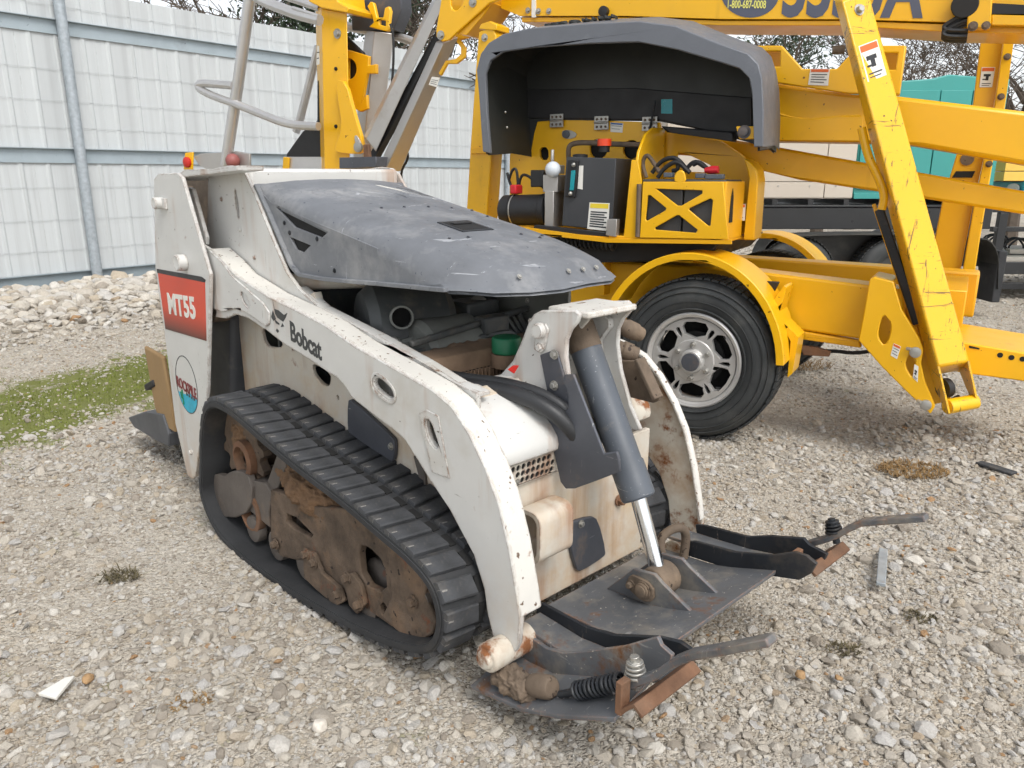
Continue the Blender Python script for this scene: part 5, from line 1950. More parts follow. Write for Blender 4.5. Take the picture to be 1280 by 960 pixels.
# mounded socket before the spring
m3 = lumps('pivot_mud', (0.87, -0.42, 0.118), 0.075, 0.035, 0.03, 0, 0, BROWNDUST, qa, 4)
g = G()
g.lathe([(0.012, 0.0), (0.026, 0.0), (0.028, 0.01), (0.028, 0.06), (0.022, 0.07), (0.014, 0.07)], (0.92, -0.41, 0.130), (1, 0, 0.42), 22)
g.build('spring_socket', BROWNDUST, qa, 0.002)
hooks = []
for s in (-1, 1):
    if s < 0:
        p0, p1 = Vector((1.008, -0.41, 0.152)), Vector((1.183, -0.4, 0.274))
        bt, bb = Vector((1.202, -0.4, 0.345)), Vector((1.209, -0.4, 0.291))
        lev = [(1.159, -0.4, 0.245), (1.219, -0.4, 0.295), (1.261, -0.4, 0.333), (1.301, -0.4, 0.383), (1.337, -0.4, 0.416), (1.401, -0.4, 0.459), (1.487, -0.4, 0.519)]
        lip_a, lip_b = [(1.22, -0.473, 0.264), (1.22, -0.424, 0.239)], [(1.25, -0.109, 0.233), (1.25, -0.158, 0.269)]
        yl0, yl1, zl, xl = -0.455, -0.245, 0.0, 1.21
    else:
        p0, p1 = Vector((1.179, 0.39, 0.274)), Vector((1.237, 0.4, 0.328))
        bt, bb = Vector((1.252, 0.39, 0.413)), Vector((1.268, 0.39, 0.367))
        lev = [(1.202, 0.39, 0.321), (1.24, 0.39, 0.347), (1.276, 0.39, 0.374), (1.303, 0.39, 0.402), (1.333, 0.39, 0.429), (1.394, 0.39, 0.456), (1.477, 0.39, 0.491)]
        yl0, yl1, zl, xl = 0.25, 0.455, 0.045, 1.23
    lo_ = bpy.data.objects.new('lock_lever', None)
    # bar
    g = G()
    for a, b in zip(lev[:-1], lev[1:]):
        a, b = Vector(a), Vector(b)
        d_ = (b - a).normalized() * 0.004
        g.bar(a - d_, b + d_, 0.034, 0.016)
    lo_ = g.build('lock_lever', STEEL, qa, 0.003)
    if s < 0:
        g = G()
        d_ = p1 - p0
        g.cyl(p0, p1, 0.009, n=12)
        pts = []
        ax = d_.normalized()
        u_ = ax.orthogonal().normalized()
        v_ = ax.cross(u_)
        nt = 11
        st_, en_ = p0 + d_ * 0.28, p1 - d_ * 0.02
        for i in range(nt * 12 + 1):
            t_ = i / (nt * 12)
            a = 2 * math.pi * nt * t_
            pts.append(st_.lerp(en_, t_) + (u_ * math.cos(a) + v_ * math.sin(a)) * 0.019)
        g.tube(pts, 0.0042, 6)
        g.build('spring', STEELD, qa)
    g = G()
    ax = (bt - bb).normalized()
    bl_ = (bt - bb).length
    g.lathe([(0.010, -0.02), (0.010, bl_)], bb, ax, 10)
    for k in range(4):
        g.lathe([(0.008, 0.008 + k * 0.009), (0.024 - 0.002 * k, 0.010 + k * 0.009), (0.024 - 0.002 * k, 0.015 + k * 0.009), (0.008, 0.017 + k * 0.009)], bb, ax, 16)
    g.lathe([(0.016, bl_ * 0.62), (0.016, bl_ * 0.82)], bb, ax, 6)
    g.build('pivot_bolt', ZINC if s < 0 else STEELD, lo_, 0.001)
    # rusty lip at the front edge
    g = G()
    prl = [(xl, 0.250 + zl), (xl + 0.035, 0.283 + zl), (xl + 0.058, 0.266 + zl), (xl + 0.054, 0.258 + zl), (xl + 0.035, 0.272 + zl), (xl + 0.006, 0.243 + zl)]
    g.plate(prl, 'y', yl0, yl1)
    g.build('front_lip', ORUST, qa, 0.002)
    g = G()
    g.box(xl - 0.012, xl + 0.004, yl0, yl0 + 0.03, 0.235 + zl, 0.31 + zl)
    g.build('lip_tab', ORUST, qa, 0.002)
# clevis ears
for y_ in (-0.060, 0.060):
    g = G()
    tri = [(0.86, 0.222), (0.945, 0.315), (1.01, 0.325), (1.035, 0.31), (1.135, 0.262), (1.10, 0.252), (0.99, 0.232)]
    g.plate(tri, 'y', y_ - 0.006, y_ + 0.006, [circ((cl.x, cl.z), 0.019, 16)])
    g.build('clevis_ear', STEEL, qa, 0.002)
g = G()
g.plate(smooth2([(cl.x - 0.05, cl.z + 0.015), (cl.x - 0.035, cl.z + 0.03), (cl.x + 0.03, cl.z + 0.025), (cl.x + 0.035, cl.z - 0.02), (cl.x, cl.z - 0.035), (cl.x - 0.05, cl.z - 0.015)], 1), 'y', -0.076, -0.067)
kp = g.build('pin_keeper', BROWNDUST, qa, 0.002)
bolt(kp, (cl.x - 0.038, -0.076, cl.z), (0, -1, 0), 0.009, 0.012, BROWNDUST)
bolt(kp, (cl.x, -0.076, cl.z), (0, -1, 0), 0.016, 0.014, BROWNDUST, n=16)
# loop handle
h0, h1 = Vector((0.895, 0.146, 0.23)), Vector((0.913, 0.219, 0.23))
g = G()
g.tube(smooth2([h0, h0 + Vector((-0.02, 0.0, 0.07)), h0 + Vector((0.0, 0.03, 0.10)), h1 + Vector((0, -0.01, 0.10)), h1 + Vector((0, 0.01, 0.06)), h1], 2, False), 0.013, 12)
g.build('loop_handle', BROWNDUST, qa)
# ------------------------------------------------------------------ trailer boom lift
# local frame: x along the trailer towards its tongue, y to the far side, z up
BL = thing('boom_lift', 'yellow trailer mounted boom lift with its grey cover raised', 'boom lift', (0.974, 3.686, 0), -0.5288)


def part(name, mat, outline, y0, y1, holes=(), bevel=0.006, parent=None, axis='y'):
    g = G()
    g.plate(outline, axis, y0, y1, holes)
    return g.build(name, mat, parent or BL, bevel)


# --- wheels and fenders
WC = (-0.088, 0.405)


def road_wheel(y0, near):
    g = tyre_g((WC[0], y0, WC[1]), (0, 1, 0), 0.408, 0.235, 0.235)
    for rr in (0.262, 0.300, 0.345, 0.372):
        g.lathe([(rr - 0.004, 0.0), (rr, -0.012 if rr < 0.36 else -0.004), (rr + 0.004, 0.0)], (WC[0], y0, WC[1]), (0, 1, 0), 56, ring=True)
    ty = g.build('tyre', TYRE, BL)
    g = G()
    for i in range(64):
        a = 2 * math.pi * i / 64
        c = Vector((WC[0] + math.cos(a) * 0.408, 0, WC[1] + math.sin(a) * 0.408))
        for j in range(4):
            g.obox((c.x, y0 + 0.045 + j * 0.048 + 0.004 * (i % 2), c.z), Vector((-math.sin(a), 0, math.cos(a))) * 0.016, (0, 0.019, 0), Vector((math.cos(a), 0, math.sin(a))) * 0.005)
    g.build('tread', TYRE, ty)
    if not near:
        g = G()
        g.lathe([(0.236, 0.19), (0.22, 0.17), (0.20, 0.05), (0.08, 0.04), (0.02, 0.04)], (WC[0], y0, WC[1]), (0, 1, 0), 40)
        g.build('rim', GREYF, ty)
        return
    g = G()
    g.lathe([(0.240, 0.018), (0.244, 0.004), (0.236, -0.002), (0.222, 0.004), (0.214, 0.020), (0.210, 0.05), (0.215, 0.12), (0.236, 0.13)], (WC[0], y0, WC[1]), (0, 1, 0), 64, ring=True)
    rim = g.build('rim', ALLOY, ty)
    # spoked face
    holes = []
    for k in range(6):
        a = R(90 + 60 * k)
        loc = [(0.118, -0.030), (0.135, -0.062), (0.170, -0.078), (0.196, -0.060), (0.202, 0.0), (0.196, 0.060), (0.170, 0.078), (0.135, 0.062), (0.118, 0.030)]
        holes.append([(WC[0] + r_ * math.cos(a) - t_ * math.sin(a), WC[1] + r_ * math.sin(a) + t_ * math.cos(a)) for r_, t_ in [(0.114, 0.0)] + [(p[0] * 0.99 - 0.003, p[1] * 0.86) for p in loc[1:-1]]])
        a = R(120 + 60 * k)
        holes.append([(WC[0] + r_ * math.cos(a) - t_ * math.sin(a), WC[1] + r_ * math.sin(a) + t_ * math.cos(a)) for r_, t_ in [(0.126, 0.0), (0.150, -0.009), (0.178, -0.011), (0.186, 0.0), (0.178, 0.011), (0.150, 0.009)]])
    g = G()
    g.plate(circ(WC, 0.213, 64), 'y', y0 + 0.016, y0 + 0.050, holes)
    g.build('spokes', ALLOY, ty, 0.005)
    g = G()
    g.lathe([(0.2, 0.09), (0.02, 0.09)], (WC[0], y0, WC[1]), (0, 1, 0), 40)
    g.lathe([(0.14, 0.07), (0.14, 0.12), (0.02, 0.12)], (WC[0], y0, WC[1]), (0, 1, 0), 32)
    g.build('brake_drum', HOLE_SHADE, ty)
    g = G()
    g.lathe([(0.108, 0.016), (0.104, 0.008), (0.07, 0.004)], (WC[0], y0, WC[1]), (0, 1, 0), 40)
    g.lathe([(0.062, 0.010), (0.060, -0.020), (0.052, -0.030), (0.046, -0.030)], (WC[0], y0, WC[1]), (0, 1, 0), 40)
    hub = g.build('hub', ALLOY, ty)
    g = G()
    g.lathe([(0.046, -0.0295), (0.044, -0.036), (0.02, -0.037)], (WC[0], y0, WC[1]), (0, 1, 0), 32)
    g.build('hub_cap', PLATEG, ty)
    for k in range(6):
        a = R(60 * k + 90)
        g = G()
        g.lathe([(0.013, 0.01), (0.013, -0.014), (0.009, -0.020)], (WC[0] + 0.086 * math.cos(a), y0, WC[1] + 0.086 * math.sin(a)), (0, 1, 0), 10)
        g.build('wheel_nut', ZINC, ty)
    a = R(-42)
    g = G()
    g.tube([(WC[0] + 0.19 * math.cos(a), y0 + 0.03, WC[1] + 0.19 * math.sin(a)), (WC[0] + 0.175 * math.cos(a), y0 - 0.012, WC[1] + 0.175 * math.sin(a))], 0.005, 8)
    g.build('valve', BLACK, ty)
    decal_text('tyre_lettering', 'ST225/75R15', (WC[0] - 0.14, y0 - 0.0105, WC[1] + 0.315), (1, 0, 0.0), (0, 0, 1), 0.03, TYRE, ty, depth=0.002) if False else None


road_wheel(0.0, True)
road_wheel(1.56, False)


def fender(y0, y1, lip):
    c = WC
    n = 26
    out = []
    for i in range(n + 1):
        a = R(4 + 148 * i / n)
        rx, rz = 0.475, 0.535
        out.append((c[0] - 0.03 + rx * math.cos(a), c[1] + rz * math.sin(a)))
    inn = [(c[0] - 0.03 + (x - c[0] + 0.03) * 0.975, c[1] + (z - c[1]) * 0.975) for x, z in out]
    inn2 = [(c[0] - 0.03 + (x - c[0] + 0.03) * 0.925, c[1] + (z - c[1]) * 0.935) for x, z in out]
    g = G()
    g.plate(out + inn[::-1], 'y', y0, y1)
    f_ = g.build('fender', YEL, BL, 0.004)
    g = G()
    g.plate(out + inn2[::-1], 'y', lip[0], lip[1])
    g.build('fender_lip', YEL, f_, 0.003)
    return f_


f1 = fender(-0.02, 0.27, (-0.032, -0.0205))
fender(1.50, 1.80, (1.488, 1.4995))
# dark panel and brace behind the fender
part('step_panel', BLACK, [(0.146, 0.802), (0.261, 0.802), (0.22, 0.697)], 0.19, 0.20)
part('fender_brace', YEL, [(0.248, 0.707), (0.299, 0.796), (0.311, 0.789), (0.287, 0.645), (0.387, 0.557), (0.375, 0.377), (0.354, 0.355), (0.353, 0.534)], 0.10, 0.26)

# --- chassis
part('chassis_beam', YEL, [(-2.988, 0.862), (-1.766, 0.793), (-0.687, 0.842), (0.04, 0.836), (0.649, 0.798), (0.796, 0.789), (0.831, 0.498), (0.629, 0.538), (0.358, 0.554), (-0.044, 0.577), (-0.677, 0.578), (-1.772, 0.562), (-3.009, 0.638)], 0.30, 0.47, bevel=0.012)
part('chassis_beam', YEL_SHADE, [(-3.4, 0.62), (1.1, 0.56), (1.1, 0.80), (-3.4, 0.86)], 1.10, 1.27, bevel=0.012)
part('chassis_deck', YEL_SHADE, [(-3.3, 0.471), (-0.45, 0.471), (-0.45, 1.099), (-3.3, 1.099)], 0.66, 0.84, axis='z')
part('chassis_cross_member', YEL_SHADE, [(0.85, 0.471), (1.05, 0.471), (1.05, 1.099), (0.85, 1.099)], 0.58, 0.78, axis='z')
part('beam_lip', YEL_SHADE, [(-0.973, 0.522), (-0.04, 0.558), (0.36, 0.552), (0.63, 0.532), (0.645, 0.498), (0.364, 0.512), (-0.037, 0.52), (-0.973, 0.484)], 0.285, 0.34)
for (u0, u1) in (('690', 0),):
    pass
for xx in (-0.95, -0.70, -1.25):
    part('beam_rib', YEL_SHADE, [(xx, 0.66), (xx + 0.03, 0.66), (xx + 0.03, 0.90), (xx, 0.90)], 0.22, 0.30, bevel=0.003)
g = G()
g.cyl((WC[0], 0.2, WC[1]), (WC[0], 1.6, WC[1]), 0.05, n=16)
g.build('axle', BLKP, BL)
tongue = part('tongue', YEL, [(0.879, 0.564), (1.084, 0.546), (1.31, 0.525), (1.465, 0.509), (1.484, 0.385), (1.329, 0.394), (1.103, 0.4), (0.897, 0.418)], 0.42, 0.95, bevel=0.012)
for uv in ((1.217, 0.418, 0.504), (1.262, 0.418, 0.498), (1.305, 0.418, 0.496)):
    g = G()
    g.cyl(uv, (uv[0], uv[1] + 0.004, uv[2]), 0.012, n=12)
    g.build('tongue_hole', HOLE_SHADE, tongue)
part('slot_mark', HOLE_SHADE, [(1.089, 0.535), (1.132, 0.528), (1.133, 0.521), (1.091, 0.524)], 0.4165, 0.419, bevel=0, parent=tongue)
br = part('outrigger_mount', YEL, [(0.659, 0.844), (0.674, 0.856), (0.758, 0.84), (0.804, 0.721), (0.891, 0.595), (0.913, 0.546), (0.911, 0.483), (0.937, 0.404), (0.992, 0.296), (0.978, 0.256), (0.873, 0.343), (0.758, 0.445), (0.643, 0.561), (0.652, 0.693)], 0.15, 0.17,
          [smooth2([(0.721, 0.618), (0.732, 0.696), (0.769, 0.659), (0.773, 0.601), (0.756, 0.543), (0.726, 0.577)], 1), smooth2([(0.848, 0.464), (0.855, 0.513), (0.87, 0.522), (0.892, 0.477), (0.888, 0.405)], 1)])
part('outrigger_mount', YEL_SHADE, [(0.636, 0.816), (0.652, 0.828), (0.742, 0.811), (0.835, 0.688), (0.919, 0.554), (0.995, 0.357), (1.056, 0.271), (0.97, 0.23), (0.739, 0.407), (0.647, 0.497)], 0.40, 0.42)
part('mount_top', YEL, [(0.659, 0.844), (0.674, 0.856), (0.758, 0.84), (0.753, 0.825), (0.67, 0.838)], 0.17, 0.40, parent=br)
for uv in ((0.883, 0.149, 0.533), (0.954, 0.149, 0.297)):
    g = G()
    g.lathe([(0.024, 0), (0.024, 0.012), (0.016, 0.014)], uv, (0, -1, 0), 20)
    g.cyl((uv[0] - 0.02, uv[1] - 0.02, uv[2] + 0.015), (uv[0] - 0.035, uv[1] - 0.01, uv[2] + 0.015), 0.008, n=8)
    g.build('pivot_pin', ZINC, br)


def sticker(parent, corners, red='top', n=4, pic=False):
    """small warning label: white field, orange head bar, printed lines; corners tl, tr, br, bl"""
    c = [Vector(p) for p in corners]
    nrm = (c[1] - c[0]).cross(c[3] - c[0]).normalized()
    if nrm.y > 0:
        nrm = -nrm

    def q(u, v, h):
        return c[0].lerp(c[1], u).lerp(c[3].lerp(c[2], u), v) + nrm * h

    def field(u0, u1, v0, v1, h, nm, mat, par):
        g = G()
        lo = [q(u0, v0, h), q(u1, v0, h), q(u1, v1, h), q(u0, v1, h)]
        hi = [p + nrm * 0.0008 for p in lo]
        g.loft([lo, hi])
        return g.build(nm, mat, par, smooth=0)
    s = field(0, 1, 0, 1, 0.0006, 'warning_sticker', DECW, parent)
    if red:
        field(0.05, 0.95, 0.03, 0.20, 0.0016, 'sticker_head', DECORANGE if red == 'top' else (DECB if red == 'blue' else DECY), s)
    if pic:
        field(0.22, 0.75, 0.34, 0.46, 0.0016, 'sticker_print', DECK_, s)
        field(0.40, 0.62, 0.46, 0.66, 0.0016, 'sticker_print', DECK_, s)
        field(0.16, 0.42, 0.58, 0.64, 0.0016, 'sticker_print', DECK_, s)
        field(0.15, 0.85, 0.80, 0.84, 0.0016, 'sticker_print', INK, s)
        field(0.15, 0.75, 0.90, 0.93, 0.0016, 'sticker_print', INK, s)
    else:
        for k in range(n):
            v0 = 0.32 + k * 0.62 / n
            field(0.10, 0.90 - 0.12 * (k % 2), v0, v0 + 0.05, 0.0016, 'sticker_print', INK, s)
    return s


sticker(br, [(0.791, 0.15, 0.564), (0.822, 0.15, 0.552), (0.813, 0.15, 0.492), (0.785, 0.15, 0.507)], 'top', 3)
sticker(br, [(0.886, 0.15, 0.478), (0.903, 0.15, 0.469), (0.909, 0.15, 0.396), (0.887, 0.15, 0.415)], None, 0, True)

# --- near stabiliser leg
E1 = [(0.361, 0.3, 2.055), (0.433, 0.3, 1.844), (0.515, 0.3, 1.607), (0.582, 0.3, 1.367), (0.66, 0.3, 1.147), (0.762, 0.3, 0.905), (0.888, 0.3, 0.58), (0.954, 0.3, 0.397)]
E2 = [(0.42, 0.12, 2.018), (0.481, 0.12, 1.824), (0.559, 0.12, 1.634), (0.636, 0.12, 1.456), (0.713, 0.12, 1.246), (0.788, 0.12, 1.041), (0.916, 0.12, 0.687), (0.979, 0.12, 0.481)]
E3 = [(0.512, 0.24, 2.054), (0.587, 0.24, 1.838), (0.667, 0.24, 1.632), (0.745, 0.24, 1.431), (0.823, 0.24, 1.228), (0.895, 0.24, 1.031), (1.033, 0.24, 0.661), (1.099, 0.24, 0.496)]
loops = []
for a, b, c in zip(E1, E2, E3):
    a, b, c = Vector(a), Vector(b), Vector(c)
    loops.append([a, b, c, a + c - b])
g = G()
g.loft([loops[0], loops[-1]])
leg = g.build('stabiliser_leg', YELW, BL, 0.012)
# end cheeks and foot roller
bm_, am_, cm_ = Vector(E2[-1]), Vector(E1[-1]), Vector(E3[-1])
ldir = (Vector(E2[-1]) - Vector(E2[0])).normalized()
wn_ = (cm_ - bm_).normalized()
dn_ = (am_ - bm_).normalized()
for base in (bm_, cm_ - wn_ * 0.012):
    g = G()
    p = base - ldir * 0.004
    lo = [p, p + dn_ * 0.20, p + dn_ * 0.10 + ldir * 0.20, p + dn_ * 0.03 + ldir * 0.215]
    hi = [x + wn_ * 0.012 for x in lo]
    g.loft([lo, hi])
    g.build('leg_cheek', YELW, leg, 0.002)
g = G()
fc_ = bm_ + ldir * 0.175 + dn_ * 0.06
g.cyl(fc_ + wn_ * 0.01, fc_ + wn_ * ((cm_ - bm_).length - 0.01), 0.034, n=20)
g.build('leg_pivot_tube', YELW, leg)
g = G()
p = bm_ + dn_ * 0.12 + ldir * 0.08
g.cyl(p + wn_ * 0.025, p + wn_ * 0.055, 0.045, n=18)
g.cyl(p + ldir * 0.07 + wn_ * 0.02, p + ldir * 0.05 + wn_ * 0.1, 0.009, n=8)
g.build('leg_sensor', BLACK, leg)
def on_leg(t_, u_):
    return Vector(E2[0]).lerp(Vector(E2[-1]), t_).lerp(Vector(E3[0]).lerp(Vector(E3[-1]), t_), u_)


sticker(leg, [on_leg(0.125, 0.16), on_leg(0.118, 0.84), on_leg(0.212, 0.84), on_leg(0.22, 0.16)], 'top', 0, True)
bolt(leg, on_leg(0.035, 0.5), wn_.cross(ldir) * (-1 if wn_.cross(ldir).y > 0 else 1), 0.016, 0.02, ZINC)
g = G()
p = Vector((0.444, 0.2, 1.831))
g.cyl(p, p + Vector((-0.05, -0.01, 0.0)), 0.018, n=14)
g.build('leg_stop', BROWNDUST, leg)
g = G()
g.bar((0.624, 0.3, 1.172), (0.874, 0.3, 0.586), 0.02, 0.016)
g.build('leg_channel', YEL_SHADE, leg, 0.003)
g = G()
g.bar((0.651, 0.29, 1.148), (0.871, 0.29, 0.637), 0.03, 0.04)
g.build('leg_cylinder', STEELD, leg, 0.006)
g = G()
g.tube(smooth2([Vector(p) for p in [(0.548, 0.2, 1.501), (0.585, 0.2, 1.382), (0.641, 0.2, 1.289), (0.676, 0.2, 1.21), (0.669, 0.2, 1.151)]], 2, False), 0.018, 10)
g.build('leg_bead', YEL, leg)

# --- far stabiliser
fl1 = [(0.941, 2.041), (0.943, 1.689), (0.898, 1.41), (0.86, 1.142), (0.858, 0.929), (0.964, 0.628), (1.021, 0.541), (0.981, 0.934), (1.02, 1.126), (1.048, 1.676), (1.047, 2.033)]
fr1 = part('far_stabiliser_leg', YEL_SHADE, [(0.933, 2.099), (0.943, 1.689), (0.898, 1.41), (0.86, 1.142), (0.849, 0.929), (0.926, 0.721), (1.003, 0.645), (1.02, 1.126), (1.037, 1.4), (1.048, 1.676), (1.042, 2.089)], 1.58, 1.74)  # side face of the leg, its shade painted by the darker yellow
part('leg_front_face', YEL, [(1.042, 2.086), (1.048, 1.675), (1.037, 1.399), (1.022, 1.109), (1.015, 0.649), (1.021, 0.544), (1.054, 0.514), (1.081, 0.554), (1.079, 0.921), (1.081, 1.11), (1.083, 1.373), (1.099, 1.66), (1.09, 2.082)], 1.54, 1.579, parent=fr1)
part('leg_window', HOLE_SHADE, [(0.909, 1.322), (1.005, 1.322), (0.994, 1.286), (0.894, 1.286)], 1.574, 1.5795, bevel=0, parent=fr1)
g = G()
g.cyl((0.956, 1.575, 1.388), (0.956, 1.578, 1.388), 0.035, n=16)
g.build('leg_hole', BROWNDUST, fr1)
sticker(fr1, [(0.96, 1.578, 1.876), (1.025, 1.578, 1.872), (1.024, 1.578, 1.769), (0.963, 1.578, 1.772)], 'top', 0, True)
for uv in ((1.073, 1.54, 1.917), (1.073, 1.54, 1.714), (1.066, 1.54, 1.36)):
    bolt(fr1, uv, (0, -1, 0), 0.012, 0.014, BROWNDUST)

# --- left stabiliser post
po = part('left_stabiliser_leg', YEL, [(-1.548, 2.088), (-1.452, 2.105), (-1.431, 2.058), (-1.454, 1.74), (-1.468, 1.422), (-1.532, 0.748), (-1.68, 0.74), (-1.613, 1.479), (-1.573, 1.868)], 0.34, 0.47)
part('leg_cap', YEL, [(-1.547, 2.104), (-1.531, 2.127), (-1.466, 2.138), (-1.424, 2.118), (-1.425, 2.085)], 0.335, 0.48, parent=po)
bolt(po, (-1.506, 0.34, 2.055), (0, -1, 0), 0.014, 0.014, ZINC)
part('leg_bracket', YEL_SHADE, [(-1.607, 1.456), (-1.467, 1.453), (-1.467, 1.422), (-1.608, 1.424)], 0.325, 0.34, parent=po)

# --- booms
tb = part('upper_boom', YEL, [(-1.507, 2.603), (1.154, 2.223), (1.197, 1.935), (0.858, 1.972), (0.341, 2.032), (-0.249, 2.086), (-0.789, 2.151), (-1.452, 2.212), (-1.591, 2.269)], 0.65, 1.0, bevel=0.02)
part('boom_shaded_underside', YEL_SHADE, [(-1.447, 2.206), (-0.784, 2.145), (-0.246, 2.08), (0.343, 2.027), (0.859, 1.964), (1.199, 1.921), (1.203, 1.895), (0.864, 1.93), (0.345, 2.005), (-0.245, 2.057), (-0.783, 2.12), (-1.447, 2.18)], 0.66, 0.99, bevel=0.003, parent=tb)  # underside of the boom, shade put into a darker yellow strip
part('boom_end_bracket', YEL, [(0.878, 2.179), (0.966, 2.169), (0.975, 2.025), (0.982, 1.931), (0.89, 1.932), (0.886, 1.985), (0.889, 2.05)], 0.58, 1.05, parent=tb)
part('boom_side_rail', YEL, [(0.977, 1.986), (1.19, 1.96), (1.196, 1.922), (0.98, 1.944)], 0.60, 0.65, parent=tb)
part('black_strap', BLACK, [(0.974, 2.033), (1.184, 2), (1.188, 1.968), (0.974, 1.988)], 0.60, 0.649, bevel=0.003, parent=tb)
g = G()
g.cyl((0.87, 0.57, 2.031), (0.867, 0.66, 2.046), 0.055, n=24)
g.build('boom_roller', BLACK, tb, 0.004)
g = G()
for k in range(6):
    o_ = 0.012 * k
    pts = [Vector(p) + Vector((0, 0.01 * (k % 3), -o_ * 0.7)) for p in [(0.902, 0.6, 2), (0.856, 0.6, 1.991), (0.815, 0.6, 1.968), (0.792, 0.6, 1.95), (0.82, 0.6, 1.934), (0.896, 0.6, 1.928)]]
    g.tube(smooth2(pts, 2, False), 0.009, 6)
g.build('cable_loop', HOSE, tb)
bolt(tb, (0.913, 0.58, 1.94), (0, -1, 0), 0.014, 0.012, BROWNDUST)
bolt(tb, (0.963, 0.58, 1.939), (0, -1, 0), 0.012, 0.010, BROWNDUST)
for uv in ((-1.398, 0.649, 2.237), (-1.259, 0.649, 2.22), (-1.328, 0.649, 2.226)):
    bolt(tb, uv, (0, -1, 0), 0.011, 0.012, ZINC)
part('boom_strap', DECW, [(-1.371, 2.418), (-1.345, 2.415), (-1.343, 2.193), (-1.37, 2.196)], 0.642, 0.65, bevel=0, parent=tb)
g = G()
g.lathe([(0.01, 0), (0.028, 0), (0.028, 0.03), (0.01, 0.034)], (-0.905, 0.65, 2.182), (0, -1, 0), 12)
g.build('boom_clip', BLACK, tb)
# badge and model number on the upper boom
bc = Vector((-0.106, 0.649, 2.196))
ru = Vector((0.042, 0.649, 2.18)) - bc
rv = bc - Vector((-0.096, 0.649, 2.079))
g = G()
pts = [bc + ru * math.cos(2 * math.pi * i / 40) + rv * math.sin(2 * math.pi * i / 40) for i in range(40)]
g.loft([[p for p in pts], [p - Vector((0, 0.001, 0)) for p in pts]])
bd = g.build('dealer_badge', DECGREY, tb, smooth=0)
a, b = Vector((-0.219, 0.647, 2.136)), Vector((0.009, 0.647, 2.112))
decal_text('lettering', '1-800-687-0008', a, b - a, (0, 0, 1), 0.052, PALEYP, bd, sx=0.60, bold=0.0008, lift=0.0006)
a, b = Vector((0.058, 0.649, 2.08)), Vector((0.547, 0.649, 2.031))
decal_text('lettering', '5533A', a, b - a, (0, 0, 1), 0.34, DECGREY, tb, sx=0.70, bold=0.012, lift=0.0008, shear=0.0, spacing=1.0)

b2 = part('lower_boom', YEL, [(-0.094, 1.785), (0.013, 1.763), (0.44, 1.681), (0.637, 1.664), (1.312, 1.55), (1.349, 1.313), (1.195, 1.345), (0.719, 1.44), (0.509, 1.455), (-0.07, 1.475)], 0.62, 0.92, bevel=0.018)
part('saddle_plate', YEL, [(-0.053, 1.933), (0.093, 1.922), (0.202, 1.807), (0.362, 1.797), (0.445, 1.895), (0.655, 1.879), (0.651, 1.667), (0.425, 1.681), (-0.04, 1.773)], 0.57, 0.60,
     [[(0.001, 1.903), (0.087, 1.896), (0.093, 1.825), (0.007, 1.831)], [(0.564, 1.855), (0.622, 1.85), (0.621, 1.777), (0.569, 1.781)]], parent=b2)
part('saddle_plate', YEL_SHADE, [(-0.148, 1.977), (0.011, 1.965), (0.13, 1.845), (0.304, 1.834), (0.395, 1.937), (0.624, 1.92), (0.619, 1.692), (-0.135, 1.807)], 0.95, 0.98, parent=b2)
sticker(b2, [(0.24, 0.569, 1.805), (0.33, 0.569, 1.799), (0.33, 0.569, 1.722), (0.236, 0.569, 1.731)], 'top', 4)
g = G()
g.tube(smooth2([Vector(p) for p in [(0.025, 0.618, 1.631), (0.144, 0.618, 1.584), (0.262, 0.618, 1.568), (0.374, 0.618, 1.579), (0.484, 0.618, 1.579)]], 2, False), 0.006, 6)
g.build('weld_bead', YEL, b2)
part('boom_panel', YEL, [(-0.005, 1.616), (0.146, 1.583), (0.264, 1.568), (0.376, 1.579), (0.497, 1.575), (0.509, 1.463), (0.007, 1.477)], 0.612, 0.6195, bevel=0.002, parent=b2)
st = part('riser_strut', YEL, [(-0.695, 1.571), (-0.569, 1.558), (0.033, 1.452), (1.375, 1.197), (1.392, 1.083), (1.232, 1.122), (0.605, 1.218), (0.213, 1.275), (-0.015, 1.329), (-0.088, 1.379), (-0.689, 1.429)], 0.72, 0.88, bevel=0.014)
part('strut_gusset', YEL_SHADE, [(-0.49, 1.545), (-0.164, 1.473), (-0.034, 1.395), (0.004, 1.327), (0.033, 0.971), (-0.581, 0.946), (-0.601, 1.381)], 0.50, 0.52, [smooth2([(-0.397, 1.42), (-0.343, 1.411), (-0.174, 1.336), (-0.189, 1.312), (-0.373, 1.32)], 1)])
part('arch_flange', YEL, [(0.005, 1.38), (0.046, 1.357), (0.072, 1.326), (0.084, 1.273), (0.088, 0.983), (0.036, 0.981), (0.041, 1.273), (0.024, 1.334)], 0.34, 0.50)
sticker(BL, [(-0.031, 0.338, 1.159), (0.033, 0.338, 1.16), (0.036, 0.338, 1.078), (-0.029, 0.338, 1.08)], 'top', 0, True)
g = G()
g.cyl((-0.103, 0.3, 1.513), (-0.187, 0.6, 1.529), 0.05, n=18)
part('cover_bracket', YEL, [(0.036, 1.515), (0.122, 1.513), (0.127, 1.457), (0.055, 1.459)], 0.03, 0.05, parent=None)
bolt(BL, (0.077, 0.03, 1.489), (0, -1, 0), 0.02, 0.014, PLATEG, n=12)

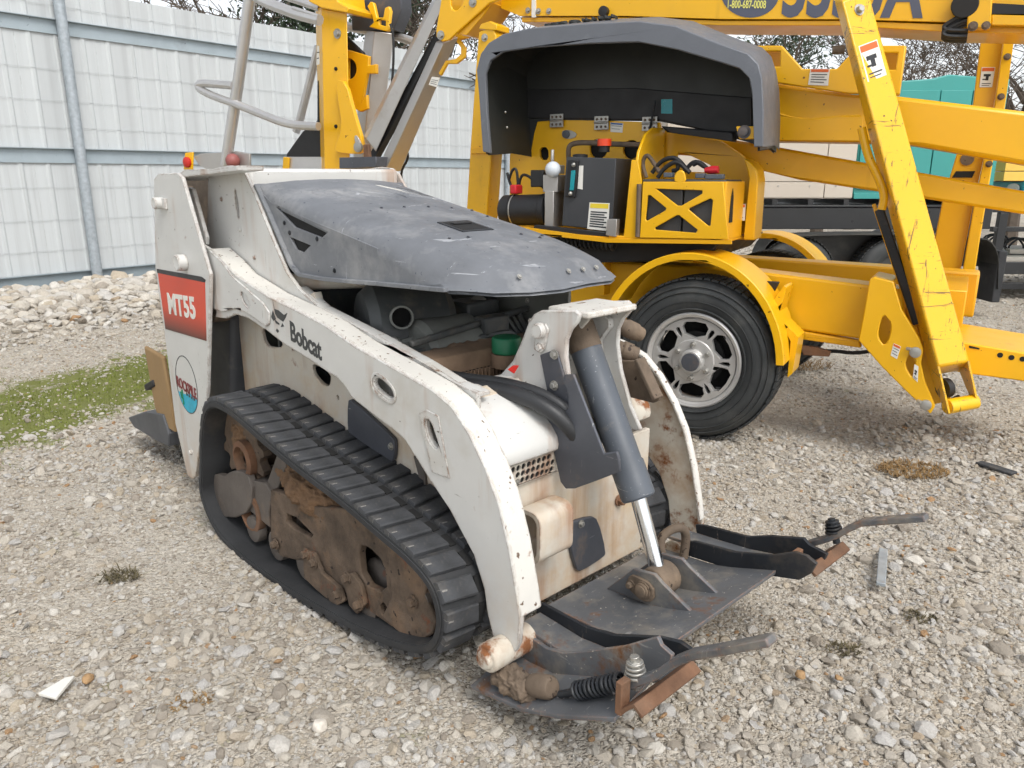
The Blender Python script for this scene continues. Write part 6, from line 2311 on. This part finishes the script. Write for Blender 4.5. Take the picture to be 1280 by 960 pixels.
# --- raised cover
rim = [(-1.257, 1.412), (-1.303, 1.421), (-1.325, 1.707), (-1.338, 1.835), (-1.312, 1.912), (-1.263, 1.962), (-1.175, 1.997), (-1.025, 2.011), (-0.702, 2.005), (-0.436, 1.991), (-0.26, 1.956), (-0.033, 1.857), (0.08, 1.813), (0.125, 1.771), (0.147, 1.71), (0.166, 1.57), (0.175, 1.421), (0.136, 1.421), (0.111, 1.639), (0.091, 1.713), (0.046, 1.756), (-0.046, 1.788), (-0.254, 1.857), (-0.431, 1.901), (-0.7, 1.915), (-1.01, 1.92), (-1.175, 1.913), (-1.253, 1.876), (-1.284, 1.816), (-1.276, 1.624)]
g = G()
g.plate(rim, 'y', -0.012, 0.012)
cov = g.build('cover_rim', COVG, BL, 0.008)
out_c = [rim[i] for i in range(1, 17)]
cx_ = sum(p[0] for p in out_c) / len(out_c)
back = []
for x, z in out_c:
    back.append((cx_ + (x - cx_) * 0.965, 0.46, z + (0.02 if z > 1.75 else 0.0)))
front = [(x, 0.0, z) for x, z in out_c]
mid = [((a[0] + b[0]) / 2 + (a[0] - cx_) * 0.01, 0.25, (a[2] + b[2]) / 2 + 0.05 * (1 if a[2] > 1.7 else 0.3)) for a, b in zip(front, back)]
# lower the two free ends towards the hinge line
def shell(inner):
    k = 0.982 if inner else 1.0
    dz = -0.012 if inner else 0.0
    rows = []
    for row in (front, mid, back):
        rows.append([(cx_ + (x - cx_) * k, y, z + dz) for x, y, z in row])
    return rows


g = G()
for rows in (shell(False), shell(True)):
    n_ = len(rows[0])
    base = len(g.v)
    g.v += [p for r_ in rows for p in r_]
    for j in range(2):
        for i in range(n_ - 1):
            g.f.append((base + j * n_ + i, base + j * n_ + i + 1, base + (j + 1) * n_ + i + 1, base + (j + 1) * n_ + i))
so = g.build('cover_shell', COVG, cov, smooth=40)
# inner liner: dark back wall and side cheeks
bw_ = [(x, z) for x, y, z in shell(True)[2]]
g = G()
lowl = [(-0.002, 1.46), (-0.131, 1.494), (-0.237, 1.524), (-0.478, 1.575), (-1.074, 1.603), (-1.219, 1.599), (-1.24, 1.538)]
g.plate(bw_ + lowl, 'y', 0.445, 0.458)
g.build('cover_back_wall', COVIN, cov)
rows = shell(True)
g = G()
k2 = 0.985
for j in range(2):
    for i in range(len(rows[0]) - 1):
        q4 = [rows[j][i], rows[j][i + 1], rows[j + 1][i + 1], rows[j + 1][i]]
        q4 = [(cx_ + (x - cx_) * k2, y + 0.004, z - 0.006) for x, y, z in q4]
        g.add(q4, [(0, 1, 2, 3)])
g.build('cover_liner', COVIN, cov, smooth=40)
part('cover_band', BLACK, [(-1.45, 1.783), (-1.123, 1.767), (-0.64, 1.75), (-0.001, 1.672), (0.011, 1.528), (-0.128, 1.501), (-0.475, 1.582), (-1.277, 1.618), (-1.54, 1.549)], 0.436, 0.444, bevel=0.004, parent=cov)
part('cover_beam', BLACK, [(-0.444, 1.548), (-0.063, 1.51), (-0.051, 1.46), (-0.407, 1.515)], 0.36, 0.42, bevel=0.01, parent=cov)
for uv in ((-1.222, 0.01, 1.623), (-1.212, 0.01, 1.546)):
    g = G()
    g.ball((uv[0] + 0.03, 0.04, uv[2]), 0.006)
    g.build('cover_rivet', ZINC, cov)
g = G()
a, b = Vector((-0.425, 0.25, 1.539)), Vector((-0.478, 0.3, 1.535))
g.cyl((-0.492, 0.4, 1.68), (-0.523, 0.42, 1.534), 0.006, n=8)
g.build('gas_strut', STEELD, cov)
part('cover_label', TEALG, [(-0.472, 1.685), (-0.411, 1.683), (-0.407, 1.611), (-0.468, 1.614)], 0.4335, 0.4355, bevel=0, parent=cov)
# vents and embossed name on top of the cover
za = Vector((-1.049, 0.06, 2.022))
decal_text('embossed_name', 'HAULOTTE', (za.x + 0.42, 0.20, 2.062), (-1, 0, -0.03), (0, -1, 0), 0.10, COVIN, cov, sx=0.75, bold=0.001, lift=-0.004, depth=0.006)
# hinges
for u0 in (688, 745, 803):
    pass
for uv in ((-1.085, 0.442, 1.598), (-0.808, 0.442, 1.577), (-0.528, 0.442, 1.564)):
    g = G()
    g.box(uv[0] - 0.042, uv[0] + 0.042, 0.425, 0.436, uv[2] - 0.035, uv[2] + 0.0)
    g.box(uv[0] - 0.042, uv[0] + 0.042, 0.425, 0.432, uv[2] + 0.004, uv[2] + 0.036)
    g.cyl((uv[0] - 0.042, 0.425, uv[2] + 0.002), (uv[0] + 0.042, 0.425, uv[2] + 0.002), 0.006, n=8)
    h_ = g.build('hinge', ZINC, cov, 0.001)
    for dx in (-0.026, 0.0, 0.026):
        for dz in (-0.02, 0.02):
            g = G()
            g.ball((uv[0] + dx, 0.424, uv[2] + dz), 0.007, 8, 5)
            g.build('hinge_screw', BROWNDUST, h_)

# --- power pack under the cover
bp_ = part('back_panel', YEL, [(-1.408, 0.988), (-1.407, 1.387), (-1.391, 1.568), (-1.309, 1.611), (-1.074, 1.607), (-0.478, 1.571), (-0.461, 1.502), (-0.445, 0.955)], 0.45, 0.47,
           [smooth2([(-1.207, 1.457), (-1.149, 1.456), (-1.143, 1.385), (-1.201, 1.385)], 1), circ((-0.831, 1.442), 0.055, 18), circ((-0.635, 1.435), 0.05, 18)])
part('panel_dark_backing', HOLE_SHADE, [(-1.31, 1.501), (-0.56, 1.485), (-0.551, 1.317), (-1.309, 1.318)], 0.49, 0.50, bevel=0)
g = G()
g.lathe([(0.022, 0), (0.022, 0.014), (0.012, 0.016)], (-1.031, 0.449, 1.524), (0, -1, 0), 18)
g.build('panel_knob', BARREL, bp_)
part('knob_plate', ZINC, smooth2([(-1.067, 1.542), (-1.012, 1.549), (-0.961, 1.526), (-0.98, 1.501), (-1.041, 1.498)], 1), 0.445, 0.4495, bevel=0.001, parent=bp_)
sticker(bp_, [(-0.763, 0.449, 1.58), (-0.687, 0.449, 1.573), (-0.69, 0.449, 1.524), (-0.761, 0.449, 1.53)], 'blue', 2)
tray = part('tray', YEL_SHADE, [(-1.42, 0.0), (0.02, 0.0), (0.02, 0.45), (-1.42, 0.45)], 0.985, 1.005, axis='z')
part('tray_edge', YEL_SHADE, [(-1.219, 1.033), (-1.028, 1.03), (-0.562, 0.989), (0.066, 1.007), (0.068, 0.988), (-0.561, 0.969), (-1.077, 1.003), (-1.219, 1.007)], -0.012, 0.0, bevel=0.003)
g = G()
mc = Vector((-1.262, 0.14, 1.108))
g.lathe([(0.02, 0.0), (0.075, 0.0), (0.084, 0.012), (0.084, 0.055), (0.087, 0.055), (0.087, 0.062), (0.084, 0.062), (0.084, 0.25), (0.088, 0.255), (0.088, 0.285), (0.06, 0.29)], mc, (1, 0, 0.03), 32)
mo = g.build('pump_motor', BLACK, BL)
g = G()
g.lathe([(0.0855, 0.075), (0.088, 0.075), (0.088, 0.082), (0.0855, 0.082)], mc, (1, 0, 0.03), 32, ring=True)
g.build('motor_band', ZINC, mo)
g = G()
mb = Vector((-0.962, 0.14, 1.119))
g.box(mb.x, mb.x + 0.055, 0.06, 0.22, mb.z - 0.09, mb.z + 0.10)
g.build('pump_adapter', ALU, BL, 0.004)
g = G()
vb = Vector((-0.964, 0.14, 1.262))
g.box(vb.x - 0.02, vb.x + 0.07, 0.08, 0.20, vb.z - 0.05, vb.z + 0.04)
g.box(vb.x - 0.01, vb.x + 0.05, 0.10, 0.20, vb.z + 0.045, vb.z + 0.09)
g.cyl((vb.x + 0.005, 0.14, vb.z + 0.09), (vb.x + 0.005, 0.14, vb.z + 0.17), 0.010, n=8)
g.build('valve_block', ALU, BL, 0.004)
g = G()
g.ball((-0.914, 0.06, 1.328), 0.042, 20, 14)
g.build('filter_bowl', WHITEP, BL)
tk0 = [(-0.831, 1.392), (-0.554, 1.381), (-0.562, 1.022), (-0.852, 1.041)]
tnk = part('hydraulic_tank', TANK, tk0, 0.05, 0.38, bevel=0.004)
part('sight_gauge', BLACK, [(-0.816, 1.375), (-0.756, 1.375), (-0.77, 1.187), (-0.826, 1.19)], 0.035, 0.0495, bevel=0.004, parent=tnk)
part('gauge_glass', TEALG, [(-0.793, 1.323), (-0.77, 1.323), (-0.777, 1.224), (-0.8, 1.223)], 0.030, 0.036, bevel=0.002, parent=tnk)
for uv in ((-0.781, 0.034, 1.351), (-0.796, 0.034, 1.207)):
    g = G()
    g.ball(uv, 0.012, 10, 6)
    g.build('gauge_knob', ZINC, tnk)
part('tank_label', DECW, [(-0.756, 1.347), (-0.733, 1.347), (-0.734, 1.228), (-0.762, 1.232)], 0.0475, 0.0495, bevel=0, parent=tnk)
sticker(tnk, [(-0.692, 0.049, 1.164), (-0.58, 0.049, 1.162), (-0.584, 0.049, 1.022), (-0.702, 0.048, 1.03)], 'yellow', 7)
g = G()
cpos = Vector((-0.664, 0.15, 1.415))
g.cyl(cpos, cpos + Vector((0, 0, 0.03)), 0.028, n=14)
g.build('tank_breather', BLACK, tnk)
g = G()
g.cyl(cpos + Vector((0, 0, 0.03)), cpos + Vector((0, 0, 0.065)), 0.036, n=16)
g.build('tank_cap', REDCAP, tnk)
g = G()
g.lathe([(0.04, 0), (0.04, 0.015), (0.02, 0.018)], (-0.8, 0.15, 1.389), (0, 0, 1), 16)
g.build('tank_fitting', BLACK, tnk)
g = G()
g.tube(smooth2([Vector(p) for p in [(-0.939, 0.3, 1.359), (-0.946, 0.3, 1.44), (-0.927, 0.3, 1.465), (-0.859, 0.3, 1.472), (-0.708, 0.3, 1.461), (-0.527, 0.3, 1.453)]], 2, False), 0.014, 10)
g.build('pipe', BROWNDUST, BL)
for k, pts in enumerate(([(-1.265, 0.2, 1.273), (-1.244, 0.2, 1.33), (-1.213, 0.2, 1.338), (-1.203, 0.2, 1.208)], [(-1.203, 0.2, 1.208), (-1.193, 0.2, 1.287), (-1.162, 0.2, 1.308), (-1.1, 0.2, 1.27), (-1.02, 0.2, 1.219)], [(-1.132, 0.22, 1.295), (-1.081, 0.22, 1.308), (-1.031, 0.22, 1.287)], [(-1.288, 0.22, 1.313), (-1.267, 0.22, 1.242), (-1.225, 0.22, 1.208)])):
    g = G()
    g.tube(smooth2([Vector(p) for p in pts], 2, False), 0.008, 7)
    g.build('battery_cable', BLACK, BL)
g = G()
g.box(mb.x - 0.24, mb.x - 0.20, 0.10, 0.18, mb.z + 0.08, mb.z + 0.13)
g.build('cable_boot', REDC, BL, 0.008)
g = G()
a = Vector((-1.033, 0.15, 1.287))
g.box(a.x - 0.05, a.x + 0.03, 0.12, 0.2, a.z - 0.05, a.z + 0.04)
g.build('solenoid', BLACK, BL, 0.006)
part('tray_runner', BLACK, [(-0.99, 1.043), (-0.549, 1.016), (-0.557, 0.992), (-1, 1.017)], 0.0, 0.04, bevel=0.003)
part('tray_bracket', ALU, [(-0.565, 1.085), (-0.513, 1.086), (-0.514, 0.999), (-0.571, 1.005)], -0.012, 0.03, bevel=0.003)
# divider gusset (plate across the tray) and hinge rod
g = G()
dv = [Vector(p) for p in ((-0.479, 0.02, 0.991), (-0.46, 0.02, 1.265), (-0.47, 0.06, 1.41), (-0.48, 0.14, 1.497), (-0.49, 0.24, 1.533), (-0.461, 0.42, 1.541), (-0.43, 0.42, 0.966))]
dx_ = -0.45
dv = [Vector((dx_ + 0.0, p.y, p.z)) for p in dv]
g.loft([[p for p in dv], [p + Vector((0.014, 0, 0)) for p in dv]])
g.build('divider_plate', YEL, BL, 0.003)
part('divider_flange', YEL, [(-0.479, 0.992), (-0.46, 1.265), (-0.452, 1.372), (-0.419, 1.371), (-0.394, 1.266), (-0.406, 0.995)], 0.0, 0.014, bevel=0.003)
g = G()
g.cyl((-0.402, -0.01, 1.258), (-0.399, -0.01, 1.004), 0.012, n=12)
g.build('hinge_rod', BROWNDUST, BL)
# battery box
bx = [(-0.382, 1.269), (0.01, 1.271), (0.051, 1.01), (-0.386, 1)]
bhol = [smooth2([(-0.314, 1.236), (-0.086, 1.231), (-0.085, 1.216), (-0.182, 1.159), (-0.202, 1.159)], 0), smooth2([(-0.354, 1.205), (-0.341, 1.206), (-0.257, 1.146), (-0.261, 1.135), (-0.352, 1.083), (-0.361, 1.09)], 0), smooth2([(-0.146, 1.141), (-0.142, 1.149), (-0.045, 1.195), (-0.033, 1.187), (-0.037, 1.07), (-0.048, 1.069)], 0), smooth2([(-0.203, 1.114), (-0.191, 1.114), (-0.097, 1.049), (-0.104, 1.034), (-0.309, 1.042), (-0.309, 1.053)], 0)]
bb_ = part('battery_box', YEL, bx, -0.016, -0.004, bhol, bevel=0.003)
part('box_tab', YEL, smooth2([(-0.224, 1.266), (-0.226, 1.296), (-0.211, 1.322), (-0.184, 1.322), (-0.171, 1.296), (-0.169, 1.267)], 1), -0.016, -0.004, parent=bb_)
x0, x1 = bx[0][0], bx[1][0]
g = G()
g.box(x1 - 0.002, x1 + 0.012, -0.004, 0.34, 1.0, bx[1][1])
g.build('box_side', YEL_SHADE, bb_, 0.003)
part('side_slot', HOLE_SHADE, [(0.08, 1.08), (0.14, 1.08), (0.13, 1.2), (0.11, 1.24), (0.09, 1.2)], x1 + 0.0125, x1 + 0.015, bevel=0, parent=bb_, axis='x')
for k in range(2):
    g = G()
    xa = x0 + 0.015 + k * 0.185
    g.box(xa, xa + 0.178, 0.012, 0.32, 1.006, 1.255)
    ba = g.build('battery', BATT, bb_, 0.006)
    for dx in (0.04, 0.13):
        g = G()
        g.cyl((xa + dx, 0.06, 1.255), (xa + dx, 0.06, 1.275), 0.012, n=10)
        g.build('terminal', ALU, ba)
part('battery_lid', BATT, [(-0.39, 1.281), (0.016, 1.278), (0.018, 1.26), (-0.39, 1.262)], 0.0, 0.30, parent=bb_)
for k, pts in enumerate(([(-0.408, 0.1, 1.288), (-0.436, 0.1, 1.354), (-0.414, 0.1, 1.403), (-0.378, 0.1, 1.365), (-0.343, 0.1, 1.315)], [(-0.38, 0.1, 1.311), (-0.353, 0.1, 1.349), (-0.313, 0.1, 1.379), (-0.256, 0.1, 1.382), (-0.205, 0.1, 1.326)], [(-0.256, 0.1, 1.375), (-0.245, 0.1, 1.326), (-0.277, 0.1, 1.319)], [(-0.217, 0.1, 1.318), (-0.168, 0.1, 1.37), (-0.119, 0.1, 1.34)], [(-0.335, 0.06, 1.288), (-0.305, 0.06, 1.333), (-0.242, 0.06, 1.37), (-0.175, 0.06, 1.311)], [(-0.175, 0.1, 1.348), (-0.144, 0.1, 1.363), (-0.103, 0.1, 1.329)])):
    g = G()
    g.tube(smooth2([Vector(p) for p in pts], 2, False), 0.011, 8)
    g.build('battery_cable', BLACK if k != 0 else BROWNDUST, BL)
g = G()
a, b = Vector((-0.108, 0.08, 1.322)), Vector((-0.043, 0.08, 1.325))
g.tube([a, (a + b) / 2, b], [0.012, 0.02, 0.018], 10)
g.build('terminal_boot', REDC, BL)
for uv in ((-0.271, 0.04, 1.3), (-0.114, 0.04, 1.296), (-0.067, 0.04, 1.292), (-0.026, 0.04, 1.292)):
    g = G()
    g.box(uv[0] - 0.022, uv[0] + 0.022, 0.02, 0.06, uv[2] - 0.01, uv[2] + 0.012)
    g.build('cell_cap', BARREL, BL, 0.003)
# under the tray: dark skirt, spring
part('turntable_skirt', BLACK, [(-1.221, 0.979), (-0.033, 0.976), (-0.107, 0.886), (-1.116, 0.813), (-1.221, 0.853)], 0.16, 1.1, bevel=0.01)
g = G()
pts = []
a, b = Vector((-0.914, 0.1, 0.956)), Vector((-0.568, 0.1, 0.949))
for i in range(14 * 10 + 1):
    t_ = i / 140
    an = 2 * math.pi * 14 * t_
    pts.append(a.lerp(b, t_) + Vector((0, math.cos(an), math.sin(an))) * 0.028)
g.tube(pts, 0.006, 6)
g.build('coil_spring', STEELD, BL)
# cable along the ground behind the fender
g = G()
g.tube(smooth2([Vector(p) for p in [(0.336, 0.5, 0.402), (0.491, 0.5, 0.428), (0.606, 0.5, 0.424), (0.713, 0.5, 0.461)]], 2, False), 0.01, 7)
g.build('ground_cable', BLACK, BL)
part('hook_bracket', ORUST, [(0.365, 0.477), (0.441, 0.477), (0.51, 0.461), (0.505, 0.436), (0.385, 0.43)], 0.3, 0.33, bevel=0.003)

# --- boom elbow and aluminium booms on the left
el = part('elbow_plate', YEL, smooth2([(-1.898, 2.453), (-1.789, 2.44), (-1.539, 2.412), (-1.431, 2.295), (-1.584, 2.273), (-1.801, 2.144), (-1.873, 2.096), (-1.932, 2.092), (-1.974, 2.122), (-1.973, 2.159)], 0), 0.52, 0.54, [smooth2([(-1.86, 2.353), (-1.762, 2.36), (-1.775, 2.283), (-1.822, 2.252), (-1.862, 2.274)], 1)])
part('elbow_plate', YEL_SHADE, [(-2.079, 2.524), (-1.583, 2.468), (-1.583, 2.357), (-1.745, 2.287), (-1.915, 2.144), (-2.052, 2.136), (-2.115, 2.141), (-2.158, 2.202)], 0.78, 0.80)
part('elbow_web', YEL_SHADE, [(-1.701, 2.315), (-1.577, 2.281), (-1.634, 2.221), (-1.761, 2.116), (-1.832, 2.131), (-1.843, 2.159)], 0.54, 0.78)
for uv in ((-1.937, 0.519, 2.128), (-1.7, 0.519, 2.288)):
    bolt(el, uv, (0, -1, 0), 0.018, 0.014, ZINC)


def edge_beam(name, mat, p0, p1, p2, q0, q1, q2, parent=None, bev=0.006):
    """rectangular tube from three of its long edges"""
    lp = []
    for a, b, c in ((p0, p1, p2), (q0, q1, q2)):
        a, b, c = Vector(a), Vector(b), Vector(c)
        lp.append([a, b, c, a + c - b])
    g = G()
    g.loft(lp)
    return g.build(name, mat, parent or BL, bev)


al1 = edge_beam('aluminium_boom', ALU, (-2.126, 0.7, 2.376), (-2.03, 0.6, 2.349), (-1.952, 0.6, 2.341), (-2.742, 0.7, 1.565), (-2.636, 0.6, 1.538), (-2.556, 0.6, 1.453))
al2 = edge_beam('aluminium_boom', ALU, (-2.032, 0.6, 2.11), (-1.942, 0.55, 2.087), (-1.902, 0.66, 2.136), (-2.564, 0.6, 1.326), (-2.445, 0.55, 1.326), (-2.396, 0.66, 1.326))
g = G()
g.bar((-2.023, 0.66, 2.174), (-2.638, 0.66, 1.402), 0.06, 0.05)
g.build('boom_gap_shade', BLACK, BL)  # black bar painted in for the shade between the two booms
sticker(al2, [(-2.031, 0.547, 1.898), (-1.97, 0.547, 1.89), (-1.996, 0.547, 1.835), (-2.058, 0.547, 1.852)], None, 3)
part('boom_handle', YEL, [(-1.856, 2.115), (-1.804, 2.056), (-1.811, 2.001), (-1.871, 1.969), (-1.944, 1.973), (-1.995, 1.906), (-2.013, 1.921), (-1.955, 1.993), (-1.882, 1.997), (-1.84, 2.022), (-1.839, 2.059), (-1.874, 2.098)], 0.59, 0.61, bevel=0.004)
al3 = edge_beam('aluminium_post', ALU, (-2.987, 1.05, 2.321), (-2.79, 0.92, 2.28), (-2.676, 1, 2.266), (-3.286, 1.05, 0.798), (-3.07, 0.92, 0.816), (-2.945, 1, 1.087))
part('post_bracket', YEL, [(-2.821, 2.44), (-2.79, 2.467), (-2.762, 2.454), (-2.739, 2.36), (-2.683, 2.355), (-2.665, 2.414), (-2.63, 2.421), (-2.617, 2.39), (-2.636, 2.3), (-2.616, 2.278), (-2.652, 2.261), (-2.815, 2.305), (-2.77, 2.332), (-2.788, 2.385)], 0.89, 0.92, [[(-2.719, 2.343), (-2.663, 2.333), (-2.664, 2.297), (-2.721, 2.313)]], parent=al3)
g = G()
g.tube(smooth2([Vector(p) for p in [(-2.613, 0.88, 2.305), (-2.589, 0.88, 2.227), (-2.598, 0.88, 2.048), (-2.629, 0.88, 1.866)]], 2, False), 0.009, 7)
g.build('control_cable', BLACK, al3)
g = G()
g.tube(smooth2([Vector(p) for p in [(-2.541, 0.9, 1.487), (-2.501, 0.9, 1.426), (-2.592, 0.9, 1.322), (-2.561, 0.9, 1.21)]], 2, False), 0.009, 7)
g.build('control_cable', BLACK, al3)
# jib column
col = edge_beam('jib_column', YEL, (-3.27, 0.85, 2.475), (-3.069, 0.7, 2.42), (-2.837, 0.7, 2.378), (-3.364, 0.85, 0.684), (-3.169, 0.7, 0.707), (-2.913, 0.7, 0.72), bev=0.012)
part('column_head', YEL, [(-3.185, 2.537), (-2.892, 2.506), (-2.883, 2.435), (-2.787, 2.386), (-2.803, 2.358), (-3.031, 2.41), (-3.146, 2.462)], 0.66, 0.95, parent=col)
part('column_gusset', YEL, smooth2([(-2.94, 1.943), (-2.853, 1.928), (-2.794, 1.726), (-2.721, 1.511), (-2.732, 1.457), (-2.784, 1.442), (-2.964, 1.455), (-2.992, 1.483), (-2.905, 1.623), (-2.934, 1.827)], 1), 0.66, 0.695, parent=col)
g = G()
g.lathe([(0.035, 0), (0.035, 0.02), (0.02, 0.024)], (-2.756, 0.66, 1.489), (0, -1, 0), 20)
g.build('gusset_pin', ZINC, col)
part('pin_plate', ALU, smooth2([(-2.791, 1.565), (-2.761, 1.569), (-2.722, 1.499), (-2.746, 1.467), (-2.774, 1.489)], 1), 0.648, 0.6595, bevel=0.002, parent=col)
bolt(col, (-2.935, 0.7, 2.245), (0, -1, 0), 0.022, 0.02, ZINC)
for uv in ((-2.967, 0.699, 2.02), (-2.997, 0.699, 1.637)):
    g = G()
    g.ball(uv, 0.014, 8, 5)
    g.build('column_hole', HOLE_SHADE, col)
sticker(col, [(Vector(a) + Vector((-0.001, -0.003, 0))) for a in [(-3.199, 0.775, 2.198), (-3.168, 0.775, 2.191), (-3.186, 0.775, 2.074), (-3.218, 0.775, 2.066)]], None, 2)
part('control_panel', YEL_SHADE, [(-2.988, 2.166), (-2.792, 2.109), (-2.803, 2.047), (-2.73, 2.053), (-2.734, 1.99), (-2.814, 1.995), (-2.878, 1.805), (-2.83, 1.857), (-2.829, 1.76), (-2.898, 1.741), (-3.015, 1.8)], 0.85, 0.88, [circ((-2.983, 2.037), 0.07, 16)])
part('panel_backing', BLACK, [(-3.04, 2.272), (-2.877, 2.142), (-2.918, 1.854), (-3.071, 1.862)], 0.89, 0.92)
part('control_box', PLATEG, [(-3.066, 2.628), (-2.611, 2.578), (-2.604, 2.415), (-2.682, 2.288), (-3.066, 2.32)], 1.0, 1.12)
part('light_bar', PLATEG, [(-2.758, 1.416), (-2.433, 1.418), (-2.43, 1.351), (-2.763, 1.342)], 0.45, 0.60, bevel=0.006)
part('orange_tab', ORUST, [(-2.584, 1.498), (-2.542, 1.502), (-2.534, 1.404), (-2.583, 1.404)], 0.50, 0.53)

# --- platform basket
bk = None
pl_ = [(-3.647, 0.6, 2.554), (-3.863, 0.6, 1.943), (-4.077, 0.6, 1.372)]
g = G()
g.tube([pl_[0], pl_[1], pl_[2]], 0.042, 12)
bk = g.build('basket_post', ALUT, BL)
for r_, pts in ((0.030, [(-3.883, 0.58, 1.947), (-4.093, 0.58, 1.97), (-4.237, 0.58, 1.984), (-4.286, 0.58, 1.969), (-4.263, 0.58, 1.939), (-4.124, 0.58, 1.885), (-3.833, 0.58, 1.804), (-3.547, 0.58, 1.714), (-3.412, 0.58, 1.671), (-3.254, 0.58, 1.644), (-3.053, 0.58, 1.633)]),
                (0.036, [(-3.581, 0.56, 2.53), (-3.475, 0.56, 2.478), (-3.324, 0.56, 2.422), (-3.14, 0.56, 2.359), (-2.959, 0.56, 2.312)]), (0.026, [(-3.6, 0.8, 2.585), (-3.405, 0.8, 2.522), (-3.177, 0.8, 2.447)]), (0.03, [(-3.154, 1.05, 2.362), (-3.032, 1.05, 2.33), (-2.898, 1.05, 2.308)]), (0.03, [(-2.777, 1.1, 2.278), (-2.634, 1.1, 2.235), (-2.529, 1.1, 2.195)]), (0.012, [(-3.182, 0.54, 2.405), (-2.952, 0.54, 2.333)])):
    g = G()
    g.tube(smooth2([Vector(p) for p in pts], 2, False), r_, 10)
    g.build('basket_rail', ALUT, bk)
g = G()
g.tube([(-3.357, 0.95, 2.227), (-3.585, 0.95, 1.738), (-3.648, 0.95, 1.627)], 0.03, 10)
g.build('basket_post', ALUT, bk)
part('basket_kick_board', BLACK, [(-3.627, 1.425), (-3.614, 1.461), (-3.43, 1.62), (-3.31, 1.668), (-3.276, 1.695), (-3.251, 1.972), (-3.219, 1.97), (-3.252, 1.421)], 0.80, 0.86, bevel=0.01)
part('basket_floor', ALUT, [(-3.631, 1.437), (-3.232, 1.432), (-3.24, 1.34), (-3.641, 1.341)], 0.78, 1.4)
part('floor_corner', YEL, [(-3.612, 1.436), (-3.553, 1.43), (-3.57, 1.341), (-3.63, 1.341)], 0.76, 0.779)
part('basket_sill', ALUT, [(-4.346, 1.318), (-3.127, 1.316), (-3.137, 1.203), (-4.366, 1.193)], 0.642, 0.78)
tlp = part('tail_light_bracket', ALU, [(-4.47, 1.443), (-4.389, 1.467), (-3.968, 1.479), (-3.819, 1.459), (-3.836, 1.329), (-4.295, 1.33), (-4.422, 1.38)], 0.62, 0.64)
part('tail_light_plate', YEL, [(-4.547, 1.474), (-4.448, 1.479), (-4.482, 1.331), (-4.589, 1.344)], 0.60, 0.615, parent=tlp)
g = G()
g.lathe([(0.042, 0), (0.042, 0.018), (0.03, 0.028), (0.01, 0.03)], (-4.52, 0.6, 1.4), (0, -1, 0), 20)
g.build('tail_lamp', REDP, tlp)
g = G()
g.ball((-3.967, 0.58, 1.407), 0.055, 14, 10)
g.build('marker_knob', surf('faded_red_plastic', srgb(150, 88, 84), 0.5), tlp)
